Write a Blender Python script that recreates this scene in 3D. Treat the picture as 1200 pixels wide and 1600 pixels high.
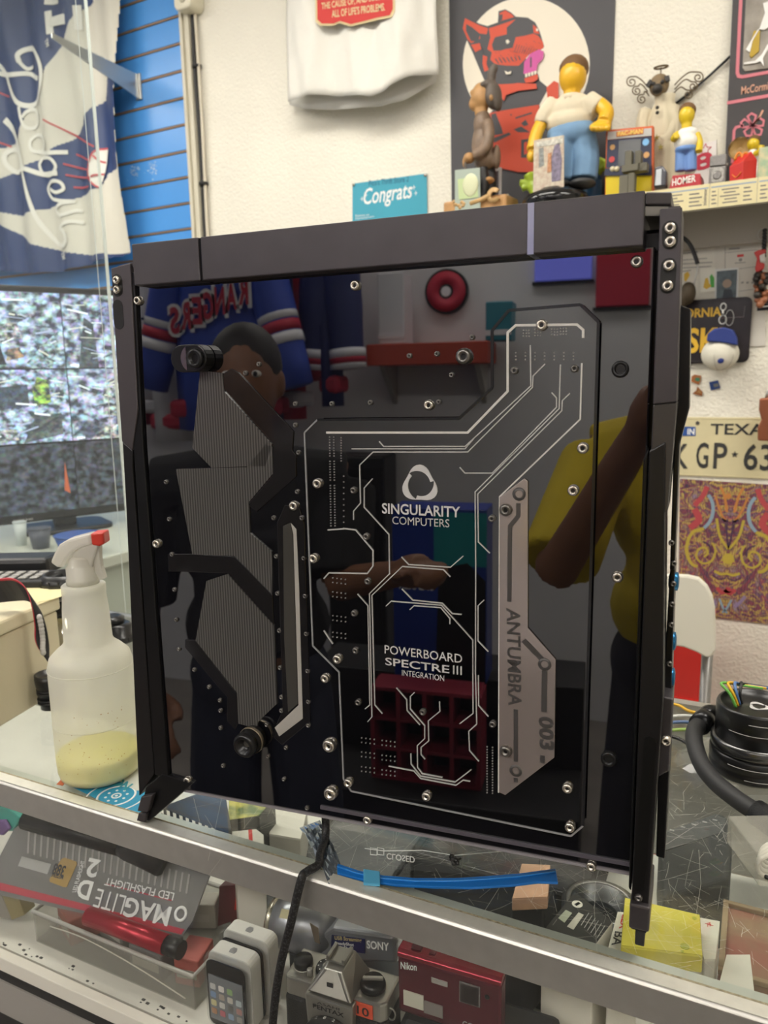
import bpy, bmesh, math, random
from mathutils import Vector, Matrix
random.seed(7)
for o in list(bpy.data.objects): bpy.data.objects.remove(o)
SC = bpy.context.scene
COL = SC.collection

# ---------------------------------------------------------------- camera, world, exposure
FOC = 1200.0                                    # focal length in pixels of the 1200x1600 frame
CAM = Vector((0.0, 0.0, 1.475))
RM = Matrix(((0.8759, 0.0668, -0.4778), (0.4820, -0.1630, 0.8609), (-0.0204, -0.9844, -0.1750)))   # columns: right, down, forward
cam_data = bpy.data.cameras.new('camera')
cam_data.sensor_fit = 'VERTICAL'; cam_data.sensor_height = 36.0; cam_data.lens = FOC / 1600.0 * 36.0
cam_data.clip_start = 0.02; cam_data.clip_end = 60
cam_data.dof.use_dof = True; cam_data.dof.focus_distance = 0.72; cam_data.dof.aperture_fstop = 9.0
cam = bpy.data.objects.new('camera', cam_data); COL.objects.link(cam)
cm = Matrix.Identity(4)
for i in range(3):
    cm[i][0] = RM[i][0]; cm[i][1] = -RM[i][1]; cm[i][2] = -RM[i][2]; cm[i][3] = CAM[i]
cam.matrix_world = cm
SC.camera = cam
world = bpy.data.worlds.new('world'); SC.world = world; world.use_nodes = True
world.node_tree.nodes['Background'].inputs[0].default_value = (0.9, 0.93, 1.0, 1)
world.node_tree.nodes['Background'].inputs[1].default_value = 0.25
SC.view_settings.view_transform = 'Standard'; SC.view_settings.look = 'None'
SC.view_settings.gamma = 1.0; SC.view_settings.use_curve_mapping = False
SC.view_settings.exposure = 0.72
LAMP_STRENGTH = 13.0                            # ceiling fluorescents, built further down

# ---------------------------------------------------------------- helpers
def sight(px, py): return RM @ Vector(((px - 600) / FOC, (py - 800) / FOC, 1.0))
def on_z(px, py, z=1.0):
    d = sight(px, py); return CAM + d * ((z - CAM.z) / d.z)
def on_y(px, py, y):
    d = sight(px, py); return CAM + d * ((y - CAM.y) / d.y)
def on_plane(px, py, p0, nrm):
    d = sight(px, py); return CAM + d * ((Vector(p0) - CAM).dot(nrm) / d.dot(nrm))

MATS = {}
def mat(name, col, rough=0.5, metal=0.0, spec=0.5, ior=None, trans=0.0, emit=0.0, alpha=1.0, coat=0.0,
        noise=0.0, nscale=40.0, bump=0.0, bscale=150.0, sss=0.0, col2=None):
    if name in MATS: return MATS[name]
    m = bpy.data.materials.new(name); m.use_nodes = True
    nt = m.node_tree; b = nt.nodes['Principled BSDF']
    c = (col[0], col[1], col[2], 1)
    b.inputs['Base Color'].default_value = c
    b.inputs['Roughness'].default_value = rough; b.inputs['Metallic'].default_value = metal
    b.inputs['Specular IOR Level'].default_value = spec
    if ior: b.inputs['IOR'].default_value = ior
    b.inputs['Transmission Weight'].default_value = trans
    b.inputs['Alpha'].default_value = alpha
    b.inputs['Coat Weight'].default_value = coat
    if sss: b.inputs['Subsurface Weight'].default_value = sss; b.inputs['Subsurface Radius'].default_value = (.02, .02, .02)
    if emit: b.inputs['Emission Color'].default_value = c; b.inputs['Emission Strength'].default_value = emit
    tc = None
    if noise or bump or col2:
        tc = nt.nodes.new('ShaderNodeTexCoord')
    if noise or col2:
        nz = nt.nodes.new('ShaderNodeTexNoise'); nz.inputs['Scale'].default_value = nscale; nz.inputs['Detail'].default_value = 6
        nt.links.new(tc.outputs['Object'], nz.inputs['Vector'])
        rp = nt.nodes.new('ShaderNodeValToRGB')
        if col2:
            rp.color_ramp.elements[0].position = .38; rp.color_ramp.elements[1].position = .62
            rp.color_ramp.elements[0].color = c; rp.color_ramp.elements[1].color = (*col2, 1)
        else:
            rp.color_ramp.elements[0].position = .3; rp.color_ramp.elements[1].position = .7
            rp.color_ramp.elements[0].color = tuple(max(0, x * (1 - noise)) for x in col) + (1,)
            rp.color_ramp.elements[1].color = tuple(min(1, x * (1 + noise)) for x in col) + (1,)
        nt.links.new(nz.outputs['Fac'], rp.inputs['Fac']); nt.links.new(rp.outputs['Color'], b.inputs['Base Color'])
    if bump:
        n2 = nt.nodes.new('ShaderNodeTexNoise'); n2.inputs['Scale'].default_value = bscale; n2.inputs['Detail'].default_value = 3
        nt.links.new(tc.outputs['Object'], n2.inputs['Vector'])
        bp = nt.nodes.new('ShaderNodeBump'); bp.inputs['Strength'].default_value = bump; bp.inputs['Distance'].default_value = .003
        nt.links.new(n2.outputs['Fac'], bp.inputs['Height']); nt.links.new(bp.outputs['Normal'], b.inputs['Normal'])
    MATS[name] = m
    return m

class MB:
    """collects simple solids into one mesh"""
    def __init__(s, M=None): s.v = []; s.f = []; s.sm = []; s.M = M
    def add(s, vs, fs, smooth=False):
        k = len(s.v)
        s.v += [tuple(s.M @ Vector(p)) if s.M else tuple(p) for p in vs]
        s.f += [tuple(i + k for i in f) for f in fs]; s.sm += [smooth] * len(fs); return s
    def box(s, x0, x1, y0, y1, z0, z1):
        return s.add([(x0,y0,z0),(x1,y0,z0),(x1,y1,z0),(x0,y1,z0),(x0,y0,z1),(x1,y0,z1),(x1,y1,z1),(x0,y1,z1)],
                     [(0,3,2,1),(4,5,6,7),(0,1,5,4),(1,2,6,5),(2,3,7,6),(3,0,4,7)])
    def prism(s, poly, a0, a1, axis='y'):
        """polygon extruded along an axis: y -> (x,z) points, z -> (x,y) points, x -> (y,z) points"""
        area = sum(poly[i][0]*poly[(i+1)%len(poly)][1] - poly[(i+1)%len(poly)][0]*poly[i][1] for i in range(len(poly)))
        P = list(poly) if area > 0 else list(reversed(poly))
        n = len(P)
        mk = {'y': lambda p, a: (p[0], a, p[1]), 'z': lambda p, a: (p[0], p[1], a), 'x': lambda p, a: (a, p[0], p[1])}[axis]
        lo, hi = min(a0, a1), max(a0, a1)
        vs = [mk(p, lo) for p in P] + [mk(p, hi) for p in P]
        if axis == 'y': fs = [tuple(range(n)), tuple(range(2*n-1, n-1, -1))] + [(i, n+i, n+(i+1)%n, (i+1)%n) for i in range(n)]
        else: fs = [tuple(range(n-1, -1, -1)), tuple(range(n, 2*n))] + [(i, (i+1)%n, n+(i+1)%n, n+i) for i in range(n)]
        return s.add(vs, fs)
    def lathe(s, prof, c=(0,0,0), n=24, axis='z', smooth=True, a0=0.0, a1=None):
        vs = []; fs = []; m = len(prof)
        full = a1 is None
        k = n if full else n + 1
        for j in range(k):
            a = 2*math.pi*j/n if full else a0 + (a1-a0)*j/n
            for r, h in prof:
                x, y = r*math.cos(a), r*math.sin(a)
                p = {'z': (x, y, h), 'y': (x, h, -y), 'x': (h, x, y)}[axis]
                vs.append((c[0]+p[0], c[1]+p[1], c[2]+p[2]))
        for j in range(n):
            jj = (j+1) % k
            for i in range(m-1):
                fs.append((j*m+i, jj*m+i, jj*m+i+1, j*m+i+1))
        s.add(vs, fs, smooth)
        if full and prof[0][0] > 1e-6 and abs(prof[0][0]-prof[-1][0]) < 1e-9 and max(p[0] for p in prof) > prof[0][0]+1e-9:      # a closed ring
            k0 = len(s.v) - len(vs)
            if prof[0] != prof[-1]:
                for j in range(n): jj = (j+1) % n; s.f.append((k0+j*m+m-1, k0+jj*m+m-1, k0+jj*m, k0+j*m)); s.sm.append(smooth)
        elif full:
            k0 = len(s.v) - len(vs)
            if prof[0][0] > 1e-6: s.f.append(tuple(k0 + j*m for j in range(n-1, -1, -1))); s.sm.append(False)
            if prof[-1][0] > 1e-6: s.f.append(tuple(k0 + j*m + m-1 for j in range(n))); s.sm.append(False)
        return s
    def cyl(s, c, r, h, n=20, axis='z', r2=None):
        return s.lathe([(r, 0), (r if r2 is None else r2, h)], c, n, axis)
    def ell(s, c, r, n=16, m=10):
        if not hasattr(r, '__len__'): r = (r, r, r)
        vs = []; fs = []
        for i in range(m+1):
            t = math.pi*i/m
            for j in range(n):
                a = 2*math.pi*j/n
                vs.append((c[0]+r[0]*math.sin(t)*math.cos(a), c[1]+r[1]*math.sin(t)*math.sin(a), c[2]-r[2]*math.cos(t)))
        for i in range(m):
            for j in range(n):
                fs.append((i*n+j, i*n+(j+1)%n, (i+1)*n+(j+1)%n, (i+1)*n+j))
        return s.add(vs, fs, True)
    def tube(s, pts, r, n=8, closed=False):
        pts = [Vector(p) for p in pts]; vs = []; fs = []; N = len(pts)
        rr = r if hasattr(r, '__len__') else [r]*N
        up = None
        for i, p in enumerate(pts):
            if closed: t = (pts[(i+1) % N] - pts[i-1])
            else: t = pts[min(i+1, N-1)] - pts[max(i-1, 0)]
            t.normalize()
            if up is None: up = Vector((0,0,1)) if abs(t.z) < .9 else Vector((1,0,0))
            a = t.cross(up)
            if a.length < 1e-6: a = t.cross(Vector((1,0,0)))
            a.normalize(); b = a.cross(t).normalized(); up = b
            for j in range(n):
                w = 2*math.pi*j/n
                vs.append(tuple(p + (a*math.cos(w) + b*math.sin(w))*rr[i]))
        for i in range(N if closed else N-1):
            ii = (i+1) % N
            for j in range(n): fs.append((i*n+j, i*n+(j+1)%n, ii*n+(j+1)%n, ii*n+j))
        if not closed:
            fs.append(tuple(range(n-1, -1, -1))); fs.append(tuple((N-1)*n+j for j in range(n)))
        return s.add(vs, fs, True)
    def stroke(s, pts, w, y0, y1):
        """mitred flat line in the x-z plane, y0..y1 deep"""
        P = [Vector((p[0], p[1])) for p in pts]; N = len(P); L = []; R = []
        for i in range(N):
            d0 = (P[i]-P[i-1]).normalized() if i else (P[1]-P[0]).normalized()
            d1 = (P[i+1]-P[i]).normalized() if i < N-1 else d0
            t = d0 + d1
            t = t.normalized() if t.length > 1e-6 else d0
            nn = Vector((-t.y, t.x)); k = max(.5, nn.dot(Vector((-d0.y, d0.x))))
            L.append(P[i]+nn*(w/2/k)); R.append(P[i]-nn*(w/2/k))
        vs = []
        for i in range(N):
            vs += [(L[i].x, y0, L[i].y), (R[i].x, y0, R[i].y), (L[i].x, y1, L[i].y), (R[i].x, y1, R[i].y)]
        fs = []
        for i in range(N-1):
            a, b = 4*i, 4*i+4
            fs += [(a, a+1, b+1, b), (a+3, a+2, b+2, b+3), (a+2, a, b, b+2), (a+1, a+3, b+3, b+1)]
        fs += [(0, 2, 3, 1), (4*N-4, 4*N-3, 4*N-1, 4*N-2)]
        return s.add(vs, fs)
    def build(s, name, m, parent=None, bevel=0.0, seg=2, loc=None, rot=None, kind=None, label=None, subsurf=0):
        me = bpy.data.meshes.new(name); me.from_pydata(s.v, [], s.f)
        me.polygons.foreach_set('use_smooth', s.sm)
        me.materials.append(m); me.update()
        o = bpy.data.objects.new(name, me); COL.objects.link(o)
        if parent is not None: o.parent = parent
        if loc is not None: o.location = loc
        if rot is not None: o.rotation_euler = rot
        if bevel:
            bv = o.modifiers.new('bevel', 'BEVEL'); bv.width = bevel; bv.segments = seg; bv.limit_method = 'ANGLE'; bv.angle_limit = math.radians(40)
        if subsurf:
            sb = o.modifiers.new('subsurf', 'SUBSURF'); sb.levels = subsurf; sb.render_levels = subsurf
        if kind: o['kind'] = kind
        if label: o['label'] = label
        return o

def tag(o, label, cat, group=None):
    o['label'] = label; o['category'] = cat
    if group: o['group'] = group
    return o
def thing(name, label, cat, loc=(0,0,0), rz=0.0, group=None, rot=None):
    o = bpy.data.objects.new(name, None); COL.objects.link(o); o.empty_display_size = .02
    o.location = loc; o.rotation_euler = rot if rot else (0, 0, rz)
    return tag(o, label, cat, group)
def struct(o): o['kind'] = 'structure'; return o

_TXT = {}
def text_mesh(body, bold=0.0, shear=0.0):
    key = (body, bold, shear)
    if key in _TXT: return _TXT[key]
    cu = bpy.data.curves.new('lettering', 'FONT'); cu.body = body; cu.shear = shear; cu.offset = bold; cu.resolution_u = 3
    cu.align_x = 'LEFT'
    o = bpy.data.objects.new('lettering', cu); COL.objects.link(o)
    bpy.context.view_layer.update()
    me = o.to_mesh()
    vs = [tuple(v.co) for v in me.vertices]; fs = [tuple(p.vertices) for p in me.polygons]
    o.to_mesh_clear(); bpy.data.objects.remove(o); bpy.data.curves.remove(cu)
    x0 = min(v[0] for v in vs); x1 = max(v[0] for v in vs); y0 = min(v[1] for v in vs); y1 = max(v[1] for v in vs)
    vs = [((v[0]-x0)/(x1-x0), (v[1]-y0)/max(1e-6, y1-y0)) for v in vs]
    _TXT[key] = (vs, fs); return vs, fs
def lettering(body, m, parent, O, U, V, bold=0.0, shear=0.0, name='lettering'):
    """flat lettering: lower-left corner O, U the full width vector, V the full height vector (parent's local space)"""
    vs, fs = text_mesh(body, bold, shear)
    O, U, V = Vector(O), Vector(U), Vector(V)
    b = MB(); b.add([tuple(O + U*x + V*y) for x, y in vs], fs)
    return b.build(name, m, parent)
def arc(cx, cz, r, a0, a1, n=12, r2=None):
    r2 = r2 or r
    return [(cx + r*math.cos(math.radians(a0+(a1-a0)*i/n)), cz + r2*math.sin(math.radians(a0+(a1-a0)*i/n))) for i in range(n+1)]
def rrect(x0, x1, z0, z1, r, n=4):
    return arc(x1-r, z1-r, r, 0, 90, n) + arc(x0+r, z1-r, r, 90, 180, n) + arc(x0+r, z0+r, r, 180, 270, n) + arc(x1-r, z0+r, r, 270, 360, n)
def smooth_path(pts, k=6, closed=False):
    """Catmull-Rom through the points"""
    P = [Vector(p) for p in pts]; out = []; N = len(P)
    rng = range(N if closed else N-1)
    for i in rng:
        p0 = P[i-1] if (i or closed) else P[0]; p1 = P[i]; p2 = P[(i+1) % N]
        p3 = P[(i+2) % N] if (closed or i+2 < N) else P[N-1]
        for j in range(k):
            t = j/k
            out.append(.5*((2*p1) + (p2-p0)*t + (2*p0-5*p1+4*p2-p3)*t*t + (3*p1-p0-3*p2+p3)*t**3))
    if not closed: out.append(P[-1])
    return out

# ---------------------------------------------------------------- the room
WALL_Y = 2.05
def wall_mat(name, col, bump=.5, scale=140):
    return mat(name, col, .75, noise=.03, nscale=4, bump=bump, bscale=scale)
M_WALL = wall_mat('painted_plaster', (.80, .765, .66), 1.0, 150)
M_FLOOR = mat('floor_vinyl', (.22, .20, .18), .45, noise=.15, nscale=8)
M_CEIL = mat('ceiling_paint', (.85, .83, .78), .9)
struct(MB().box(-4, 3, -3.2, 2.2, -.1, 0).build('floor', M_FLOOR))
struct(MB().box(-4, 3, -3.2, 2.2, 2.95, 3.05).build('ceiling', M_CEIL))
struct(MB().box(-4, 3, WALL_Y, WALL_Y+.1, 0, 2.95).build('wall_back', M_WALL))
M_WALL2 = wall_mat('far_wall_paint', (.42, .42, .45), .2, 60)
struct(MB().box(-4.1, -4, -3.2, 2.15, 0, 2.95).build('wall_left', M_WALL2))
struct(MB().box(3, 3.1, -3.2, 2.15, 0, 2.95).build('wall_right', M_WALL))
struct(MB().box(-4, 3, -3.3, -3.2, 0, 2.95).build('wall_front', M_WALL2))
struct(MB().box(-1.8, 2.95, WALL_Y-.015, WALL_Y, 0, .1).build('baseboard_back', mat('baseboard_paint', (.55, .52, .45), .5)))
# fluorescent troffers
M_LAMP = mat('lamp_diffuser', (1.0, .95, .86), .5, emit=LAMP_STRENGTH)
M_LAMPFR = mat('lamp_frame', (.8, .8, .8), .4)
for i, (x, y, w) in enumerate([(-2.6, .9, 'above the blue slat wall'), (-1.0, 1.0, 'above the glass counter'), (.8, .9, 'above the wall shelf'),
                               (-2.6, -1.4, 'above the hanging jerseys'), (-.7, -1.5, 'behind the photographer'), (1.2, -1.4, 'in the far corner of the shop')]):
    t = thing('ceiling_light', 'white fluorescent ceiling light ' + w, 'ceiling light', (x, y, 2.95), group='fluorescent ceiling lights')
    MB().box(-.66, .66, -.19, .19, -.05, 0).build('lamp_housing', M_LAMPFR, t)
    MB().box(-.6, .6, -.15, .15, -.058, -.0505).build('diffuser', M_LAMP, t)
# ---------------------------------------------------------------- glass materials
def glass_mat(name, tint=(.93, .96, .94), ior=1.45, rough=.0, haze=0.0, haze_col=(.8, .85, .82)):
    if name in MATS: return MATS[name]
    m = bpy.data.materials.new(name); m.use_nodes = True; nt = m.node_tree; N = nt.nodes; L = nt.links
    N.remove(N['Principled BSDF']); out = N['Material Output']
    tr = N.new('ShaderNodeBsdfTransparent'); tr.inputs[0].default_value = (*tint, 1)
    gl = N.new('ShaderNodeBsdfGlossy'); gl.inputs['Roughness'].default_value = rough
    fr = N.new('ShaderNodeFresnel'); ge = N.new('ShaderNodeNewGeometry')
    mr = N.new('ShaderNodeMapRange'); mr.inputs[3].default_value = ior; mr.inputs[4].default_value = 1/ior     # same index from inside the pane
    L.new(ge.outputs['Backfacing'], mr.inputs[0]); L.new(mr.outputs[0], fr.inputs[0])
    mx = N.new('ShaderNodeMixShader'); L.new(fr.outputs[0], mx.inputs[0]); L.new(tr.outputs[0], mx.inputs[1]); L.new(gl.outputs[0], mx.inputs[2])
    last = mx
    if haze:
        df = N.new('ShaderNodeBsdfDiffuse'); df.inputs[0].default_value = (*haze_col, 1)
        m2 = N.new('ShaderNodeMixShader'); m2.inputs[0].default_value = haze
        L.new(last.outputs[0], m2.inputs[1]); L.new(df.outputs[0], m2.inputs[2]); last = m2
    L.new(last.outputs[0], out.inputs[0]); MATS[name] = m; return m
G_TOP = glass_mat('counter_glass', (.965, .98, .97), 1.4, .01, .015, (.8, .82, .76))
G_FRONT = glass_mat('front_glass', (.985, .99, .985), 1.25, .0, .007, (.75, .76, .72))
G_CLEAR = glass_mat('clear_acrylic', (.95, .97, .96), 1.4, .0, .022, (.80, .86, .83))
G_EDGE = mat('acrylic_edge', (.78, .86, .82), .25, alpha=.75)

# ---------------------------------------------------------------- glass counter
KA = math.radians(2.7); KO = Vector((-.535, .5367, 0))
counter = thing('glass_counter', 'glass display counter with aluminium front rail and white inner deck', 'counter', KO, KA)
KM = Matrix.Translation(KO) @ Matrix.Rotation(KA, 4, 'Z'); KI = KM.inverted()
def kloc(p): return KI @ Vector(p)
M_ALU = mat('brushed_aluminium', (.62, .61, .58), .38, .85, noise=.04, nscale=60)
M_ALU_T = mat('aluminium_top', (.80, .79, .72), .42, .55, noise=.05, nscale=90)
M_DECK = mat('white_laminate', (.72, .70, .64), .35, noise=.03, nscale=20)
M_TRACK = mat('white_track', (.86, .83, .74), .4)
M_BLACK = mat('black_plastic', (.012, .012, .013), .35)
M_BLK_SOFT = mat('black_rubber', (.02, .02, .021), .6)
M_DIRT = mat('dirty_sealant', (.33, .29, .19), .9, noise=.45, nscale=260, bump=.6, bscale=400)
M_GREYFR = mat('grey_frame', (.45, .43, .40), .45, .3)
XA, XB = -1.35, 1.3
rail = MB().prism([(0, .967), (.012, .967), (.0155, .97), (.0155, 1.0), (.0025, 1.0005), (0, .998)], XA, XB, 'x').build('front_rail', M_ALU, counter, .001)
MB().box(XA, XB, .0025, .0155, 1.0005, 1.0012).build('rail_cap', M_ALU_T, counter)
MB().box(XA, XB, .0156, .0200, .990, .9995).build('sealant_joint', M_DIRT, counter)
MB().box(XA, XB, .0201, .046, .976, .9858).build('glass_ledge', mat('ledge_aluminium', (.60, .62, .56), .5, .3), counter)
MB().box(XA, XB, .0201, .560, .9905, .9985).build('top_glass', G_TOP, counter)
MB().box(XA, XB, .560, .576, .97, 1.0).build('back_rail', M_ALU, counter)
MB().box(XA, XB, .0045, .0095, .757, .9665).build('front_glass', G_FRONT, counter)
MB().box(XA, XB, -.008, .0044, .736, .756).build('lower_track', M_TRACK, counter, .001)
MB().box(XA, XB, -.004, .0044, .718, .7358).build('track_gasket', M_BLACK, counter)
MB().box(XA, XB, -.006, .0044, .668, .7178).build('lower_rail', M_GREYFR, counter)
MB().box(XA, XB, -.003, .0044, .640, .6678).build('base_gasket', M_BLACK, counter)
MB().box(XA, XB, .0096, .56, .735, .752).build('deck', M_DECK, counter)
MB().box(XA, XB, .006, .56, .06, .7349).build('counter_body', mat('counter_laminate', (.30, .28, .26), .5), counter)
MB().box(XA, XB, .05, .52, 0, .0599).build('toe_kick', M_BLACK, counter)
MB().box(XA, XB, .562, .572, .752, .969).build('back_door', mat('back_door_panel', (.55, .53, .48), .4), counter)
scr = MB()
for i in range(2600):                              # scratches worn into the glass, densest on the right
    if i % 3: cx, cy = random.uniform(.10, .85), random.uniform(.05, .50)
    else: cx, cy = random.uniform(-1.0, .5), random.uniform(.03, .3)
    a = random.choice((.3, -.5, 1.2, 2.0, .8)) + random.gauss(0, .35); ln = random.expovariate(1/.016)+.004; w = random.uniform(.00003, .00009)
    if i % 9 == 0: ln *= 2.5
    dx, dy = math.cos(a)*ln/2, math.sin(a)*ln/2; nx_, ny_ = -math.sin(a)*w, math.cos(a)*w; bx = random.gauss(0, .015)*ln
    scr.add([(cx-dx-nx_, cy-dy-ny_, .9987), (cx-nx_-bx, cy-ny_+bx, .9987), (cx+dx-nx_, cy+dy-ny_, .9987), (cx+dx+nx_, cy+dy+ny_, .9987), (cx+nx_-bx, cy+ny_+bx, .9987), (cx-dx+nx_, cy-dy+ny_, .9987)], [(0, 1, 4, 5), (1, 2, 3, 4)])
scr.build('glass_scratches', mat('scratch_white', (.75, .74, .66), .6), counter, kind='stuff')
# a few chips and crumbs along the white deck
dm = MB()
for i in range(40):
    x = random.uniform(-.42, .25); y = random.uniform(.012, .024); r = random.uniform(.0005, .0014)
    dm.box(x-r*1.6, x+r*1.6, y-r, y+r, .7521, .7524+r*.3)
dm.build('crumbs', M_BLK_SOFT, counter, kind='stuff')

# ---------------------------------------------------------------- the computer case
CA = math.radians(6.42); CO = Vector((-.6113, .5411, 1.0012))
CD = Vector((math.cos(CA), math.sin(CA), 0)); CN = Vector((math.sin(CA), -math.cos(CA), 0))
def cs(px, py, y=0.0):
    """pixel -> (u, v) in metres on the case's front plane, y behind it"""
    p0 = CO - CN*y
    q = on_plane(px, py, p0, CN) - CO
    return (q.dot(CD), q.z)
def csl(pts, y=0.0): return [cs(p[0], p[1], y) for p in pts]
case = thing('computer_case', 'large black open-frame computer case with glossy front plate and silver circuit lines', 'computer case', CO, CA)
def gloss(name, col, rough=.06, ior=1.75, metal=0.0, **k): return mat(name, col, rough, metal, .5, ior=ior, **k)
M_PANEL = gloss('smoked_acrylic', (.004, .004, .006), .012, 2.25)
M_PLATE = gloss('smoked_acrylic_plate', (.003, .003, .004), .008, 2.25)
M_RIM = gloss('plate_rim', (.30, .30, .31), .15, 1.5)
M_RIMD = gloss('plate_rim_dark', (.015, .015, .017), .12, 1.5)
M_BAR = mat('anodised_charcoal', (.082, .074, .080), .38, .55, noise=.08, nscale=25)
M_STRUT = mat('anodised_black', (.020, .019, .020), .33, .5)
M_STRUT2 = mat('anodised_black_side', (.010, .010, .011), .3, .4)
M_SCREW = mat('steel_screw', (.62, .58, .52), .25, .95)
M_SCREWD = mat('dim_steel_screw', (.20, .19, .18), .3, .9)
M_TRACE = mat('silver_print', (.50, .49, .48), .35)
M_TRACEB = mat('silver_print_bright', (.66, .64, .61), .3)
M_INK = mat('silver_ink', (.60, .59, .59), .4)
def fin_mat():
    m = gloss('milled_fins', (.12, .118, .115), .18, 1.6)
    nt = m.node_tree; b = nt.nodes['Principled BSDF']
    tc = nt.nodes.new('ShaderNodeTexCoord'); wv = nt.nodes.new('ShaderNodeTexWave'); wv.inputs['Scale'].default_value = 110; wv.inputs['Distortion'].default_value = .4
    nt.links.new(tc.outputs['Object'], wv.inputs[0])
    rp = nt.nodes.new('ShaderNodeValToRGB'); rp.color_ramp.elements[0].color = (.045, .044, .043, 1); rp.color_ramp.elements[1].color = (.115, .11, .105, 1)
    nt.links.new(wv.outputs['Fac'], rp.inputs[0]); nt.links.new(rp.outputs[0], b.inputs['Base Color'])
    return m
M_FIN = fin_mat()
M_CHAN = gloss('channel_floor', (.014, .013, .014), .08, 1.6)
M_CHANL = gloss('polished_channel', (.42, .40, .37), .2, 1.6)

# chassis and front plate
PAN = csl([(207, 436), (1024, 384), (986, 1366), (264, 1231)])
u0, u1 = .043, .506
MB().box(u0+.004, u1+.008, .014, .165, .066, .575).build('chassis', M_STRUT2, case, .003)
MB().prism(PAN, .002, .010, 'y').build('front_plate', M_PANEL, case, .0015)
b0, b1 = PAN[3], PAN[2]
MB().prism([(b0[0], b0[1]), (b1[0], b1[1]), (b1[0], b1[1]-.0022), (b0[0], b0[1]-.0022)], .001, .010).build('plate_lower_edge', mat('clear_plate_edge', (.28, .26, .28), .2), case)
e0, e1 = cs(560, 1270, 0), cs(985, 1350, 0)
MB().stroke([cs(500, 1262), cs(985, 1352)], .0035, .0004, .0019).build('plate_edge_line', mat('edge_sheen', (.10, .09, .11), .2), case)  # reflection of the lower edge, painted as a purple-grey stroke
# milled water channels on the left
FIN_TOP = [(312, 578), (346, 583), (350, 612), (424, 694), (414, 728), (330, 731), (300, 700)]
FIN_A = [(274, 733), (385, 730), (414, 695), (425, 698), (425, 741), (388, 785), (390, 833), (424, 862), (424, 928), (366, 869), (300, 866)]
FIN_B = [(427, 978), (432, 1100), (403, 1128), (401, 1139), (372, 1131), (370, 1083), (305, 1001), (322, 908), (355, 897)]
for pl in (FIN_TOP, FIN_A, FIN_B):
    MB().prism(csl(pl), .0005, .0019).build('fin_field', M_FIN, case)
for pl in ([(348, 584), (360, 576), (372, 582), (458, 674), (456, 704), (462, 712), (462, 745), (400, 800), (388, 790), (388, 787), (426, 742), (426, 694), (412, 676), (348, 607)],
           [(262, 866), (300, 866), (366, 870), (425, 930), (427, 976), (355, 896), (262, 893)],
           [(288, 1000), (304, 1001), (369, 1084), (371, 1131), (366, 1140), (354, 1128), (354, 1090), (288, 1012)],
           [(432, 817), (444, 790), (466, 790), (475, 820), (484, 1128), (440, 1165), (424, 1150), (441, 1108)]):
    MB().prism(csl(pl), .0008, .0019).build('water_channel', M_CHAN, case, .0004)
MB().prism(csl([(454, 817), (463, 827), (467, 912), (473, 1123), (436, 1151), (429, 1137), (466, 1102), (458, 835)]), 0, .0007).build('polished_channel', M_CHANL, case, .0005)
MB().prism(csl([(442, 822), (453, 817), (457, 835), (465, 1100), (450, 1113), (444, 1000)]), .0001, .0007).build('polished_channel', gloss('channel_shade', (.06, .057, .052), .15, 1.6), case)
# raised distribution plate
PLATE = [(476, 676), (496, 656), (717, 654), (769, 606), (769, 516), (795, 485), (907, 476), (935, 503), (911, 1290), (892, 1306), (549, 1236), (537, 1217), (530, 1050), (489, 1009)]
MB().prism(csl(PLATE, -.004), -.004, .0018).build('distribution_plate', M_PLATE, case, .0007)
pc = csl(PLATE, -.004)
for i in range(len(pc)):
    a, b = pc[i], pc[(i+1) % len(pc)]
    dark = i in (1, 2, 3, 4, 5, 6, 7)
    MB().stroke([a, b], .0022 if dark else .0014, -.0048, -.0041).build('plate_rim', M_RIMD if dark else M_RIM, case)  # edge highlights painted as bright strokes, the other edges left dark
def offset_pts(pts, k):
    c = Vector((sum(p[0] for p in pts)/len(pts), sum(p[1] for p in pts)/len(pts)))
    return pts
PY = -.0044                                        # front face of the raised plate
def trace(pts, w=.00085, m=None, name='circuit_trace'):
    return MB().stroke(csl(pts, PY), w, PY-.0006, PY+.0003).build(name, m or M_TRACE, case)
def z7(pts): return [(460+p[0]/2.4, 480+p[1]/2.4) for p in pts]
def z8(pts): return [(540+p[0]/4.0, 860+p[1]/4.0) for p in pts]
trace(z7([(120,470),(650,470),(800,315),(800,95),(830,68),(1060,65),(1083,85),(1083,115)]), .0018, M_TRACEB, 'border_trace')
trace(z7([(1078,210),(1072,420),(770,710)]) + [(779, 1238)], .0011, M_TRACEB, 'border_trace')
for pts in ([(885,142),(887,295),(640,522),(335,522),(318,503)], [(940,213),(895,258),(893,300),(650,543),(295,543),(245,592),(248,735),(222,765),(222,797)],
            [(215,531),(640,531),(672,494)], [(965,320),(983,340),(983,375),(742,622),(640,622),(620,600)], [(1033,323),(1005,350),(1003,388),(688,700),(690,880),(733,922)]):
    trace(z7(pts))
trace(z7([(998,215),(993,380),(678,692),(680,960)]) + z8([(812,760),(820,1085),(770,1130),(775,1250),(833,1318)]))
trace(z7([(293,643),(262,678),(262,750),(355,852),(357,1000)]) + z8([(270,150),(150,270),(165,1040),(138,1070)]))
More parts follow.
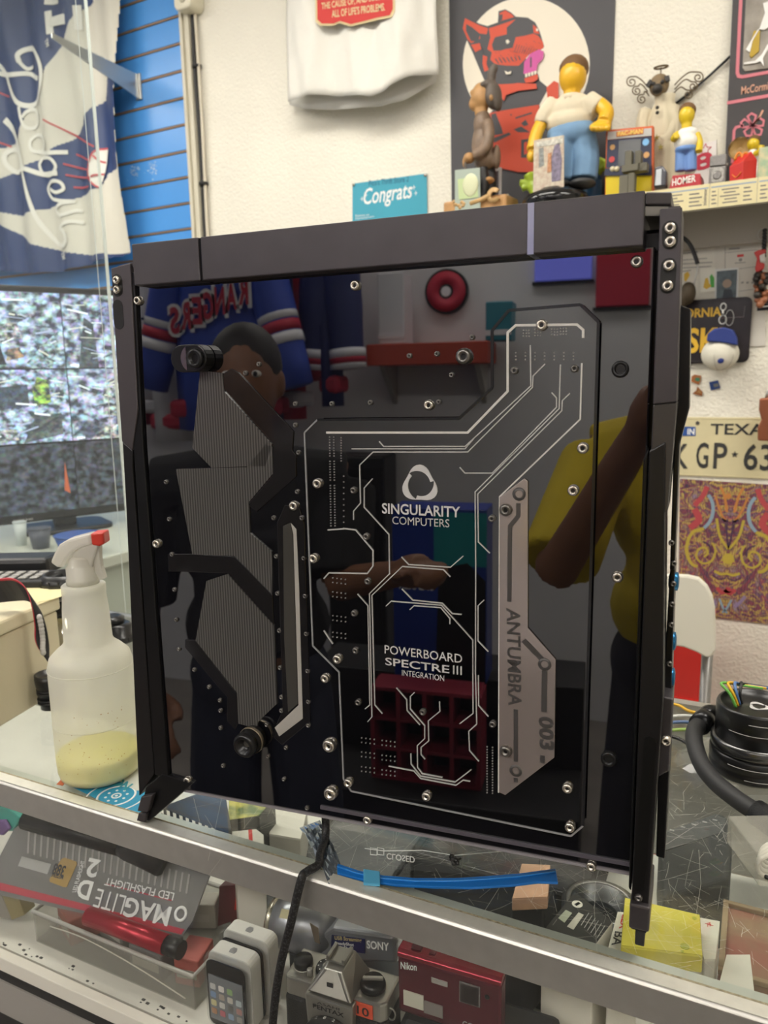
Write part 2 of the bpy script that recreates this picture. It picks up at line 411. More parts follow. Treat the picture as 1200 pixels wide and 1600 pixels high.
for pts in ([(655,165),(612,120),(355,100),(165,280),(183,965),(230,1020)], [(75,272),(140,345),(152,965),(122,990)], [(350,40),(395,88),(655,105),(735,35)],
            [(352,240),(420,310),(605,330),(668,395),(725,400)], [(253,347),(285,317),(600,342),(795,560),(797,1018),(713,1083)], [(402,370),(428,345),(595,357),(652,425),(652,460)],
            [(865,310),(828,345),(828,565),(892,632)], [(830,780),(832,968),(893,1038)], [(318,858),(382,932),(385,1000),(465,1090)],
            [(430,888),(405,912),(405,990),(495,1095),(495,1175),(448,1220),(450,1355),(480,1395),(605,1418)], [(587,945),(590,1005),(517,1065),(520,1190),(472,1230),(472,1275),(497,1305)],
            [(270,1348),(428,1378),(470,1425),(690,1467),(735,1435),(778,1443)], [(408,1270),(410,1335),(470,1410),(685,1447),(785,1370)]):
    trace(z8(pts))
# inner board outline with its bevelled corner pieces
for pts in ([(512,828),(540,826),(556,828),(583,860),(583,884),(574,896),(514,895),(506,904)], [(506,985),(520,1006)]):
    trace(pts, .0011, M_TRACE, 'board_edge')
# solder pins of the board
pins = MB()
def pin(px, py):
    u, v = cs(px, py, PY); pins.box(u-.0005, u+.0005, PY-.0005, PY+.0003, v-.0005, v+.0005)
for c in range(2):
    for r in range(34):
        if r in (8, 17): continue
        pin(515+c*6.5+r*.06, 683+r*4.2)
for r in range(10): pin(533, 684+r*4); pin(537, 744+r*9)
for gx, gy in ((520,903),(520,925),(520,962),(520,988),(565,1153),(597,1157),(565,1175),(597,1180),(565,1198),(597,1203)):
    for r in range(2):
        for c in range(4): pin(gx+c*6.6, gy+r*7+c*.8)
for c in range(2):
    for r in range(18): pin(761+c*8.5, 1167+c+r*4.2)
for gx, gy in ((818,516),(836,515),(862,514),(876,513)):
    for r in range(3):
        for c in range(3): pin(gx+c*4.4, gy+r*4.6)
for c in range(7):
    for r in range(3): pin(806+c*15, 551+r*5.4)
pins.build('solder_pins', mat('solder', (.26, .25, .24), .4), case, kind='stuff')
# printed lettering
def case_text(body, lb, rt, m=M_INK, bold=0.0, y=PY-.0006, name='lettering', shear=0):
    a, b = cs(*lb, y), cs(*rt, y)
    return lettering(body, m, case, (a[0], y, a[1]), (b[0]-a[0], 0, 0), (0, 0, b[1]-a[1]), bold, shear, name)
case_text('SINGULARITY', (597, 802.4), (719, 791.6), bold=.018)
case_text('COMPUTERS', (613, 819), (702, 811.5), M_TRACE)
case_text('POWERBOARD', (601, 1021), (722, 1022.5), bold=.004)
case_text('SPECTRE', (602, 1039), (702, 1040), bold=.012)
for k in range(3): trace([(709+k*5.8, 1040+k*.7), (709+k*5.8, 1053+k*.7)], .0011, M_INK, 'lettering')
case_text('INTEGRATION', (628, 1055.5), (694, 1055.5))
# three-bladed ring emblem
ec = cs(656, 757, PY); R = .0148
em = MB()
for k in range(3):
    a0 = math.radians(90 + 120*k)
    outer = []; inner = []
    for i in range(15):
        t = i/14; a = a0 - math.radians(75) + math.radians(150)*t
        ro = R*(1.0 + .14*math.cos(3*(a-math.radians(90))))
        ri = R*(.66 + .32*t**1.6)
        outer.append((ec[0]+ro*math.cos(a), ec[1]+ro*math.sin(a))); inner.append((ec[0]+min(ri, ro*.985)*math.cos(a), ec[1]+min(ri, ro*.985)*math.sin(a)))
    em.prism(outer + inner[::-1], PY-.0006-.0001*k, PY+.0002)
em.build('emblem', M_INK, case)
# name badge
M_BADGE = mat('polished_badge', (.42, .36, .34), .14, .55)
M_BADGE_INK = mat('badge_engraving', (.10, .095, .095), .4, .5)
BY = -.0062
MB().prism(csl([(780.5, 777), (819, 747.5), (824.6, 752), (824.6, 981.5), (868, 1031), (866, 1184), (789.5, 1242.5), (779.6, 1238)], BY), BY, -.0046).build('name_badge', M_BADGE, case, .0004)
def vtext(body, p_top, p_bot, w, bold=.02):
    a, b = cs(*p_top, BY-.0003), cs(*p_bot, BY-.0003)
    return lettering(body, M_BADGE_INK, case, (a[0], BY-.0003, a[1]), (b[0]-a[0], 0, b[1]-a[1]), (w, 0, 0), bold, 0, 'badge_lettering')
vtext('ANTUMBRA', (791, 950), (794, 1102), .0115)
vtext('003', (841, 1118), (843, 1170), .0125, .04)
def bstroke(pts, w): MB().stroke(csl(pts, BY), w, BY-.0004, BY+.0002).build('badge_engraving', M_BADGE_INK, case)
bstroke([(810, 786), (810, 806), (797, 822), (796, 940)], .0035); bstroke([(806, 1108), (806, 1190)], .0035); bstroke([(806, 1215), (806, 1222)], .0035)
bstroke([(818, 1000), (847, 1030)], .0045); bstroke([(851, 1048), (850, 1112)], .0045); bstroke([(848, 1180), (847, 1192)], .004)
for (x, y) in ((811, 772), (851, 1038), (806, 1204)):
    u, v = cs(x, y, BY)
    MB().lathe([(.0030, 0), (.0054, 0), (.0054, .0005), (.0030, .0005), (.0030, 0)], (u, BY-.0005, v), 18, 'y').build('badge_ring', M_BADGE_INK, case)
# screws
def screw_mesh(r, name, m):
    b = MB()
    b.lathe([(0, -.45*r), (.38*r, -.45*r), (.42*r, -.85*r), (.75*r, -.85*r), (.97*r, -.55*r), (r, 0), (r, .2*r)], (0,0,0), 14, 'y')
    return b
SCREWS = {}
def screw(px, py, r=.0045, y=PY, m=None):
    u, v = cs(px, py, y); key = (r, m)
    if key not in SCREWS:
        o = screw_mesh(r, 'screw', m or M_SCREW).build('screw', m or M_SCREW, case); SCREWS[key] = o
        b = MB().cyl((0, -.46*r, 0), .37*r, .02*r, 6, 'y').build('hex_socket', M_BLACK, o)
        SCREWS[key] = (o, b)
    else:
        o0, b0 = SCREWS[key]; o = o0.copy(); COL.objects.link(o)
        b = b0.copy(); COL.objects.link(b); b.parent = o
    o.location = (u, y, v)
    return o
on_plate = [(847,508),(911,700),(896,766),(497,755),(491,872),(528,1029),(545,1222),(667,1243),(887,1230),(891,1291)]
for p in on_plate: screw(*p)
for p in [(217,470),(556,446),(995,409),(671,633),(965,901),(509,1059),(460,790),(246,849),(924,1352),(575,1280),(294,1219)]: screw(*p, y=.0019)
for p in [(553,766),(573,838),(575,908),(898,576),(804,579),(554,958),(556,1016),(560,1097),(661,1112),(769,810),(770,1131)]: screw(*p, r=.0031, m=M_SCREWD)
for p in [(791,796),(791,1172)]: screw(*p, r=.0052, y=BY, m=M_SCREWD)
DIM = [(519,631),(579,629),(686,628),(462,631),(462,664),(384,583),(405,569),(640,556),(683,553),(706,586),(260,753),(265,811),(269,866),(273,921),(276,968),(280,1014),(304,1046),(327,1073),
       (344,1094),(345,1110),(345,1137),(432,869),(475,872),(434,927),(477,931),(437,985),(479,990),(438,1043),(481,1048),(440,1089),(440,1110),(482,1096),(482,1133),(447,1168),(419,1181),(417,1132),
       (465,768),(467,707),(349,1196),(444,1217),(472,809),(428,809),(480,1262),(279,1217),(738,527),(914,985)]
for p in DIM: screw(*p, r=.0023, y=.0019, m=M_SCREWD)
for p in [(726,557),(516,1163),(518,1238)]: screw(*p, r=.0068, y=.0019, m=M_SCREW if p[1] > 900 else M_SCREWD)
# ports
M_PORT = mat('port_black_metal', (.03, .03, .032), .28, .7)
for (x, y) in ((969, 577), (951, 1187)):
    u, v = cs(x, y, 0)
    p = MB().lathe([(.0034, .002), (.0036, -.0012), (.0062, -.0012), (.0066, .002)], (u, .0005, v), 20, 'y').build('port_ring', M_PORT, case)
    MB().cyl((u, .0006, v), .0032, .0012, 16, 'y').build('port_hole', M_BLACK, p)
u, v = cs(296, 560, -.012)
f = MB().prism(arc(u+.006, v, .0125, -90, 90, 10) + arc(u-.0085, v, .0125, 90, 270, 10), -.012, .0018).build('drain_fitting', M_PORT, case, .001)
MB().prism(arc(u+.003, v, .0125, 120, 240, 8), -.0124, -.0121).build('fitting_face', mat('fitting_silver', (.30, .26, .25), .2, .9), f)
MB().lathe([(.0045, .001), (.005, -.003), (.0085, -.003), (.0092, .001)], (u+.007, -.0125, v), 20, 'y').build('fitting_ring', M_PORT, f)
u, v = cs(381, 1166, -.02)
f = MB().lathe([(.0125, .0015), (.0125, -.010), (.0115, -.011), (.0115, -.014), (.0125, -.015), (.0125, -.019), (.0105, -.022), (.0075, -.022), (.0070, -.014), (0, -.014)][::-1], (u, 0, v), 24, 'y').build('hose_fitting', M_PORT, case)
MB().lathe([(.0132, -.004), (.0136, -.005), (.0136, -.008), (.0132, -.009)], (u, 0, v), 24, 'y').build('fitting_ring', mat('brass_ring', (.35, .30, .22), .3, .9), f)
MB().cyl((u, -.0150, v), .0035, .001, 12, 'y').build('fitting_core', mat('brass_core', (.45, .42, .35), .3, .9), f)

# top bar
TY = -.014
tl, tr, br, bl = csl([(205, 381.5), (1008, 297), (1006, 385), (209, 446)], TY)
zt = (tl[1]+tr[1])/2; zb = (bl[1]+br[1])/2
s1 = cs(313, 410, TY)[0]; s2 = cs(829, 350, TY)[0]
for a, b in ((tl[0], s1-.0012), (s1+.0012, s2-.0022), (s2+.0022, tr[0])):
    MB().prism([(TY, zb), (.17, zb), (.17, zt), (TY, zt)], a, b, 'x').build('top_bar', M_BAR, case, .0012)
MB().box(s1-.0014, s1+.0014, TY+.002, .168, zb+.0005, zt-.0005).build('bar_seam', M_STRUT2, case)
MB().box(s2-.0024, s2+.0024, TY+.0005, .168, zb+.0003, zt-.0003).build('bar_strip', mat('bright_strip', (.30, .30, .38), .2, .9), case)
ex0 = tr[0]; 
MB().prism([(ex0+.0002, TY+.003), (ex0+.017, TY+.012), (ex0+.017, .165), (ex0+.0002, .165)], zt-.009, zt-.0005, 'z').build('bar_end_cap', M_BAR, case, .001)
MB().prism([(ex0+.0002, TY+.006), (ex0+.015, TY+.014), (ex0+.015, .16), (ex0+.0002, .16)], zt-.016, zt-.0095, 'z').build('bar_end_lip', mat('lip_steel', (.30, .29, .28), .35, .7), case)
MB().box(tl[0]-.0005, tr[0]+.012, .01, .16, .566, zb-.0003).build('bar_shadow_gap', M_STRUT2, case)

# right strut
SY = -.016
def strut(poly, y0, y1, m, name='upright', bv=.001): return MB().prism(csl(poly, SY), y0, y1).build(name, m, case, bv)
strut([(1031, 326), (1066, 323), (1058, 628), (1020, 632)], SY, .03, M_BAR)
strut([(1020, 632), (1058, 628), (1043, 800), (1012, 815)], SY+.002, .03, mat('strut_step', (.075, .070, .068), .35, .6))
strut([(1014, 705), (1040, 690), (1036, 1100), (1010, 1460), (985, 1452)], SY+.0005, .03, M_STRUT)
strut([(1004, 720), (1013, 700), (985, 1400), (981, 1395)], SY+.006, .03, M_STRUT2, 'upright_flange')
strut([(1058, 470), (1078, 478), (1076, 640), (1060, 700), (1052, 905), (1044, 905)], .012, .05, M_STRUT2, 'rear_flange')
slot = mat('slot_recess', (.003, .003, .003), .5)
def pill(pa, pb, r, y):
    a, b = cs(*pa, y), cs(*pb, y)
    dx, dz = a[0]-b[0], a[1]-b[1]; an = math.degrees(math.atan2(dz, dx))
    return arc(a[0], a[1], r, an-90, an+90, 8) + arc(b[0], b[1], r, an+90, an+270, 8)
for pa, pb in (((1047, 357), (1047, 378)), ((1045, 415), (1043, 447))):
    MB().prism(pill(pa, pb, .0052, SY), SY-.0003, SY+.001).build('slot_recess', slot, case)
MB().prism(pill((1016, 1160), (998, 1385), .0045, SY), SY-.0003, SY+.001).build('slot_recess', mat('groove', (.008, .008, .008), .35, .4), case)
for p in ((1047, 357), (1047, 378), (1045, 415), (1043, 447), (998, 1402)): screw(*p, r=.0040, y=SY-.0004) if p[1] < 1000 else screw(*p, r=.0030, y=SY-.0004, m=M_SCREWD)
strut([(1034, 324), (1062, 320), (1062, 314), (1040, 316)], .0, .03, M_BAR, 'upright_cap', .0005)
# right foot
fa, fb = cs(984, 1411, SY-.004), cs(1012, 1456, SY-.004)
MB().box(fa[0], fb[0]+.001, SY-.005, .04, fb[1], fa[1]).build('foot', M_BAR, case, .0015)
fc = cs(996, 1476, SY-.004); 
MB().box(fa[0]+.004, fb[0]-.003, .0, .03, -.0021, fb[1]+.004).build('foot_pad', M_BLK_SOFT, case, .001)
# left strut
LY = -.003
def lstrut(poly, y0, y1, m, name='upright', bv=.001): return MB().prism(csl(poly, LY), y0, y1).build(name, m, case, bv)
lstrut([(173, 419), (203, 411), (205, 440), (215, 640), (206, 704), (190, 690), (184, 600)], LY, .03, mat('left_strut_face', (.095, .084, .090), .36, .55))
lstrut([(190, 690), (206, 704), (206, 730), (240, 1210), (216, 1245), (196, 800)], LY+.001, .03, M_STRUT)
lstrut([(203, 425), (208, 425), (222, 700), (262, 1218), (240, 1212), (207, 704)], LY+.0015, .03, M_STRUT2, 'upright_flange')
for pa, pb in (((183, 438), (184, 454)), ((184, 478), (186, 505))):
    MB().prism(pill(pa, pb, .0058, LY), LY-.0003, LY+.001).build('slot_recess', slot, case)
screw(183.5, 438, .0040, LY-.0004); screw(184, 453, .0040, LY-.0004)
lstrut([(166, 487), (178, 478), (186, 590), (172, 592)], .03, .06, mat('bracket_grey', (.16, .15, .14), .4, .4), 'rear_bracket')
lstrut([(180, 415), (207, 408), (207, 416), (181, 420)], .0, .03, M_BAR, 'upright_cap', .0005)
# left foot: raked wedge
fp = csl([(226, 1232), (252, 1210), (300, 1225), (232, 1284), (216, 1281), (219, 1270)], LY)
MB().prism(fp, LY+.001, .02).build('foot', M_STRUT2, case, .001)
fp = csl([(222, 1244), (240, 1241), (232, 1268), (216, 1266)], LY-.004)
MB().prism(fp, LY-.006, LY+.001).build('foot', M_BAR, case, .001)
fp = csl([(218, 1269), (230, 1270), (228, 1284), (215, 1281)], LY-.002)
MB().prism([(p[0], max(p[1], 0)) for p in fp], LY-.004, LY+.02).build('foot_pad', M_BAR, case, .001)
# rear tray seen to the right of the upright
strut([(1044, 905), (1052, 905), (1046, 1110), (1032, 1105)], .02, .06, M_STRUT2, 'rear_tray')
strut([(1030, 1100), (1050, 1105), (1044, 1220), (1026, 1230)], .0, .05, M_BAR, 'rear_tray')
strut([(1026, 1225), (1044, 1222), (1036, 1372), (1022, 1368)], .01, .06, M_STRUT2, 'rear_tray')
for (x, y) in ((1049, 848), (1053, 880), (1052, 912), (1050, 944), (1049, 976), (1046, 1037)): screw(x, y, .0022, .010, M_SCREWD)
screw(1040, 1156, .0042, -.002)
M_BLUE = mat('blue_anodised', (.02, .14, .30), .3, .7)
for (x, y) in ((1053, 908), (1049, 1001), (1047, 1057)):
    u, v = cs(x, y, .03)
    MB().lathe([(.004, -.004), (.0075, -.003), (.0075, .003), (.004, .004)], (u, .03, v), 16, 'x').build('blue_standoff', M_BLUE, case)
# cable leaving the case
cab = thing('power_cable', 'black braided cable hanging from the case over the counter rail', 'cable', on_z(505, 1300, 1.0))
base = Vector(cab.location)
wp = [Vector(CO) + CD*cs(506, 1282, .05)[0] - CN*.05 + Vector((0,0,.062))]
krot = lambda s_, t_, z_: KM @ Vector((s_, t_, z_))
wp += [on_z(509, 1300, 1.012), on_z(500, 1335, 1.007)]
k1 = kloc(on_z(470, 1388, 1.0)); 
wp += [krot(k1.x+.002, .014, 1.007), krot(k1.x-.003, .001, 1.0062), krot(k1.x-.005, -.0065, 1.0015)]
pl_p = KM @ Vector((0, -.0128, 0)); pl_n = (KM.to_3x3() @ Vector((0, -1, 0)))
wp += [on_plane(455, 1440, pl_p, pl_n), on_plane(440, 1500, pl_p, pl_n), on_plane(430, 1560, pl_p, pl_n), on_plane(424, 1640, pl_p, pl_n), on_plane(420, 1800, pl_p, pl_n)]
def braid_mat():
    m = mat('braided_sleeve', (.02, .02, .022), .55)
    nt = m.node_tree; b = nt.nodes['Principled BSDF']
    tc = nt.nodes.new('ShaderNodeTexCoord'); ck = nt.nodes.new('ShaderNodeTexVoronoi'); ck.inputs['Scale'].default_value = 420
    nt.links.new(tc.outputs['Object'], ck.inputs['Vector'])
    rp = nt.nodes.new('ShaderNodeValToRGB'); rp.color_ramp.elements[0].color = (.07, .07, .075, 1); rp.color_ramp.elements[1].color = (.006, .006, .007, 1); rp.color_ramp.elements[1].position = .6
    nt.links.new(ck.outputs['Distance'], rp.inputs[0]); nt.links.new(rp.outputs[0], b.inputs['Base Color']); return m
MB().tube([p - base for p in smooth_path(wp, 8)], .0042, 10).build('cable_sleeve', braid_mat(), cab)
# ---------------------------------------------------------------- slat wall, trim, cables
def remesh(o, vox, smooth=4):
    r = o.modifiers.new('remesh', 'REMESH'); r.mode = 'VOXEL'; r.voxel_size = vox; r.use_smooth_shade = True
    if smooth:
        s = o.modifiers.new('smooth', 'SMOOTH'); s.factor = .5; s.iterations = smooth
    return o
def inside(poly, x, y):
    c = False; n = len(poly); j = n-1
    for i in range(n):
        xi, yi = poly[i]; xj, yj = poly[j]
        if (yi > y) != (yj > y) and x < (xj-xi)*(y-yi)/(yj-yi)+xi: c = not c
        j = i
    return c
SLX = -1.825
M_SLAT = mat('blue_laminate', (.075, .30, .72), .32, noise=.03, nscale=6)
M_MDF = mat('raw_fibreboard', (.30, .19, .11), .8)
slatw = struct(MB().box(-4, SLX, WALL_Y-.012, WALL_Y-.001, .95, 2.94).build('wall_slat_panel', M_MDF))
pitch = .0798; zg = 2.602
z = zg - pitch*20
slat0 = lip0 = None; M_LIP = mat('brown_groove', (.34, .20, .11), .7)
while z < 2.88:
    if slat0 is None:
        slat0 = MB().prism([(WALL_Y-.026, .006), (WALL_Y-.0245, pitch-.0035), (WALL_Y-.012, pitch-.0035), (WALL_Y-.012, .006)], -3.99, SLX, 'x').build('slat', M_SLAT, slatw); s_ = slat0
    else:
        s_ = slat0.copy(); COL.objects.link(s_); s_.parent = slatw
    s_.location = (0, 0, z); z += pitch
    lp = lip0.copy() if lip0 else MB().box(-3.99, SLX, WALL_Y-.0235, WALL_Y-.0122, .0005, .0055).build('groove_lip', M_LIP)
    if lip0: COL.objects.link(lp)
    lip0 = lip0 or lp; lp.parent = s_
# scuffed paint spots on the slats
M_SCUFF = mat('scuffed_white', (.72, .80, .86), .7)
for cx, cy in ((210, 268), (238, 264)):
    sp = MB()
    for i in range(40):
        p = on_y(cx+random.gauss(0, 5), cy+random.gauss(0, 5), WALL_Y-.0266); r = random.uniform(.0006, .0022)
        sp.box(p.x-r, p.x+r, WALL_Y-.0268, WALL_Y-.0262, p.z-r*.7, p.z+r*.7)
    sp.build('paint_scuffs', M_SCUFF, slatw, kind='stuff')
M_CREAM = mat('cream_trim', (.62, .58, .46), .5)
trim = MB().box(-1.824, -1.812, WALL_Y-.03, WALL_Y, .1, 2.94)
trim.box(-1.811, -1.800, WALL_Y-.022, WALL_Y, .1, 2.94); trim.box(-1.799, -1.789, WALL_Y-.026, WALL_Y, .1, 2.94)
trim = struct(trim.build('trim_1', M_CREAM, None, .002))
cb = thing('cable_bundle', 'black and cream cables running down the wall beside the slat panel', 'cable', (-1.781, WALL_Y-.012, .2))
MB().tube([(0+.002*math.sin(i*1.3), .002*math.cos(i), i*.1) for i in range(28)], .006, 8).build('black_cable', M_BLK_SOFT, cb)
MB().tube([(.014+.003*math.sin(i*.9+1), -.002+.002*math.cos(i), i*.1) for i in range(27)], .005, 8).build('cream_cable', mat('cream_cable', (.66, .60, .48), .5), cb)
for zz in (1.62, 1.9, 2.25): MB().lathe([(.006, -.004), (.015, -.004), (.015, .004), (.006, .004)], (.006, 0, zz), 12).build('cable_tie', M_BLK_SOFT, cb)
jb = thing('junction_box', 'cream plastic sensor box on the wall above the cables', 'wall box', (-1.775, WALL_Y-.03, 2.60))
MB().prism(rrect(-.038, .035, 0, .1, .018), -.03, .03).build('box_body', mat('ivory_plastic', (.75, .70, .55), .4), jb, .006)
MB().lathe([(.006, -.034), (.012, -.034), (.014, -.03)], (.0, 0, .03), 16, 'y').build('box_button', M_CREAM, jb)

# shelf bracket
br_ = thing('shelf_bracket', 'chrome knife-shaped shelf bracket hooked into the blue slat wall', 'bracket', (-2.02, WALL_Y-.03, 2.20))
M_CHROME = mat('chrome', (.50, .50, .48), .35, .9)
q = [on_y(p[0], p[1], WALL_Y-.03) for p in ((222, 113), (222, 155), (210, 155), (210, 118))]
O_ = Vector(br_.location)
xs = (q[0].x + q[2].x)/2 - O_.x
MB().box(xs-.012, xs+.012, -.002, .004, q[1].z-O_.z, q[0].z-O_.z).build('bracket_plate', M_CHROME, br_, .001)
MB().prism([(-.003, q[1].z-O_.z+.003), (-.003, q[0].z-O_.z-.002), (-.33, q[0].z-O_.z+.010), (-.33, q[0].z-O_.z-.004)], xs-.002, xs+.002, 'x').build('bracket_arm', M_CHROME, br_, .0005)

# ---------------------------------------------------------------- banner with script lettering
def z1(p): return (p[0]/3.53, p[1]/3.53)
FY = 1.965
def fw(p):                       # crop point -> (x,z) on the banner's mean plane
    q = on_y(p[0]/3.53, p[1]/3.53, FY); return (q.x, q.z)
def fold(x, z):
    t = max(0, (x+2.62)/.6)
    return .012*math.sin(x*38+z*3) + .010*math.sin(x*17-z*5+1) - .02*t*math.sin(z*4)*.3
NAVY = [[(-400,-250),(480,-250),(480,0),(400,110),(330,250),(270,380),(250,480),(160,590),(95,760),(0,820),(-400,900)],
        [(590,430),(610,418),(650,430),(665,930),(600,960),(570,1040),(500,1060),(430,1080),(300,1140),(120,1190),(0,1170),(-300,1150),(-300,1000),(0,990),(60,940),(130,930),(220,880),(300,830),(400,750),(460,690),(465,640),(500,590),(570,550)],
        [(-400,1180),(0,1240),(100,1290),(200,1350),(350,1390),(530,1410),(720,1392),(720,1700),(-400,1700)]]
EDGE = [(655,-250),(655,300),(650,430),(668,900),(685,1080),(705,1230),(722,1395),(600,1432),(400,1480),(200,1510),(0,1490),(-300,1470),(-330,-250)]
flag = thing('sports_banner', 'navy and cream team banner with white script lettering hanging over the blue slat wall', 'banner', (-2.3, FY, 1.88))
FO = Vector(flag.location)
navyW = [[fw(p) for p in pl] for pl in NAVY]; edgeW = [fw(p) for p in EDGE]
x0 = min(p[0] for p in edgeW); x1 = max(p[0] for p in edgeW); z0 = min(p[1] for p in edgeW); z1_ = min(2.93, max(p[1] for p in edgeW))
vs = []; cf = []; nf = []; idx = {}
step = .0045; nx = int((x1-x0)/step)+1; nz = int((z1_-z0)/step)+1
def vid(i, k):
    if (i, k) not in idx:
        x = x0+i*step; z = z0+k*step; idx[(i, k)] = len(vs); vs.append((x-FO.x, fold(x, z), z-FO.z))
    return idx[(i, k)]
for i in range(nx):
    x = x0+(i+.5)*step
    for k in range(nz):
        z = z0+(k+.5)*step
        if not inside(edgeW, x, z): continue
        f = (vid(i, k), vid(i+1, k), vid(i+1, k+1), vid(i, k+1))
        (nf if any(inside(pl, x, z) for pl in navyW) else cf).append(f)
M_CLOTHC = mat('cream_satin', (.66, .64, .55), .55); M_CLOTHN = mat('navy_satin', (.018, .045, .15), .5)
b = MB(); b.add(vs, cf, True); b.build('cream_cloth', M_CLOTHC, flag)
b = MB(); b.add(vs, nf, True); b.build('navy_cloth', M_CLOTHN, flag)
def cloth_stroke(pts, w, m, name='script_lettering', k=5, dy=.004):
    P = smooth_path([Vector((*fw(p), 0)) for p in pts], k)
    P = [(p.x, p.y) for p in P]
    b = MB().stroke(P, w, 0, .001)
    b.v = [(x-FO.x, fold(x, z)-dy+y, z-FO.z) for x, y, z in b.v]
    return b.build(name, m, flag)
M_WHITE_P = mat('white_print', (.78, .77, .70), .5); M_RED_P = mat('red_print', (.55, .07, .08), .5)
W = .017
for pts, w in (([(100,340),(92,300),(120,265),(165,262),(215,300),(250,370),(256,450),(235,525),(180,575),(120,578),(80,540),(50,470),(25,400),(-40,330)], 1.0),
               ([(-40,395),(60,415),(140,400),(205,432),(235,440)], .9), ([(100,340),(130,372),(168,362)], .7),
               ([(110,590),(125,660),(150,705),(195,700),(212,650),(190,605),(150,612),(130,650)], .7),
               ([(200,745),(175,780),(185,830),(235,838),(265,800),(245,755),(200,745)], .7), ([(368,838),(290,850),(215,838)], .8),
               ([(240,872),(222,910),(245,962),(300,968),(328,925),(300,880),(240,872)], .7),
               ([(335,960),(240,962),(150,935),(70,945),(25,905),(18,850),(50,820),(95,835),(125,900),(160,1010),(190,1110),(230,1220),(285,1310),(335,1355),(370,1335),(362,1285),(335,1255)], .95),
               ([(10,655),(55,715),(105,815),(140,925)], 1.3),
               ([(280,1045),(325,1065),(360,1045),(345,1008),(300,1005),(268,1040),(290,1092),(345,1110),(405,1108)], .7),
               ([(405,1108),(340,1130),(318,1165),(350,1188),(410,1160),(440,1165)], .7), ([(450,1225),(390,1222),(345,1245),(335,1260)], .7)):
    cloth_stroke(pts, W*w, M_WHITE_P)
for pts in ([(268,62),(283,190)], [(425,30),(436,165)]): cloth_stroke(pts, .026, M_WHITE_P, 'block_lettering', 2)
cloth_stroke([(278,125),(432,95)], .03, M_WHITE_P, 'block_lettering', 2); cloth_stroke([(250,0),(330,-5)], .03, M_WHITE_P, 'block_lettering', 2)
for pts in ([(265,668),(400,742),(530,812)], [(400,845),(510,890)], [(355,905),(505,942)], [(365,965),(505,985)], [(395,1030),(510,1033)], [(-20,505),(40,530)], [(-20,780),(40,803)]):
    cloth_stroke(pts, .0055, M_RED_P, 'red_streak', 3)
ball = [fw(p) for p in ((545,832),(575,822),(600,822),(596,900),(590,950),(582,1000),(570,1038),(530,1010),(508,968),(512,910),(525,860))]
b = MB().prism(ball, 0, .001); b.v = [(x-FO.x, fold(x, z)-.005+y, z-FO.z) for x, y, z in b.v]; b.build('baseball_print', M_WHITE_P, flag)
for pts in ([(600,822),(545,832),(520,870),(507,960),(530,1010),(568,1040)], [(530,862),(560,890),(592,900)], [(512,990),(545,972),(588,965)]):
    cloth_stroke(pts, .006, M_RED_P, 'baseball_seam', 4, .0065)
for p in ((268, 232), (330, 1395)):
    a = fw(p); lettering('TM', M_WHITE_P, flag, (a[0]-FO.x, fold(*a)-.008, a[1]-FO.z), (.006, 0, -.024), (.016, 0, .004), .02)

# ---------------------------------------------------------------- clear acrylic guard
gd = thing('acrylic_guard', 'tall clear acrylic sheet standing on the left end of the glass counter', 'acrylic sheet', (-1.19, 1.08, 1.0))
MB().box(-.42, -.0026, -.003, .003, 0, 1.35).build('clear_sheet', G_CLEAR, gd)
MB().box(-.0025, 0, -.003, .003, 0, 1.35).build('polished_edge', G_EDGE, gd)
MB().box(-.024, -.0225, -.0036, -.0031, 0, 1.35).build('polished_edge', G_EDGE, gd)

# ---------------------------------------------------------------- white t-shirt
TYW = 1.975
tee = thing('white_tshirt', 'white t-shirt with a red and tan slogan print hanging on the cream wall', 't-shirt', on_y(570, 160, TYW))
TO = Vector(tee.location)
M_TEE = mat('white_cotton', (.72, .70, .64), .9, bump=.9, bscale=28)
def lerp_tab(tab, x):
    for (a, va), (b_, vb) in zip(tab, tab[1:]):
        if x <= b_: return va + (vb-va)*(x-a)/(b_-a)
    return tab[-1][1]
def tee_layer(tab, y, top, name, px0, px1, amp):
    n = 46; m = 34; vs = []; fs = []
    for i in range(n+1):
        px = px0+(px1-px0)*i/n; low = on_y(px, lerp_tab(tab, px), y); x = low.x; t = i/n
        for k in range(m+1):
            z = low.z + (top-low.z)*k/m
            sw = (1-k/m)**.5
            yy = y + amp*(math.sin(t*21+z*3)*.6 + math.sin(t*9-z*4+1)*.8)*(.35+.65*sw) + amp*.16*(math.sin(t*57+z*23)+math.sin(t*41-z*31)) - .03*math.sin(math.pi*t)**.6
            vs.append((x-TO.x, yy-TO.y, z-TO.z))
    for i in range(n):
        for k in range(m):
            a = i*(m+1)+k; fs.append((a, a+m+1, a+m+2, a+1))
    b = MB(); b.add(vs, fs, True); o = b.build(name, M_TEE, tee)
    s = o.modifiers.new('thickness', 'SOLIDIFY'); s.thickness = .0015
    return o
tee_layer([(452, 164), (480, 173), (520, 175), (560, 174), (600, 171), (640, 160), (682, 127)], TYW+.045, 2.85, 'shirt_back', 453, 681, .003)
tee_layer([(452, 160), (500, 151), (540, 152), (590, 156), (620, 140), (650, 122), (682, 113)], TYW, 2.85, 'shirt_front', 452, 682, .013)
for s, x in ((-1, -1.40), (1, -.93)):
    MB().lathe([(.05, 0), (.06, -.16)], (x-TO.x+s*.02, -.01, 2.84-TO.z), 14).build('sleeve', M_TEE, tee)
M_PLAQ = mat('red_shirt_print', (.52, .035, .03), .7); M_TAN = mat('tan_shirt_print', (.62, .50, .27), .7)
PYT = TYW-.041
def tp(px, py, y=PYT): q = on_y(px, py, y) - TO; return (q.x, q.z)
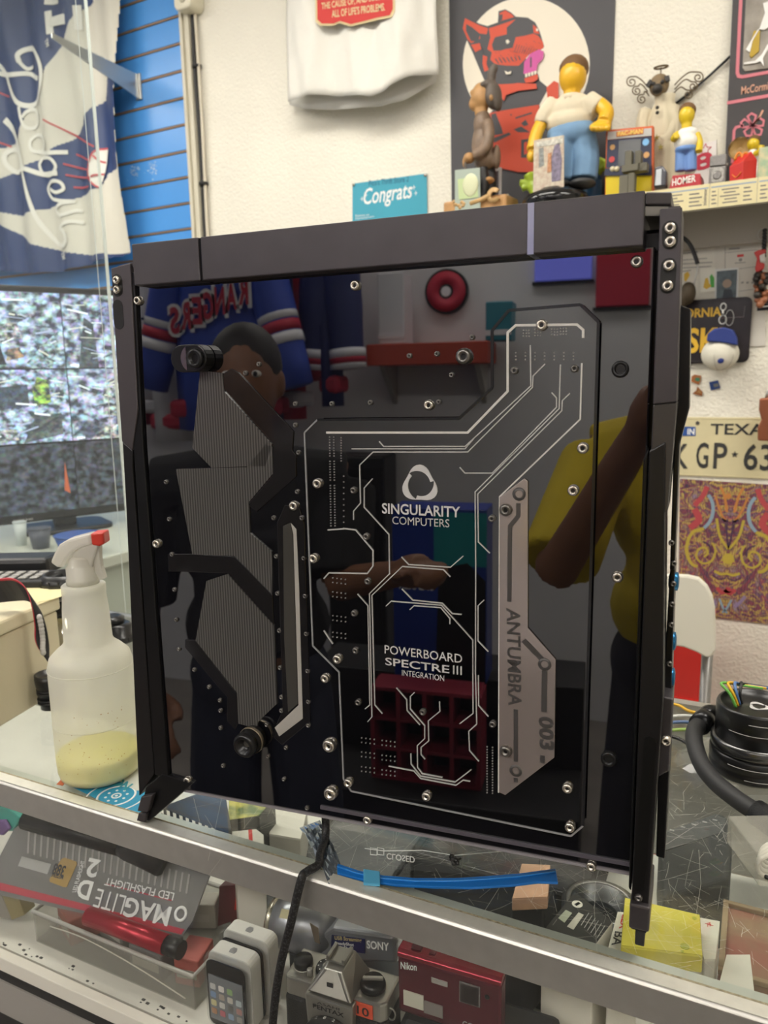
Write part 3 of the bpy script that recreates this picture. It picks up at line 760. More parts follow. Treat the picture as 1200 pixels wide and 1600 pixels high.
zT = PYT - TO.y
border = [(492,-40),(493,34),(500,40),(520,40),(530,36),(548,41),(570,36),(590,31),(612,27),(617,17),(617,-40)]
MB().prism([tp(*p) for p in border], zT, zT+.001).build('print_border', M_TAN, tee)
MB().prism([tp(p[0]+(555-p[0])*.05, p[1]-3.2, PYT) for p in border], zT-.001, zT-.0001).build('print_field', M_PLAQ, tee)
def tee_text(body, lb, rb, h):
    a, b_ = tp(*lb), tp(*rb)
    lettering(body, M_TAN, tee, (a[0], zT-.0015, a[1]), (b_[0]-a[0], 0, b_[1]-a[1]), (0, 0, h), .02)
tee_text('THE CAUSE OF, AND SOLUTION TO', (503, 17), (630, -4), .019); tee_text("ALL OF LIFE'S PROBLEMS.", (519, 28), (602, 17), .019)

# ---------------------------------------------------------------- congrats card
cdt = thing('congrats_card', 'teal thank-you card reading Congrats pinned to the cream wall', 'card', on_y(609, 340, WALL_Y-.004))
DO = Vector(cdt.location)
def dp(px, py): q = on_y(px, py, WALL_Y-.004) - DO; return (q.x, q.z)
M_TEAL = mat('teal_card', (.045, .34, .46), .45); M_TEALT = mat('dark_teal_ink', (.01, .09, .16), .6); M_WHITE = mat('white_ink', (.85, .86, .84), .5)
MB().prism([dp(551, 287), dp(667, 271), dp(668, 350), dp(551, 356)], -.001, .001).build('card_sheet', M_TEAL, cdt)
def card_text(body, lb, rb, h, m, bold=0, shear=0):
    a, b_ = dp(*lb), dp(*rb); lettering(body, m, cdt, (a[0], -.0018, a[1]), (b_[0]-a[0], 0, b_[1]-a[1]), (0, 0, h), bold, shear)
card_text("Pico's Thrift Store 2", (577, 291), (639, 284), .016, M_TEALT)
card_text('Congrats', (569, 328), (645, 317), .058, M_WHITE, .012, .25)
card_text('Business on', (556, 339), (577, 337), .006, M_WHITE); card_text('Marketplace', (556, 344), (585, 340), .006, M_WHITE)
for (x, y) in ((566, 311), (572, 305), (647, 293), (650, 302), (641, 300)):
    a = dp(x, y); MB().stroke([(a[0]-.005, a[1]), (a[0]+.005, a[1])], .0015, -.0018, -.0012).stroke([(a[0], a[1]-.006), (a[0], a[1]+.006)], .0015, -.0018, -.0012).build('sparkle_print', M_WHITE, cdt)
for (x, y) in ((553, 289), (665, 274)):
    a = dp(x, y); MB().lathe([(0, -.006), (.004, -.005), (.005, -.001)], (a[0], 0, a[1]), 10, 'y').build('push_pin', M_SCREW, cdt)

# ---------------------------------------------------------------- dog poster
pst = thing('dog_poster', 'dark poster of a red bulldog with pink tongue on a cream circle', 'poster', on_y(830, 335, WALL_Y-.003))
PO = Vector(pst.location)
def pp(px, py): q = on_y(px, py, WALL_Y-.003) - PO; return (q.x, q.z)
def z3(p): return pp(680+p[0]/4.286, p[1]/4.286)
M_PDARK = mat('poster_charcoal', (.062, .060, .066), .6); M_PCREAM = mat('poster_cream', (.74, .68, .56), .6); M_PRED = mat('poster_red', (.58, .070, .030), .6); M_PPINK = mat('poster_pink', (.55, .08, .30), .6)
MB().prism([pp(701, -60), pp(964, -75), pp(951, 322), pp(706, 345)], .0, .003).build('poster_sheet', M_PDARK, pst)
MB().prism([z3((610+425*math.cos(a*math.pi/24), 430+450*math.sin(a*math.pi/24))) for a in range(48)], -.0004, -.0001).build('print_circle', M_PCREAM, pst)
LAY = [0]
def pprint(pts, m, name):
    LAY[0] += 1; y = -.0004 - .00006*LAY[0]
    MB().prism([z3(p) for p in pts], y-.00005, y).build(name, m, pst)
pprint([(250,350),(300,470),(340,560),(400,600),(400,720),(370,760),(370,960),(440,1140),(560,1165),(700,1160),(700,700),(760,590),(700,540),(690,500),(600,380),(640,360),(700,345),(730,310),(700,210),(670,150),(620,118),(540,112),(510,85),(470,62),(425,75),(420,150),(350,175),(300,160),(195,112),(178,190),(215,275)], M_PDARK, 'dog_outline')
pprint([(200,122),(300,172),(355,190),(345,230),(300,225),(300,260),(240,290),(215,260),(185,190)], M_PRED, 'ear_print')
pprint([(208,160),(250,185),(302,228),(288,280),(240,276),(206,205)], M_PDARK, 'ear_inside_print')  # dark inside of the ear, part of the printed artwork
pprint([(432,88),(470,70),(510,95),(530,115),(440,140)], M_PRED, 'ear_print'); pprint([(436,100),(452,95),(450,135),(436,138)], M_PDARK, 'ear_inside_print')
pprint([(360,190),(440,165),(540,130),(480,185),(480,230),(400,250),(380,300),(390,340),(440,340),(470,330),(520,320),(540,250),(600,240),(660,225),(690,240),(722,280),(728,320),(690,345),(630,365),(600,400),(560,440),(480,440),(400,430),(370,400),(380,350),(350,330),(370,250)], M_PRED, 'dog_face_print')
pprint([(445,285),(480,262),(518,275),(505,312),(465,318)], M_PDARK, 'eye_print'); pprint([(474,270),(490,266),(500,280),(486,296),(474,288)], M_PCREAM, 'eye_glint')
pprint([(655,165),(680,185),(700,230),(660,220)], M_PRED, 'brow_print'); pprint([(676,190),(690,195),(690,210),(678,208)], M_PCREAM, 'eye_glint')
pprint([(320,370),(350,380),(345,430),(360,470),(330,480),(318,430)], M_PRED, 'fur_print'); pprint([(240,300),(300,290),(310,330),(270,350)], M_PRED, 'fur_print')
for k in range(9): pprint([(545+k*17, 300+k*4), (551+k*17, 296+k*4), (535+k*15, 350+k*3), (530+k*15, 352+k*3)], M_PDARK, 'wrinkle_print')
for k in range(7): pprint([(400+k*26, 395-k*3), (408+k*26, 393-k*3), (430+k*24, 425-k*4), (424+k*24, 430-k*4)], M_PDARK, 'wrinkle_print')
for k in range(46):
    a = random.uniform(0, 1); x, y = random.choice(((390+a*150, 200+a*60+random.uniform(0, 160)), (470+a*230, 240+random.uniform(0, 100)), (300+a*60, 300+a*160), (400+a*160, 345+random.uniform(0, 80)))); g = random.uniform(.3, 1.1); ln = random.uniform(14, 34)
    pprint([(x, y), (x+3, y+5), (x+ln*math.cos(g), y+ln*math.sin(g)*.8), (x+ln*.5*math.cos(g)-2, y+ln*.5*math.sin(g))], M_PDARK, 'fur_stroke')
pprint([(595,500),(600,420),(640,365),(700,335),(732,350),(726,400),(692,430),(682,480),(640,495)], M_PPINK, 'tongue_print')
pprint([(640,390),(650,385),(650,450),(640,460)], M_PDARK, 'wrinkle_print')
for k in range(4): pprint([(606+k*20, 500-k*6), (622+k*20, 495-k*6), (620+k*20, 520-k*6), (608+k*20, 522-k*6)], M_PCREAM, 'tooth_print')
pprint([(600,530),(690,500),(692,535),(660,555),(610,560)], M_PRED, 'chin_print')
pprint([(470,478),(490,488),(515,480),(510,500),(480,502)], M_PCREAM, 'tooth_print')
pprint([(400,570),(520,565),(560,560),(680,565),(685,598),(560,612),(480,640),(465,680),(430,640),(400,600)], M_PRED, 'chest_print')
pprint([(750,590),(800,545),(830,560),(830,680),(770,700),(755,650)], M_PRED, 'arm_print')
pprint([(370,760),(480,740),(700,705),(700,1158),(560,1155),(440,1128),(372,975)], M_PRED, 'body_print')
for pl in ([(380,770),(410,760),(450,860),(460,900),(400,910),(380,870)], [(580,940),(640,930),(640,1060),(580,1060)], [(530,870),(580,850),(640,890),(560,890)], [(390,930),(500,890),(512,905),(400,960)], [(540,790),(650,755),(655,765),(545,800)], [(580,830),(610,805),(630,840),(600,850)], [(508,768),(518,768),(518,778),(508,778)]):
    pprint(pl, M_PDARK, 'tattoo_print')
pprint([(600,960),(620,950),(625,1030),(600,1040)], M_PRED, 'tattoo_print')

# ---------------------------------------------------------------- wall shelf with tickets
SZ = 1.862; SF = 1.852
shf = thing('wall_shelf', 'off-white wall shelf with toys on top and old tickets taped along its edge', 'shelf', (-.2, WALL_Y, SZ))
M_SHELF = mat('shelf_paint', (.50, .47, .40), .6)
MB().box(-.70, .9, SF-WALL_Y, -.001, -.02, 0).build('shelf_board', M_SHELF, shf, .002)
MB().box(-.70, .9, SF-WALL_Y, SF-WALL_Y+.016, -.050, -.0201).build('shelf_lip', M_SHELF, shf, .001)
MB().box(-.70, .9, -.03, -.001, -.105, -.0201).build('shelf_cleat', mat('cleat_grey', (.42, .39, .34), .6), shf, .001)
M_TICKET = mat('ticket_paper', (.72, .64, .38), .7); M_TINK = mat('ticket_ink', (.16, .15, .16), .7); M_TBLUE = mat('ticket_blue', (.30, .38, .50), .7)
def ticket(px0, px1, label, side):
    a = on_y(px0, 310, SF-.001); c = on_y(px1, 310, SF-.001)
    t = thing('ticket', label, 'ticket', (a.x, SF, SZ-.0495), group='tickets along the shelf edge')
    w = c.x-a.x
    MB().box(0, w, -.0012, -.0002, 0, .0495).build('ticket_sheet', M_TICKET, t)
    y = -.0016
    MB().box(.002, w-.002, y, -.0013, .040, .0425).build('ticket_band', M_TBLUE, t)
    def tx(body, x, z, ww, h, bold=0): lettering(body, M_TINK, t, (x, y, z), (ww, 0, 0), (0, 0, h), bold)
    for k, (f0, f1) in enumerate(((.25, .62), (.30, .55), (.22, .64), (.32, .58), (.28, .6))):
        MB().box(w*f0, w*f1, y, -.0013, .033-k*.0066, .0352-k*.0066).build('printed_line', M_TINK, t)
    for k in range(4): MB().box(w*.04, w*(.12+.03*(k % 2)), y, -.0013, .031-k*.008, .0335-k*.008).build('printed_line', M_TINK, t)
    for k in range(4): MB().box(w*.72, w*(.86+.04*(k % 2)), y, -.0013, .031-k*.008, .0335-k*.008).build('printed_line', M_TINK, t)
    MB().box(w*.18, w*.185, y, -.0013, .002, .038).build('perforation', M_TINK, t)
    if side:
        lettering('ticketmaster', M_TINK, t, (w*.965, y, .006), (0, 0, .034), (-.007, 0, 0), .01)
    return t
ticket(1000, 1108, 'cream ticket with vertical lettering, taped left of the others on the shelf edge', True)
ticket(1109, 1182, 'cream ticket taped on the shelf edge below the silver lighter', False)
ticket(1183, 1290, 'cream ticket on the shelf edge running out of the picture at right', False)
# ---------------------------------------------------------------- things standing on the wall shelf
class Place:
    """a thing standing on a level surface at depth y; pixel measurements become metres around its base"""
    def __init__(s, name, label, cat, px, y, z, group=None):
        p = on_y(px, 300, y); s.o = Vector((p.x, y, z)); s.y = y
        s.t = thing(name, label, cat, s.o, 0, group)
        s.k = (RM.transposed() @ (s.o - CAM)).z / FOC              # metres per pixel here
    def P(s, px, py, dy=0.0): return on_y(px, py, s.y+dy) - s.o
    def xz(s, px, py, dy=0.0): q = s.P(px, py, dy); return (q.x, q.z)
    def E(s, b, px, py, rx, rz, ry=None, dy=0.0, n=16, m=10):
        c = s.P(px, py, dy); k = s.k; b.ell(c, (rx*k, (ry if ry else rx)*k, rz*k), n, m); return b
    def T(s, b, pts, r, n=10):
        b.tube(smooth_path([s.P(p[0], p[1], p[2] if len(p) > 2 else 0) for p in pts], 4), (r*s.k if not hasattr(r, '__len__') else r), n); return b
M_WOOD = mat('carved_wood', (.46, .25, .095), .5, noise=.2, nscale=30); M_WOODD = mat('brown_paint', (.20, .135, .09), .5, noise=.25, nscale=40)
M_WOODG = mat('dark_brown_cap', (.11, .088, .072), .6, noise=.2, nscale=40); M_WOODK = mat('black_trousers_paint', (.018, .016, .016), .45)

# carved wooden man
F = Place('carved_figurine', 'carved wooden man in brown coat and cap looking up on the shelf', 'figurine', 752, 1.94, SZ); t = F.t
b = MB(); F.E(b, 752, 152, 16, 21, 15); F.E(b, 742, 163, 9, 10, 11); F.E(b, 739, 145, 5, 5, 5); F.E(b, 768, 152, 4, 6, 5, dy=-.02); F.T(b, [(752, 165), (752, 180)], 10)
remesh(b.build('head', M_WOOD, t), .003)
b = MB(); F.E(b, 771, 150, 12.5, 19, 17); F.E(b, 763, 134, 14, 7, 15); F.E(b, 768, 118, 7, 12, 8); F.E(b, 772, 107, 6, 7, 6); F.E(b, 778, 158, 6, 15, 12)
remesh(b.build('cap', M_WOODG, t), .003)
b = MB(); F.E(b, 754, 195, 14, 22, 15); F.E(b, 754, 228, 17, 34, 17); F.E(b, 758, 250, 18, 16, 18); F.T(b, [(762, 190, -.015), (764, 215, -.03), (756, 235, -.035), (742, 243, -.03)], 8.5); F.E(b, 776, 245, 6, 18, 10)
remesh(b.build('coat', M_WOODD, t), .003)
b = MB(); F.E(b, 733, 247, 9, 8, 9, dy=-.03)
for k in range(4): F.T(b, [(731-k*2, 243+k*2, -.035), (725, 250+k*2, -.035), (726, 257+k, -.03)], 2.4)
remesh(b.build('hands', M_WOOD, t), .002, 2)
b = MB()
for dx, dy in ((-6, -.014), (6, .014)):
    F.T(b, [(760+dx, 262, dy), (762+dx, 285, dy), (760+dx, 305, dy), (758+dx, 322, dy)], 8)
remesh(b.build('trousers', M_WOODK, t), .003)
b = MB(); F.E(b, 762, 282, 10.5, 5, 11, dy=-.005); b.build('boot_cuff', M_WOOD, t)
MB().tube([F.P(727, 252, -.035), F.P(727, 262, -.035), F.P(728, 268, -.035)], .0035, 8).build('cane', M_WOODG, t)
bz = F.P(750, 320).z
MB().prism([(-.085, -.05), (.085, -.05), (.09, .03), (-.08, .03)], 0, bz+.008, 'z').build('wooden_base', M_WOOD, t, .006)
b = MB(); b.tube([F.P(735, 318, -.055), F.P(752, 312, -.055), F.P(765, 305, -.055)], .006, 8); b.lathe([(.008, -.004), (.018, -.004), (.018, .004), (.008, .004), (.008, -.004)], F.P(772, 305, -.055), 16, 'y', a0=.6, a1=5.6)
b.build('carved_wrench', mat('light_wood', (.52, .33, .14), .5), t)
b = MB()
for i in range(16): F.E(b, 715+random.uniform(-8, 10), 322+random.uniform(-8, 3), 4, 3, 4, dy=-.045+random.uniform(-.01, .01), n=6, m=4)
b.build('carved_scraps', mat('light_wood'), t) if False else b.build('carved_scraps', MATS['light_wood'], t)

# green plastic-cased card
F = Place('green_card', 'small pale green card in a clear sleeve before the carved man', 'card', 730, 1.885, SZ); t = F.t
MB().prism([F.xz(711, 266), F.xz(750, 262), F.xz(751, 345), F.xz(711, 350)], -.002, .002).build('card_sleeve', mat('grey_green_sleeve', (.36, .42, .36), .3), t, .001)
MB().prism([F.xz(715, 280, -.003), F.xz(745, 276, -.003), F.xz(747, 308, -.003), F.xz(717, 312, -.003)], -.0035, -.0022).build('card_print', mat('pale_green_print', (.48, .58, .30), .4), t)
b = MB(); F.E(b, 735, 289, 13, 17, 2, dy=-.0035); b.build('egg_print', mat('cream_green_print', (.62, .64, .42), .4), t)
# small framed photo behind
F = Place('framed_photo', 'small white-edged frame behind the carved man', 'picture', 772, 1.985, SZ); t = F.t
MB().prism([F.xz(768, 263), F.xz(783, 261), F.xz(782, 345), F.xz(768, 345)], 0, .006).build('frame', mat('white_frame', (.70, .68, .66), .4), t, .001)
MB().prism([F.xz(769, 268), F.xz(779, 267), F.xz(779, 345), F.xz(769, 345)], -.001, -.0001).build('photo', mat('dark_photo', (.12, .11, .12), .4), t)
F = Place('stone_chip', 'tiny pale rock standing on the shelf beside the black disc', 'rock', 793, 1.92, SZ); t = F.t
b = MB(); F.E(b, 793, 330, 6, 26, 6, n=7, m=6); b.build('rock_body', mat('pale_rock', (.42, .38, .28), .8, noise=.3, nscale=60), t)

# big doll (plain stand-in) on a glossy black disc
M_YEL = mat('yellow_vinyl', (.75, .42, .02), .35); M_DENIM = mat('blue_doll_cloth', (.17, .30, .47), .8, noise=.08, nscale=30); M_DOLLSHIRT = mat('cream_doll_cloth', (.66, .58, .43), .85, noise=.05, nscale=20)
F = Place('black_disc', 'glossy black round stand under the big doll', 'stand', 868, 1.915, SZ); t = F.t
r = 51*F.k; h = F.P(868, 290).z
MB().lathe([(r, 0), (r, h*.35), (r*.95, h*.55), (r*.6, h*.75), (r*.55, h*.82), (0, h*.82)], (0, 0, 0), 32).build('disc_body', mat('gloss_black', (.01, .01, .011), .12), t)
hd = h*.82
F = Place('cloth_doll', 'large yellow vinyl doll in cream shirt and blue trousers on the shelf', 'doll', 892, 1.94, SZ+hd+.0005); t = F.t
b = MB(); F.E(b, 895, 120, 21, 25, 21); F.T(b, [(895, 135), (893, 152)], 13); remesh(b.build('head', M_YEL, t), .003)
M_DHAIR = mat('brown_doll_hair', (.16, .08, .03), .7)
b = MB(); F.E(b, 897, 108, 22.5, 20, 22.5, dy=.008); b.build('hair', M_DHAIR, t)
b = MB(); F.E(b, 893, 172, 34, 24, 24); F.E(b, 890, 190, 38, 22, 27); F.T(b, [(918, 158, -.005), (936, 170, -.01)], 16); F.T(b, [(868, 160, -.005), (852, 180, -.015), (848, 192, -.015)], 14)
remesh(b.build('shirt', M_DOLLSHIRT, t), .0035, 3)
b = MB(); b.lathe([(17*F.k, 0), (21*F.k, -9*F.k)], F.P(893, 150), 14); b.build('collar', M_DOLLSHIRT, t)
b = MB(); F.T(b, [(935, 162, -.01), (948, 175, -.02), (944, 190, -.03)], 11); F.E(b, 938, 197, 17, 8, 10, dy=-.03)
for k in range(4): F.E(b, 926+k*8, 200, 4.5, 5, 5, dy=-.045)
remesh(b.build('arm', M_YEL, t), .0025, 3)
b = MB(); F.T(b, [(848, 188, -.015), (838, 210, -.03), (832, 235, -.045)], 10); F.E(b, 831, 244, 8, 9, 8, dy=-.045)
remesh(b.build('arm', M_YEL, t), .0025, 3)
b = MB(); F.E(b, 893, 208, 39, 22, 27)
F.T(b, [(878, 215, -.01), (874, 245, -.012), (872, 283, -.015)], [.030, .028, .027]+[.027]*99 if False else 20); F.T(b, [(910, 215, .005), (915, 245, .005), (912, 280, .0)], 21)
remesh(b.build('trousers', M_DENIM, t), .0035, 3)
b = MB(); F.E(b, 872, 289, 20, 7, 26, dy=-.02); F.E(b, 910, 287, 20, 7, 26, dy=-.015); b.build('shoes', mat('grey_shoe', (.05, .05, .05), .5), t)
# lime toy hand
F = Place('lime_toy', 'lime green and blue rubber toy with splayed fingers behind the doll', 'toy', 838, 2.018, SZ); t = F.t
b = MB()
for x, y in ((812, 285), (815, 295), (822, 272), (832, 268)): F.T(b, [(832, 288, .0), (x, y, -.01)], 5)
F.E(b, 832, 288, 9, 10, 8); F.T(b, [(832, 290), (845, 320), (850, 345)], 9)
remesh(b.build('toy_hand', mat('lime_rubber', (.45, .62, .05), .35), t), .003, 2)
b = MB()
for x, y in ((934, 246), (945, 250), (946, 262)): F.T(b, [(936, 262, .0), (x, y, -.01)], 5)
F.E(b, 936, 262, 7, 12, 7); remesh(b.build('toy_hand', MATS['lime_rubber'], t), .003, 2)
b = MB(); F.T(b, [(850, 340), (900, 300), (936, 272)], 9); F.E(b, 925, 300, 15, 34, 12); b.build('toy_arm', mat('toy_blue', (.03, .12, .25), .4), t)
# leaning photo card
F = Place('leaning_photo_card', 'faded photo card of figures leaning against the doll', 'card', 858, 1.875, SZ); t = F.t
MB().prism([F.xz(834, 219), F.xz(881, 211), F.xz(881, 345), F.xz(832, 345)], 0, .004).build('card_sheet', mat('faded_card', (.60, .54, .42), .6, col2=(.48, .36, .28), nscale=90), t, .0008)
for poly, c in (([(838, 222), (880, 214), (879, 224), (839, 230)], 'card_sky'), ([(866, 228), (874, 222), (878, 250), (876, 282), (862, 284), (861, 250)], 'card_mauve'), ([(842, 232), (849, 230), (850, 258), (842, 262)], 'card_grey'), ([(856, 240), (862, 238), (862, 268), (855, 270)], 'card_orange')):
    mm = mat(c, {'card_sky': (.55, .53, .46), 'card_mauve': (.20, .17, .24), 'card_grey': (.24, .25, .24), 'card_orange': (.50, .24, .12)}[c], .6, noise=.4, nscale=120)
    MB().prism([F.xz(*p, -.0008) for p in poly], -.0008, -.0002).build('figure_print', mm, t)

# arcade cabinet toy
F = Place('arcade_toy', 'miniature arcade cabinet toy with orange sides and yellow panel', 'toy', 983, 1.93, SZ); t = F.t
M_ORANGE = mat('orange_toy', (.62, .11, .02), .4); M_ARC = mat('arcade_navy', (.02, .025, .06), .35)
MB().prism([F.xz(947, 203), F.xz(1021, 196), F.xz(1021, 345), F.xz(944, 345)], 0, .016).build('cabinet', M_ORANGE, t, .002)
MB().prism([F.xz(950, 206, -.002), F.xz(1018, 200, -.002), F.xz(1018, 212, -.002), F.xz(949, 218, -.002)], -.003, -.0005).build('marquee', mat('marquee_silver', (.50, .48, .46), .4), t)
MB().prism([F.xz(963, 206, -.004), F.xz(1006, 201, -.004), F.xz(1005, 209, -.004), F.xz(963, 214, -.004)], -.0045, -.0031).build('marquee_sign', mat('sign_orange', (.55, .14, .03), .4), t)
a = F.xz(965, 213, -.006); c = F.xz(1004, 208, -.006)
lettering('PAC-MAN', mat('sign_yellow', (.78, .55, .12), .4), t, (a[0], -.005, a[1]), (c[0]-a[0], 0, c[1]-a[1]), (0, 0, .0105), .03)
MB().prism([F.xz(949, 219, -.002), F.xz(1018, 213, -.002), F.xz(1018, 258, -.002), F.xz(947, 262, -.002)], -.002, -.0003).build('bezel', M_ARC, t)
MB().prism([F.xz(967, 220, -.003), F.xz(1001, 217, -.003), F.xz(1001, 258, -.003), F.xz(965, 261, -.003)], -.003, -.0021).build('screen', mat('toy_screen', (.075, .08, .085), .2), t)
for x, y, r_, m_ in ((957, 230, 4, 'dot_tan'), (956, 249, 4.5, 'dot_red'), (1009, 222, 5, 'dot_blue'), (1010, 242, 4.5, 'dot_tan')):
    mm = mat(m_, {'dot_tan': (.60, .33, .12), 'dot_red': (.55, .05, .05), 'dot_blue': (.20, .45, .75)}[m_], .4)
    c = F.xz(x, y, -.003); MB().cyl((c[0], -.0032, c[1]), r_*F.k, .001, 12, 'y').build('bezel_print', mm, t)
MB().prism([F.xz(946, 264, -.008), F.xz(1018, 258, -.008), F.xz(1018, 274, -.008), F.xz(945, 275, -.008)], -.012, -.0005).build('control_panel', M_ARC, t)
for x in (957, 964, 998, 1009): c = F.P(x, 264, -.012); MB().ell(c, .006).build('control_button', mat('button_cream', (.68, .62, .42), .4), t)
MB().prism([F.xz(947, 272, -.006), F.xz(1018, 268, -.006), F.xz(1018, 345, -.006), F.xz(946, 345, -.006)], -.008, -.0005).build('front_panel', mat('arcade_yellow', (.74, .56, .01), .4), t)
# grey block toy
F = Place('block_toy', 'grey-brown square block toy before the arcade cabinet', 'toy', 992, 1.885, SZ); t = F.t
M_BLK = mat('taupe_blocks', (.13, .12, .085), .6)
for (x0_, y0_, x1_, y1_, d) in ((979, 238, 990, 262, 0), (993, 236, 1003, 258, .01), (974, 258, 1000, 272, 0), (990, 254, 1012, 270, .012), (982, 272, 994, 345, .002), (968, 275, 984, 345, .004)):
    p = F.xz(x0_, y1_); q = F.xz(x1_, y0_)
    MB().box(p[0], q[0], d-.02, d+.006, min(p[1], q[1]) if y1_ < 300 else 0, max(p[1], q[1])).build('block', M_BLK, t, .001)
# small silver recorder
F = Place('silver_recorder', 'small silver and black gadget lying between arcade toy and red base', 'gadget', 1031, 1.875, SZ); t = F.t
MB().prism([F.xz(1024, 262), F.xz(1036, 259), F.xz(1042, 268), F.xz(1042, 292), F.xz(1022, 294)], -.008, .02).build('gadget_body', mat('gunmetal', (.08, .08, .09), .3, .6), t, .004)
MB().prism([F.xz(1025, 265, -.01), F.xz(1034, 263, -.01), F.xz(1033, 289, -.01), F.xz(1023, 290, -.01)], -.0095, -.0081).build('gadget_face', mat('silver_face', (.42, .44, .45), .3, .7), t, .001)

# pug angel
F = Place('pug_angel', 'pug-headed angel figure in a cream robe with wire wings and halo', 'figurine', 1033, 2.0, SZ); t = F.t
M_ROBE = mat('cream_robe', (.62, .55, .40), .85); M_PUG = mat('pug_fawn', (.20, .14, .075), .6, noise=.2, nscale=60); M_PUGD = mat('pug_mask', (.03, .026, .024), .5); M_WIRE = mat('bronze_wire', (.16, .12, .07), .4, .8)
k = F.k; H = F.P(1033, 150).z
vs = []; fs = []; n = 48; prof = [(0, 33), (.18, 31), (.38, 27), (.6, 26), (.76, 28), (.86, 20), (.93, 14), (1.0, 15)]
for zf, rr in prof:
    for j in range(n):
        a = 2*math.pi*j/n; r_ = rr*k*(1 + (.12 if zf < .9 else .05)*math.sin(a*9+zf*2)*(1.1-zf*.6))
        vs.append((r_*math.cos(a), r_*.75*math.sin(a), zf*H))
for i in range(len(prof)-1):
    for j in range(n): fs.append((i*n+j, i*n+(j+1) % n, (i+1)*n+(j+1) % n, (i+1)*n+j))
fs.append(tuple(range(n-1, -1, -1))); fs.append(tuple((len(prof)-1)*n+j for j in range(n)))
b = MB(); b.add(vs, fs, True); b.build('robe', M_ROBE, t)
b = MB(); F.T(b, [(1010, 172, -.0), (1004, 195, -.008), (1008, 214, -.014), (1028, 224, -.018)], 11); remesh(b.build('sleeve', M_ROBE, t), .004)
b = MB(); F.T(b, [(1050, 168, -.0), (1052, 190, -.008), (1045, 210, -.014), (1034, 222, -.018)], 11); remesh(b.build('sleeve', M_ROBE, t), .004)
b = MB(); F.E(b, 1030, 133, 15, 16, 15); F.E(b, 1028, 140, 11, 9, 12, dy=-.015); remesh(b.build('head', M_PUG, t), .0025)
b = MB(); F.E(b, 1027, 139, 8, 7.5, 8, dy=-.032); remesh(b.build('muzzle', M_PUGD, t), .002, 2)
for x, y in ((1021, 131), (1035, 128)): b = MB(); F.E(b, x, y, 3.2, 3.2, 3, dy=-.026, n=10, m=6); b.build('eye', M_PUGD, t)
for pts in ([(1016, 124), (1009, 134), (1014, 138), (1020, 128)], [(1038, 120), (1046, 118), (1047, 126), (1041, 129)]):
    MB().prism([F.xz(*p, -.015) for p in pts], -.02, -.012).build('ear', M_PUGD, t, .001)
MB().ell(F.P(1027, 168, -.034), .004).ell(F.P(1027, 176, -.037), .004).build('robe_buttons', M_PUGD, t)
c = F.P(1033, 105); MB().tube([(c.x+10*k*math.cos(a*.3142), c.y+6*k*math.sin(a*.3142), c.z) for a in range(20)], .0022, 6, True).tube([(c.x, c.y-6*k*0, c.z), F.P(1032, 120)], .0015, 6).build('halo', M_WIRE, t)
def spiral(pts, cx, cy, r0, a0, turns, sgn):
    out = list(pts)
    for i in range(14):
        a = a0 + sgn*turns*2*math.pi*i/13; r_ = r0*(1-i/16)
        out.append((cx+r_*math.cos(a), cy-r_*math.sin(a)))
    return out
for sgn, name in ((-1, 'wing'), (1, 'wing')):
    b = MB()
    for i, (ax, ay, mx_, my_, cx, cy, r_) in enumerate(((1012, 136, 995, 120, 987, 128, 9), (1012, 143, 1000, 131, 995, 142, 8), (1014, 150, 1007, 143, 1003, 155, 8))):
        if sgn > 0:
            ax, mx_, cx = 2*1031-ax+4, 2*1031-mx_+10, 2*1031-cx+16; ay, my_, cy = ay-3, my_-7, cy-7
        pts = spiral([(ax, ay), ((ax+mx_)/2, (ay+my_)/2-2), (mx_, my_)], cx, cy, r_, math.radians(70 if sgn < 0 else 110), 1.6, 1 if sgn < 0 else -1)
        b.tube(smooth_path([F.P(p[0], p[1], .012) for p in pts], 3), .0016, 6)
    b.build(name, M_WIRE, t)
for x, y in ((1026, 215), (1032, 230)):
    c = F.xz(x, y, -.04); st = []
    for i in range(10): a = math.pi/2+i*math.pi/5; r_ = (5 if i % 2 == 0 else 2)*k; st.append((c[0]+r_*math.cos(a), c[1]+r_*math.sin(a)))
    MB().prism(st, -.0405, -.0385).build('star_charm', mat('old_gold', (.30, .24, .06), .4, .6), t)

# little figure on red base (plain stand-in) with its name plate
F = Place('yellow_figurine', 'small yellow figure in white shirt and blue trousers on a red base', 'figurine', 1075, 1.895, SZ); t = F.t
M_YEL2 = mat('yellow_plastic', (.70, .50, .02), .35); M_WSH = mat('white_plastic', (.82, .80, .74), .4); M_BLU2 = mat('blue_plastic', (.14, .27, .58), .4)
b = MB(); F.E(b, 1073, 180, 12, 15, 12); F.T(b, [(1073, 190), (1073, 203)], 8); remesh(b.build('head', M_YEL2, t), .002)
b = MB(); F.E(b, 1074, 173, 12.8, 12, 12.8, dy=.005); b.build('hair', M_DHAIR, t)
b = MB(); F.E(b, 1072, 222, 18, 15, 15); F.E(b, 1074, 208, 16, 9, 11); remesh(b.build('shirt', M_WSH, t), .002)
b = MB(); F.T(b, [(1061, 208), (1053, 217, -.01), (1057, 211, -.025)], 5.5); remesh(b.build('arm', M_YEL2, t), .002, 2)
b = MB(); F.T(b, [(1088, 208), (1093, 222), (1092, 237, -.01)], 5.5); remesh(b.build('arm', M_YEL2, t), .002, 2)
b = MB(); F.E(b, 1072, 233, 17, 8, 14); F.T(b, [(1064, 238), (1063, 268)], 8.5); F.T(b, [(1080, 238), (1080, 267)], 8.5); remesh(b.build('trousers', M_BLU2, t), .002, 2)
M_REDP = mat('red_plastic', (.42, .02, .03), .35)
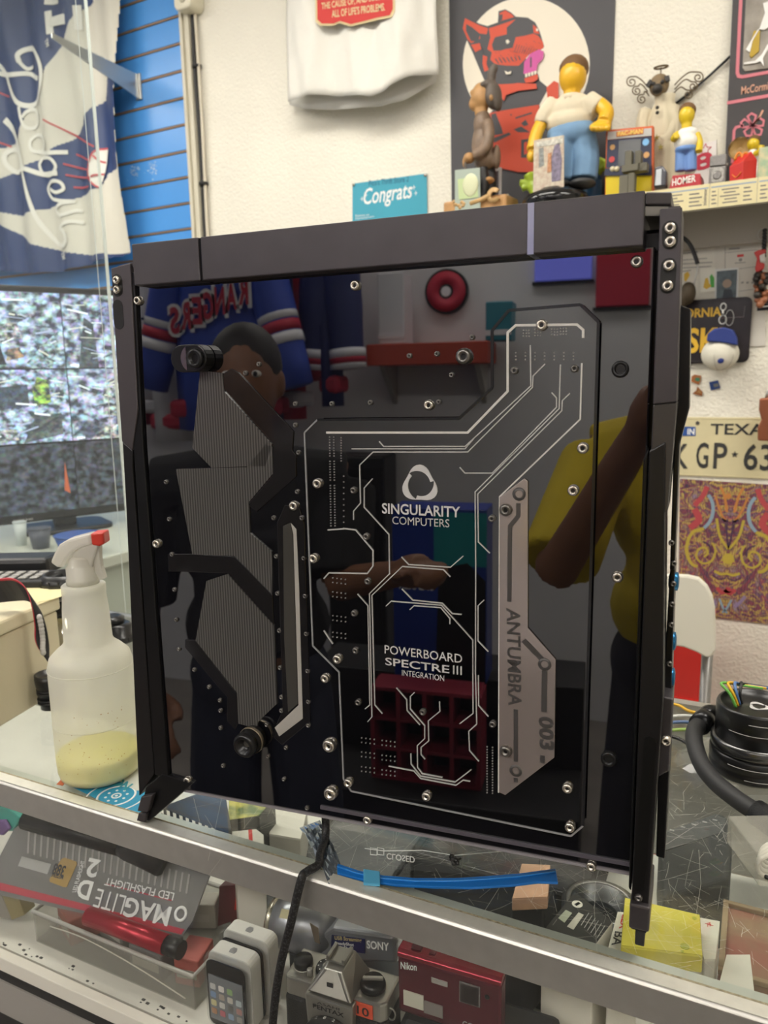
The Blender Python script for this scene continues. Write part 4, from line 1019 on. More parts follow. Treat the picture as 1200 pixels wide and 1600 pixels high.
p0_ = F.xz(1047, 276, -.02); p1_ = F.xz(1095, 272, -.02)
MB().prism([(p0_[0], 0), (p1_[0]+.004, 0), (p1_[0], p1_[1]), (p0_[0]+.006, p0_[1])], -.03, .03).build('base', M_REDP, t, .002)
a = F.xz(1050, 291, -.03); c = F.xz(1087, 284, -.03)
lettering('HOMER', M_WSH, t, (a[0], -.0308, max(.003, a[1])), (c[0]-a[0], 0, .003), (0, 0, .015), .02)

# greeting card with red figure 8
F = Place('number_card', 'white card with a red number 8 and star behind the lighter', 'card', 1100, 2.0, SZ); t = F.t
MB().prism([F.xz(1087, 225), F.xz(1120, 219), F.xz(1122, 320), F.xz(1086, 320)], 0, .002).build('card_sheet', mat('white_card', (.72, .68, .66), .6), t)
M_RINK = mat('red_ink', (.50, .03, .06), .5)
a = F.xz(1085, 269, -.001); lettering('8', M_RINK, t, (a[0], -.001, a[1]), (.040, 0, .006), (-.004, 0, .036), .03)
a = F.xz(1102, 234, -.001)
st = [(a[0]+(9 if i % 2 == 0 else 4)*F.k*math.cos(math.pi/2+i*math.pi/5), a[1]+(9 if i % 2 == 0 else 4)*F.k*math.sin(math.pi/2+i*math.pi/5)) for i in range(11)]
MB().stroke(st, .0012, -.0012, -.0004).build('star_print', M_RINK, t)
# flip lighter
F = Place('flip_lighter', 'silver flip-top lighter with an engraved emblem standing on the shelf', 'lighter', 1124, 1.88, SZ); t = F.t
M_PEW = mat('pewter', (.22, .21, .20), .35, .8, noise=.2, nscale=150); M_PEWL = mat('pewter_light', (.38, .37, .34), .4, .7, noise=.3, nscale=300)
MB().prism([F.xz(1110, 245), F.xz(1136, 241), F.xz(1135, 259), F.xz(1109, 262)], -.007, .007).build('lighter_lid', M_PEW, t, .002)
lo = F.xz(1109, 263); hi = F.xz(1135, 260)
MB().box(lo[0], hi[0], -.007, .007, 0, lo[1]).build('lighter_body', M_PEW, t, .002)
MB().prism(rrect(lo[0]+.005, hi[0]-.004, .006, lo[1]-.003, .006), -.0082, -.0071).build('engraved_plate', M_PEWL, t, .0006)
MB().lathe([(.006, -.0088), (.009, -.0088), (.009, -.008)], ((lo[0]+hi[0])/2, 0, lo[1]*.52), 20, 'y').build('emblem_ring', M_PEW, t)
MB().cyl((hi[0]+.001, 0, lo[1]), .0022, .006, 8).build('hinge', M_PEWL, t)
MB().cyl(((lo[0]+hi[0])/2-.004, .004, 0), .0015, F.P(1120, 218).z, 6).build('wick_tube', M_PEW, t) if False else None
sk = Place('wooden_skewer', 'thin grey skewer standing behind the lighter', 'skewer', 1121, 1.91, SZ)
MB().tube([(0, 0, 0), sk.P(1120, 218)], [.0025, .0006], 6).build('skewer_stick', mat('grey_wood', (.30, .27, .22), .7), sk.t)
# red toy meal box
F = Place('red_box', 'red toy carton with two yellow arched handles and a smile', 'toy', 1163, 1.885, SZ); t = F.t
M_RED = mat('bright_red', (.56, .025, .02), .4); M_ARCH = mat('amber_arch', (.70, .22, .02), .35)
l = F.xz(1142, 263)[0]; m1 = F.xz(1163, 268)[0]; r_ = F.xz(1183, 253)[0]; ht = F.P(1142, 263).z; hr = F.P(1165, 247).z
MB().add([(l, -.012, 0), (m1, -.03, 0), (r_, .0, 0), (l+.03, .02, 0), (l-.002, -.012, ht), (m1-.001, -.03, ht+.004), (r_, .0, ht+.010), (l+.03, .02, ht+.005), (l+.013, -.002, hr+.006), (m1+.012, -.008, hr+.010)],
         [(0, 3, 2, 1), (0, 1, 5, 4), (1, 2, 6, 5), (2, 3, 7, 6), (3, 0, 4, 7), (4, 5, 9, 8), (5, 6, 9), (6, 7, 8, 9), (7, 4, 8)]).build('carton', M_RED, t, .001)
for x in (1154, 1164):
    c = F.xz(x, 250, -.005)
    MB().tube([(c[0]+.0065*math.cos(a*math.pi/10), -.006, c[1]+.014*math.sin(a*math.pi/10)) for a in range(11)], .0026, 8).build('arched_handle', M_ARCH, t)
MB().tube([( l+.005+i*.0022, -.0155-i*.0022*.85, ht*.5-.008*math.sin(math.pi*i/8)) for i in range(9)], .0010, 6).build('smile_print', M_ARCH, t)
# tan shell toy with plain yellow figure
F = Place('shell_toy', 'yellow toy rider with tan shell behind the red carton', 'toy', 1168, 1.985, SZ); t = F.t
b = MB(); b.lathe([(.004, .012), (.012, .006), (.022, -.004), (.024, -.006), (.020, -.002), (.006, .009)], F.P(1156, 233), 18, 'y'); b.build('shell', mat('tan_plastic', (.40, .25, .09), .45), t)
b = MB(); F.E(b, 1177, 225, 9, 10, 9); remesh(b.build('head', M_YEL2, t), .002, 2)
b = MB(); F.E(b, 1178, 220, 9.5, 8.5, 9.5, dy=.004); b.build('hair', M_DHAIR, t)
b = MB(); F.E(b, 1176, 246, 9, 13, 9); F.E(b, 1174, 275, 12, 30, 12); remesh(b.build('body', M_WSH, t), .002, 2)
b = MB(); F.T(b, [(1180, 240, -.01), (1187, 237, -.02), (1190, 227, -.02)], 4.5); remesh(b.build('arm', M_YEL2, t), .002, 2)
F = Place('map_cube', 'pale green and cream map-printed cube at the right end of the shelf', 'ornament', 1196, 1.90, SZ); t = F.t
a = F.xz(1187, 234); c = F.xz(1212, 229)
MB().box(a[0], c[0], -.02, .04, 0, a[1]).build('cube_body', mat('map_paper', (.60, .56, .34), .6, col2=(.34, .46, .30), nscale=60), t, .002)

# ---------------------------------------------------------------- boxed display with pink neon lines
F = Place('pink_line_display', 'black display board with pink outlines, clear window and printed flower', 'display board', 1200, 2.03, SZ); t = F.t
M_NEON = mat('pink_print', (.62, .18, .22), .5); M_BOARD = mat('board_black', (.045, .040, .042), .5, noise=.12, nscale=14); M_PEACH = mat('peach_print', (.70, .36, .24), .5)
MB().prism([F.xz(1146, -30), F.xz(1330, -50), F.xz(1310, 262), F.xz(1131, 288)], 0, .018).build('board', M_BOARD, t, .001)
def nl(pts, w=.007, m=None, name='pink_line'): MB().stroke([F.xz(*p, -.001) for p in pts], w, -.0016, -.0004).build(name, m or M_NEON, t)
nl([(1159, -30), (1152, 113), (1154, 119), (1160, 120), (1240, 106)]); nl([(1136, 161), (1260, 139)]); nl([(1144, 255), (1147, 204), (1150, 199), (1157, 197)], .006); nl([(1157, 197), (1162, 196)], .006)
a = F.xz(1158, 148, -.001); c = F.xz(1212, 138, -.001)
lettering('McCormick', M_PEACH, t, (a[0], -.0015, a[1]), (c[0]-a[0], 0, c[1]-a[1]), (0, 0, .017), .012)
fcx, fcy = 1176, 196
for i in range(5):
    a = math.radians(95+72*i); R_ = 19
    tip = (fcx+R_*math.cos(a), fcy-R_*math.sin(a)); l_ = (fcx+R_*.85*math.cos(a+.42), fcy-R_*.85*math.sin(a+.42)); r2_ = (fcx+R_*.85*math.cos(a-.42), fcy-R_*.85*math.sin(a-.42))
    nl([(fcx, fcy), (fcx+R_*.45*math.cos(a+.5), fcy-R_*.45*math.sin(a+.5)), l_, tip, r2_, (fcx+R_*.45*math.cos(a-.5), fcy-R_*.45*math.sin(a-.5)), (fcx, fcy)], .004, None, 'flower_print')
nl([(fcx, fcy), (1187, 183), (1192, 172)], .004, M_PEACH, 'flower_print')
MB().prism([F.xz(1167, -30, -.002), F.xz(1290, -40, -.002), F.xz(1280, 95, -.002), F.xz(1164, 112, -.002), F.xz(1160, 106, -.002)], -.003, -.0005).build('display_window', mat('window_grey', (.30, .27, .23), .35, noise=.3, nscale=25), t, .002)
MB().prism([F.xz(*p, -.005) for p in ((1178, 48), (1188, 47), (1186, 80), (1174, 91), (1171, 87), (1173, 65))], -.006, -.0031).build('mustard_label', mat('mustard', (.45, .30, .02), .4), t, .001)
M_GLARE = mat('glare_white', (.86, .85, .82), .12)
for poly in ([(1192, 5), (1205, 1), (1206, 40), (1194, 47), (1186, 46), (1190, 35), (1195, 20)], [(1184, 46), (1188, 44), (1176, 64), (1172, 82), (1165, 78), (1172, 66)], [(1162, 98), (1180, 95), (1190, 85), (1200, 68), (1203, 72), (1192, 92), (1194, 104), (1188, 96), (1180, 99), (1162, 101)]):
    MB().prism([F.xz(*p, -.006) for p in poly], -.0075, -.0031).build('painted_glare', M_GLARE, t, .001)  # white glare on the window's crumpled plastic, painted as flat shapes
cr = thing('wall_cable', 'thin black cable stretched across the wall behind the angel figure', 'cable', on_y(1052, 165, 2.04))
o_ = Vector(cr.location)
MB().tube([on_y(1049, 167, 2.042)-o_, on_y(1080, 143, 2.042)-o_, on_y(1110, 117, 2.042)-o_, on_y(1141, 88, 2.042)-o_], .003, 6).build('cord_line', M_BLK_SOFT, cr)
MB().tube([on_y(1053, 168, 2.044)-o_, on_y(1100, 130, 2.044)-o_], .0022, 6).build('cord_line', mat('grey_cord', (.35, .33, .30), .5), cr)

# ---------------------------------------------------------------- wall below the shelf
class Flat:
    """a thing lying flat against the wall"""
    def __init__(s, name, label, cat, px, py, y, group=None):
        s.o = on_y(px, py, y); s.y = y; s.t = thing(name, label, cat, s.o, 0, group)
    def xz(s, px, py): q = on_y(px, py, s.y) - s.o; return (q.x, q.z)
    def poly(s, pts, d0, d1, name, m, bv=0): return MB().prism([s.xz(*p) for p in pts], d0, d1).build(name, m, s.t, bv)
    def line(s, pts, w, d, name, m): return MB().stroke([s.xz(*p) for p in pts], w, d, d+.0004).build(name, m, s.t)
    def text(s, body, lb, rb, h, d, m, bold=0, shear=0, lean=0):
        a, c = s.xz(*lb), s.xz(*rb); return lettering(body, m, s.t, (a[0], d, a[1]), (c[0]-a[0], 0, c[1]-a[1]), (lean, 0, h), bold, shear)
    def disc(s, px, py, r, d, h, name, m, n=16): c = s.xz(px, py); return MB().cyl((c[0], d-h, c[1]), r, h, n, 'y').build(name, m, s.t)
M_PAPER = mat('white_paper', (.66, .63, .56), .7); M_PINK = mat('paper_ink', (.28, .27, .26), .7)
F = Flat('notice_sheet', 'white printed notice sheet under the shelf beside the headset band', 'paper', 1085, 560, WALL_Y-.002)
F.poly([(1040, 396), (1122, 388), (1124, 475), (1038, 480)], 0, .001, 'sheet', M_PAPER)
for k, (a, c) in enumerate(((1060, 1094), (1062, 1104), (1062, 1090), (1062, 1105), (1062, 1113), (1062, 1111), (1060, 1080))):
    F.line([(a, 384+k*6.2+4*(k > 2)), (c, 381+k*6.2+4*(k > 2))], .0035 if k < 3 else .002, -.0006, 'printed_line', M_PINK)
F.poly([(1069, 428), (1075, 424), (1078, 430), (1072, 440), (1069, 438)], -.0008, -.0002, 'cartoon_print', mat('banana_yellow', (.66, .42, .05), .6))
F = Flat('order_sheet', 'white form with a small red-topped calendar drawing under the shelf', 'paper', 1150, 560, WALL_Y-.0035)
F.poly([(1117, 372), (1196, 362), (1196, 540), (1116, 545)], 0, .001, 'sheet', mat('grey_white_paper', (.62, .59, .53), .7))
for pts in ([(1134, 378), (1184, 373)], [(1133, 395), (1184, 390)], [(1133, 377), (1133, 430)], [(1155, 420), (1185, 416)], [(1155, 455), (1178, 452)]): F.line(pts, .0012, -.0006, 'form_line', M_PINK)
F.line([(1139, 389), (1156, 388)], .003, -.0006, 'printed_line', M_PINK)
F.poly([(1152, 398), (1162, 397), (1162, 401), (1152, 402)], -.0008, -.0002, 'calendar_print', M_RED); F.poly([(1152, 402), (1162, 401), (1162, 410), (1152, 411)], -.0007, -.0002, 'calendar_print', M_PAPER)
F.disc(1157, 406, .004, -.0007, .0003, 'calendar_print', M_PINK); F.line([(1148, 411), (1165, 410)], .002, -.0008, 'printed_line', M_PINK)
for k in range(3): F.line([(1158+k*8, 442), (1162+k*8, 441)], .004, -.0006, 'printed_line', M_PINK)
F = Flat('cartoon_sticker', 'small white sticker with yellow and green shapes left of the photo', 'sticker', 1107, 455, WALL_Y-.006)
F.poly([(1094, 420), (1117, 417), (1117, 455), (1094, 458)], 0, .001, 'sticker_sheet', mat('sticker_white', (.72, .70, .62), .5))
F.poly([(1099, 449), (1102, 435), (1106, 434), (1108, 443), (1112, 447), (1104, 452)], -.0006, -.0001, 'yellow_print', MATS['banana_yellow']); F.poly([(1109, 432), (1112, 428), (1116, 434), (1116, 449), (1111, 449)], -.0006, -.0001, 'green_print', mat('leaf_green', (.07, .36, .06), .6))
F = Flat('wall_photo', 'dark teal photo print with white border above the black plate', 'photo', 1135, 475, WALL_Y-.008)
F.poly([(1117, 421), (1154, 418), (1153, 472), (1117, 474)], 0, .001, 'photo_border', mat('photo_white', (.66, .67, .66), .4))
F.poly([(1120, 424), (1152, 421), (1150, 472), (1119, 474)], -.0006, -.0001, 'photo_print', mat('photo_teal', (.055, .085, .10), .35, noise=.5, nscale=70))
F.disc(1136, 443, .010, -.0007, .0003, 'face_print', mat('photo_face', (.30, .22, .17), .5)); F.poly([(1128, 474), (1131, 452), (1143, 452), (1148, 473)], -.001, -.0006, 'figure_print', mat('photo_navy', (.02, .03, .045), .5))
# headset
F = Flat('headset', 'black headset with thin band hanging from the shelf beside the case', 'headset', 1066, 420, 1.99)
c = F.xz(1066, 420)
MB().tube(smooth_path([Vector((*F.xz(*p), 0)).xzy for p in ((1040, 398), (1052, 374), (1066, 371), (1078, 382), (1086, 400), (1090, 412))], 4), .0045, 8).build('head_band', M_BLK_SOFT, F.t)
MB().tube(smooth_path([Vector((*F.xz(*p), 0)).xzy for p in ((1090, 412), (1089, 425), (1084, 445))], 4), .002, 6).build('band_wire', M_CHROME, F.t)
b = MB(); p_ = F.xz(1075, 458); b.ell((p_[0], 0, p_[1]), (.018, .022, .026)); b.ell((p_[0]-.012, 0, p_[1]-.012), (.014, .02, .022)); remesh(b.build('ear_cup', mat('ear_foam', (.05, .035, .018), .7), F.t), .003)
# black plate
F = Flat('black_license_plate', 'black license plate with raised yellow letters under the photo', 'license plate', 1110, 570, WALL_Y-.012)
M_PLB = mat('plate_black', (.02, .016, .018), .25); M_PLY = mat('plate_yellow', (.70, .42, .03), .4)
a = F.xz(1176, 463); c = F.xz(1170, 566); x1 = F.xz(1173, 515)[0]; x0 = x1-.305
MB().prism(rrect(x0, x1, c[1], a[1], .014), 0, .0015).build('plate_sheet', M_PLB, F.t, .0006)
rim = rrect(x0+.004, x1-.004, c[1]+.004, a[1]-.004, .012)
MB().stroke(rim + rim[:1], .004, -.0012, .0002).build('raised_rim', M_PLB, F.t, .0006)
F.text('CALIFORNIA', (1025, 500), (1127, 494), .022, -.0012, M_PLY, .03)
F.text('SKI', (1072, 552), (1129, 551), .060, -.0014, M_PLY, .03)
MB().stroke([F.xz(1124, 497), F.xz(1162, 495), F.xz(1164, 478)], .0015, -.001, .0001).build('tab_emboss', mat('plate_dark_emboss', (.10, .08, .08), .3), F.t)
# cap keychain
F = Flat('cap_keychain', 'miniature white and blue baseball cap hanging on a silver key ring', 'keychain', 1125, 575, 2.005)
M_CAPW = mat('cap_white', (.70, .67, .57), .8, noise=.04, nscale=40); M_CAPB = mat('cap_blue', (.016, .035, .20), .6)
b = MB(); p_ = F.xz(1125, 553); kk = .0015; b.ell((p_[0], 0, p_[1]), (28*kk, 22*kk, 25*kk), 24, 14); o = b.build('cap_crown', M_CAPW, F.t)
for i in range(6):
    a = i*math.pi/3+.3
    MB().tube([(p_[0]+28.3*kk*math.sin(t_)*math.cos(a), 22.3*kk*math.sin(t_)*math.sin(a), p_[1]-25.3*kk*math.cos(t_)) for t_ in [j*.17 for j in range(10)]], .0006, 5).build('cap_seam', mat('cap_thread', (.45, .42, .34), .8), F.t)
bb = [F.xz(*p) for p in ((1106, 534), (1108, 522), (1118, 514), (1133, 512), (1147, 516), (1153, 528), (1154, 540), (1140, 537), (1125, 535))]
MB().prism(bb, -.03, -.004).build('cap_brim', M_CAPB, F.t, .003)
p_ = F.xz(1128, 563); MB().ell((p_[0], -.028, p_[1]), (.0075, .004, .0075)).build('cap_badge', M_CAPB, F.t)
c = F.xz(1130, 500); MB().tube([(c[0]+.008*math.cos(i*.45), -.012, c[1]+.010*math.sin(i*.45)) for i in range(14)], .0016, 6, True).build('key_ring', M_CHROME, F.t)
c2 = F.xz(1131, 480); MB().tube([(c2[0]+.006*math.cos(i*.45), -.012, c2[1]+.008*math.sin(i*.45)) for i in range(14)], .0016, 6, True).tube([(c2[0], -.012, c2[1]-.008), (c[0], -.012, c[1]+.01)], .003, 6).build('snap_hook', M_CHROME, F.t)
MB().tube([(c[0]+.014+.009*math.cos(i*.45), -.008, c[1]+.004+.018*math.sin(i*.45)) for i in range(14)], .0007, 5, True).build('split_ring', M_CHROME, F.t)
# enamel pins
for i, (px, py, lab, nm, c1, c2_) in enumerate(((1088, 593, 'orange and green enamel pin on the wall, upper of the left pair', 'enamel_pin', (.36, .13, .04), (.05, .20, .12)), (1090, 612, 'brown enamel pin on the wall, lower of the left pair', 'enamel_pin', (.28, .10, .03), (.40, .22, .08)), (1117, 602, 'square blue enamel pin on the wall below the cap', 'enamel_pin', (.02, .05, .18), (.16, .16, .14)))):
    F = Flat(nm, lab, 'pin', px, py, WALL_Y-.001, 'enamel pins on the wall')
    sh = [(-7, 5), (-3, 8), (3, 7), (8, 6), (7, -2), (4, -8), (-2, -6), (-8, -3)] if i == 0 else [(-8, -3), (-2, 2), (0, 9), (4, 4), (8, 0), (7, -7), (0, -5)] if i == 1 else [(-9, 5), (5, 8), (9, -4), (-6, -8)]
    F.poly([(px+p[0], py-p[1]) for p in sh], -.003, 0, 'pin_base', mat('pin_%d' % i, c1, .3), .0006)
    F.poly([(px+p[0]*.5+2, py-p[1]*.4) for p in sh], -.0036, -.0031, 'pin_enamel', mat('pin_in_%d' % i, c2_, .3))
# texas plate
F = Flat('texas_license_plate', 'cream license plate with dark letters reading TEXAS', 'license plate', 1140, 750, WALL_Y-.004)
M_PLC = mat('plate_cream', (.66, .59, .36), .4, noise=.04, nscale=20); M_PLI = mat('plate_ink', (.035, .035, .035), .5)
zt_ = F.xz(1130, 652)[1]; zb_ = F.xz(1130, 746)[1]; cx_ = F.xz(1158, 700)[0]
MB().prism(rrect(cx_-.1525, cx_+.1525, zb_, zt_, .012), 0, .0015).build('plate_sheet', M_PLC, F.t, .0006)
rim = rrect(cx_-.149, cx_+.149, zb_+.0035, zt_-.0035, .01); MB().stroke(rim+rim[:1], .0025, -.001, .0001).build('raised_rim', M_PLC, F.t, .0005)
F.text('TEXAS', (1110, 679), (1209, 680), .027, -.0012, M_PLI, .012)
F.text('K', (1050, 732), (1075, 732), .062, -.0014, M_PLI, .012); F.text('G', (1087, 731), (1106, 732), .064, -.0014, M_PLI, .012); F.text('P', (1114, 732), (1135, 733), .064, -.0014, M_PLI, .012); F.text('63', (1161, 734), (1206, 736), .064, -.0014, M_PLI, .012)
a = F.xz(1148, 710); MB().prism([(a[0]+(.0085 if i % 2 == 0 else .0035)*math.cos(math.pi/2+i*math.pi/5), a[1]+(.0085 if i % 2 == 0 else .0035)*math.sin(math.pi/2+i*math.pi/5)) for i in range(10)], -.0014, -.0002).build('star_emboss', M_PLI, F.t)
F.poly([(1060, 666), (1087, 667), (1087, 681), (1060, 681)], -.0012, -.0002, 'sticker', mat('sticker_blue', (.03, .09, .32), .4)); F.text('IN', (1074, 679), (1085, 679), .015, -.0016, M_WHITE, .03)
for px in (1090, 1217): F.disc(px, 661, .005, 0, .0015, 'plate_bolt', M_SCREW, 12)
# copper hasp at the frame edge
F = Flat('copper_block', 'reddish copper padlock body hanging over the right of the cream plate', 'padlock', 1200, 688, 1.985)
MB().prism([F.xz(*p) for p in ((1187, 622), (1232, 620), (1232, 690), (1184, 688), (1184, 668), (1190, 655), (1186, 640))], -.012, .012).build('lock_body', mat('copper', (.36, .13, .07), .35, .7), F.t, .004)
MB().tube([(F.xz(1198, 622)[0]+.02*(1-math.cos(i*math.pi/8)), 0, F.xz(1198, 622)[1]+.03*math.sin(i*math.pi/8)) for i in range(9)], .004, 8).build('lock_shackle', M_CHROME, F.t)
# beaded keychain with doll
F = Flat('beaded_keychain', 'dark braided keychain with red and brown beads hanging under the shelf', 'keychain', 1190, 480, 2.0)
b = MB()
for i in range(9): p_ = F.xz(1195-.2*i, 360+i*5); b.ell((p_[0], 0, p_[1]), (.0055, .0055, .005), 8, 6)
b.build('chain_braid', M_BLACK, F.t)
c = F.xz(1191, 366); MB().tube([(c[0]+.009*math.cos(i*.45), 0, c[1]+.012*math.sin(i*.45)) for i in range(14)], .001, 5, True).build('key_ring', M_CHROME, F.t)
F.poly([(1178, 395), (1186, 391), (1197, 390), (1197, 396), (1190, 400), (1187, 410), (1195, 412), (1194, 420), (1182, 428), (1180, 420), (1183, 405)], -.008, .004, 'red_ribbon', M_RED, .002)
F.poly([(1187, 400), (1196, 396), (1196, 410), (1188, 409)], -.012, -.0081, 'doll_face', mat('doll_white', (.70, .66, .62), .5), .002)
b = MB(); b2 = MB()
for i in range(40):
    p_ = F.xz(1191+random.uniform(-10, 10), 425+random.uniform(0, 52)); (b if i % 2 else b2).ell((p_[0], random.uniform(-.012, .006), p_[1]), random.uniform(.005, .009), 8, 6)
b.build('dark_beads', mat('dark_bead', (.03, .025, .02), .3), F.t); b2.build('brown_beads', mat('brown_bead', (.30, .11, .05), .35), F.t)
F = Flat('black_tag', 'small black tag with a white line below the beaded keychain', 'tag', 1195, 485, WALL_Y-.003)
F.poly([(1183, 475), (1215, 471), (1215, 483), (1183, 486)], -.001, .001, 'tag_sheet', M_BLACK); F.line([(1186, 480), (1212, 477)], .003, -.0016, 'tag_line', M_WHITE)

# psychedelic poster
def psy_mat():
    m = bpy.data.materials.new('visionary_print'); m.use_nodes = True; nt = m.node_tree; N = nt.nodes; L = nt.links; bs = N['Principled BSDF']; bs.inputs['Roughness'].default_value = .55
    tc = N.new('ShaderNodeTexCoord'); sx = N.new('ShaderNodeSeparateXYZ'); L.new(tc.outputs['Object'], sx.inputs[0])
    ab = N.new('ShaderNodeMath'); ab.operation = 'ABSOLUTE'; L.new(sx.outputs['X'], ab.inputs[0])
    cb_ = N.new('ShaderNodeCombineXYZ'); L.new(ab.outputs[0], cb_.inputs['X']); L.new(sx.outputs['Z'], cb_.inputs['Y'])
    n1 = N.new('ShaderNodeTexNoise'); n1.inputs['Scale'].default_value = 22; n1.inputs['Detail'].default_value = 4; n1.inputs['Distortion'].default_value = 2.2; L.new(cb_.outputs[0], n1.inputs['Vector'])
    rp = N.new('ShaderNodeValToRGB'); e = rp.color_ramp.elements
    cols = [(.32, (.05, .03, .06)), (.40, (.22, .05, .07)), (.44, (.07, .04, .09)), (.48, (.38, .22, .07)), (.51, (.40, .34, .08)), (.54, (.32, .07, .08)), (.58, (.09, .05, .12)), (.63, (.30, .20, .10)), (.68, (.20, .12, .24)), (.76, (.35, .38, .25))]
    e[0].position, e[0].color = cols[0][0], (*cols[0][1], 1); e[1].position, e[1].color = cols[-1][0], (*cols[-1][1], 1)
    for p, c in cols[1:-1]: x = e.new(p); x.color = (*c, 1)
    L.new(n1.outputs['Fac'], rp.inputs[0])
    wv = N.new('ShaderNodeTexWave'); wv.inputs['Scale'].default_value = 60; wv.inputs['Distortion'].default_value = 9; wv.inputs['Detail'].default_value = 3; L.new(cb_.outputs[0], wv.inputs['Vector'])
    mx = N.new('ShaderNodeMixRGB'); mx.blend_type = 'OVERLAY'; mx.inputs[0].default_value = .4; L.new(rp.outputs[0], mx.inputs[1]); L.new(wv.outputs['Fac'], mx.inputs[2]); L.new(mx.outputs[0], bs.inputs['Base Color'])
    return m
F = Flat('visionary_poster', 'mirror-symmetric poster of a winged mask face in reds, golds and purples', 'poster', 1138, 860, WALL_Y-.003)
M_PSY = psy_mat()
F.poly([(1062, 748), (1212, 758), (1212, 977), (1060, 958)], 0, .002, 'poster_sheet', M_PSY)
def both(pts, w, m, name='ornament_print', d=-.0008):
    P = [(q.x, q.y) for q in smooth_path([Vector((*F.xz(*p), 0)) for p in pts], 4)]
    for s in (1, -1): MB().stroke([(p[0]*s, p[1]) for p in P], w, d, d+.0004).build(name, m, F.t)
M_PB = mat('poster_blue', (.24, .34, .42), .5); M_PG = mat('poster_gold', (.46, .36, .05), .5); M_PV = mat('poster_violet', (.06, .03, .07), .5); M_PRD = mat('poster_rose', (.42, .06, .07), .5); M_PO = mat('poster_orange', (.50, .20, .05), .5)
both([(1107, 773), (1113, 785), (1114, 800), (1109, 815), (1100, 825)], .008, M_PB); both([(1100, 826), (1085, 830), (1076, 842), (1073, 862), (1080, 880), (1090, 885)], .008, M_PG)
both([(1113, 848), (1118, 860), (1112, 876), (1098, 880), (1088, 870), (1092, 858), (1102, 856), (1106, 864), (1100, 870)], .005, M_PG); both([(1098, 846), (1108, 852), (1110, 864)], .004, M_PV)
both([(1105, 760), (1098, 775), (1085, 790)], .012, M_PRD); both([(1085, 795), (1092, 812), (1078, 825)], .016, M_PRD); both([(1126, 760), (1132, 775), (1136, 800)], .006, M_PO); both([(1118, 775), (1126, 800), (1134, 815)], .005, M_PO)
both([(1120, 810), (1124, 835), (1132, 850), (1138, 858)], .006, M_PG); both([(1116, 892), (1126, 897), (1136, 896)], .006, M_PG); both([(1112, 898), (1124, 905), (1134, 903)], .003, M_PV); both([(1120, 918), (1128, 926), (1137, 922)], .009, M_PRD)
both([(1128, 810), (1133, 814), (1138, 813)], .006, M_PV); both([(1134, 818), (1138, 856)], .004, M_PV); both([(1124, 935), (1130, 950), (1136, 958)], .005, M_PB); both([(1118, 945), (1110, 935), (1104, 925)], .008, mat('poster_lilac', (.25, .19, .32), .5))
for (px, py, r, m) in ((1138, 873, .014, M_PG), (1138, 775, .007, M_PO), (1138, 922, .008, M_PRD)): F.disc(px, py, r, -.0005, .0003, 'centre_print', m)

# ---------------------------------------------------------------- chair behind the counter
chp = on_y(1085, 950, 1.55)
ch = thing('chair', 'white-backed chair with grey tube frame behind the counter', 'chair', (chp.x, 1.55, 0)); CHO = Vector((chp.x, 1.55, 0))
def cp(px, py, dy=0): q = on_y(px, py, 1.55+dy)-CHO; return (q.x, q.z)
pts = [cp(*p) for p in ((1118, 1015), (1113, 1024), (1104, 1026), (1090, 1018), (1070, 1010), (1030, 1003))]
top = [cp(*p) for p in ((1030, 896), (1075, 898), (1092, 902), (1105, 914), (1113, 930), (1117, 950), (1118, 985))]
MB().prism(top + pts, -.008, .008).build('backrest', mat('white_chair_plastic', (.80, .77, .66), .35), ch, .004)
rx = cp(1103, 1030)[0]
for dx in (0, -.38):
    for yy, z1 in ((0.022, cp(1103, 1000)[1]), (-.36, .45)):
        MB().tube([(rx+dx, yy, z1), (rx+dx, yy+.0, .45), (rx+dx, yy + (.05 if yy > 0 else -.02), 0)], .011, 10).build('leg', mat('grey_tube', (.28, .27, .26), .35, .7), ch)
MB().box(rx-.39, rx+.01, -.38, .0, .44, .47).build('seat', MATS['white_chair_plastic'], ch, .01)
rb = thing('red_bin', 'red plastic storage bin behind the white chair', 'bin', (chp.x-.05, 1.86, 0))
o_ = Vector(rb.location)
l = (on_y(1030, 1050, 1.8)-o_).x; r_ = (on_y(1097, 1050, 1.8)-o_).x; zt2 = (on_y(1080, 995, 1.8)-o_).z
MB().box(l, r_, -.06, .12, 0, zt2).build('bin_body', M_RED, rb, .006)
for k in range(4): MB().box(l-.004, r_+.004, -.064, .124, zt2-.14*k-.16, zt2-.14*k-.15).build('bin_rib', M_RED, rb)
MB().box(l-.006, r_+.006, -.068, .125, zt2+.0005, zt2+.02).build('bin_lid', M_RED, rb, .003)
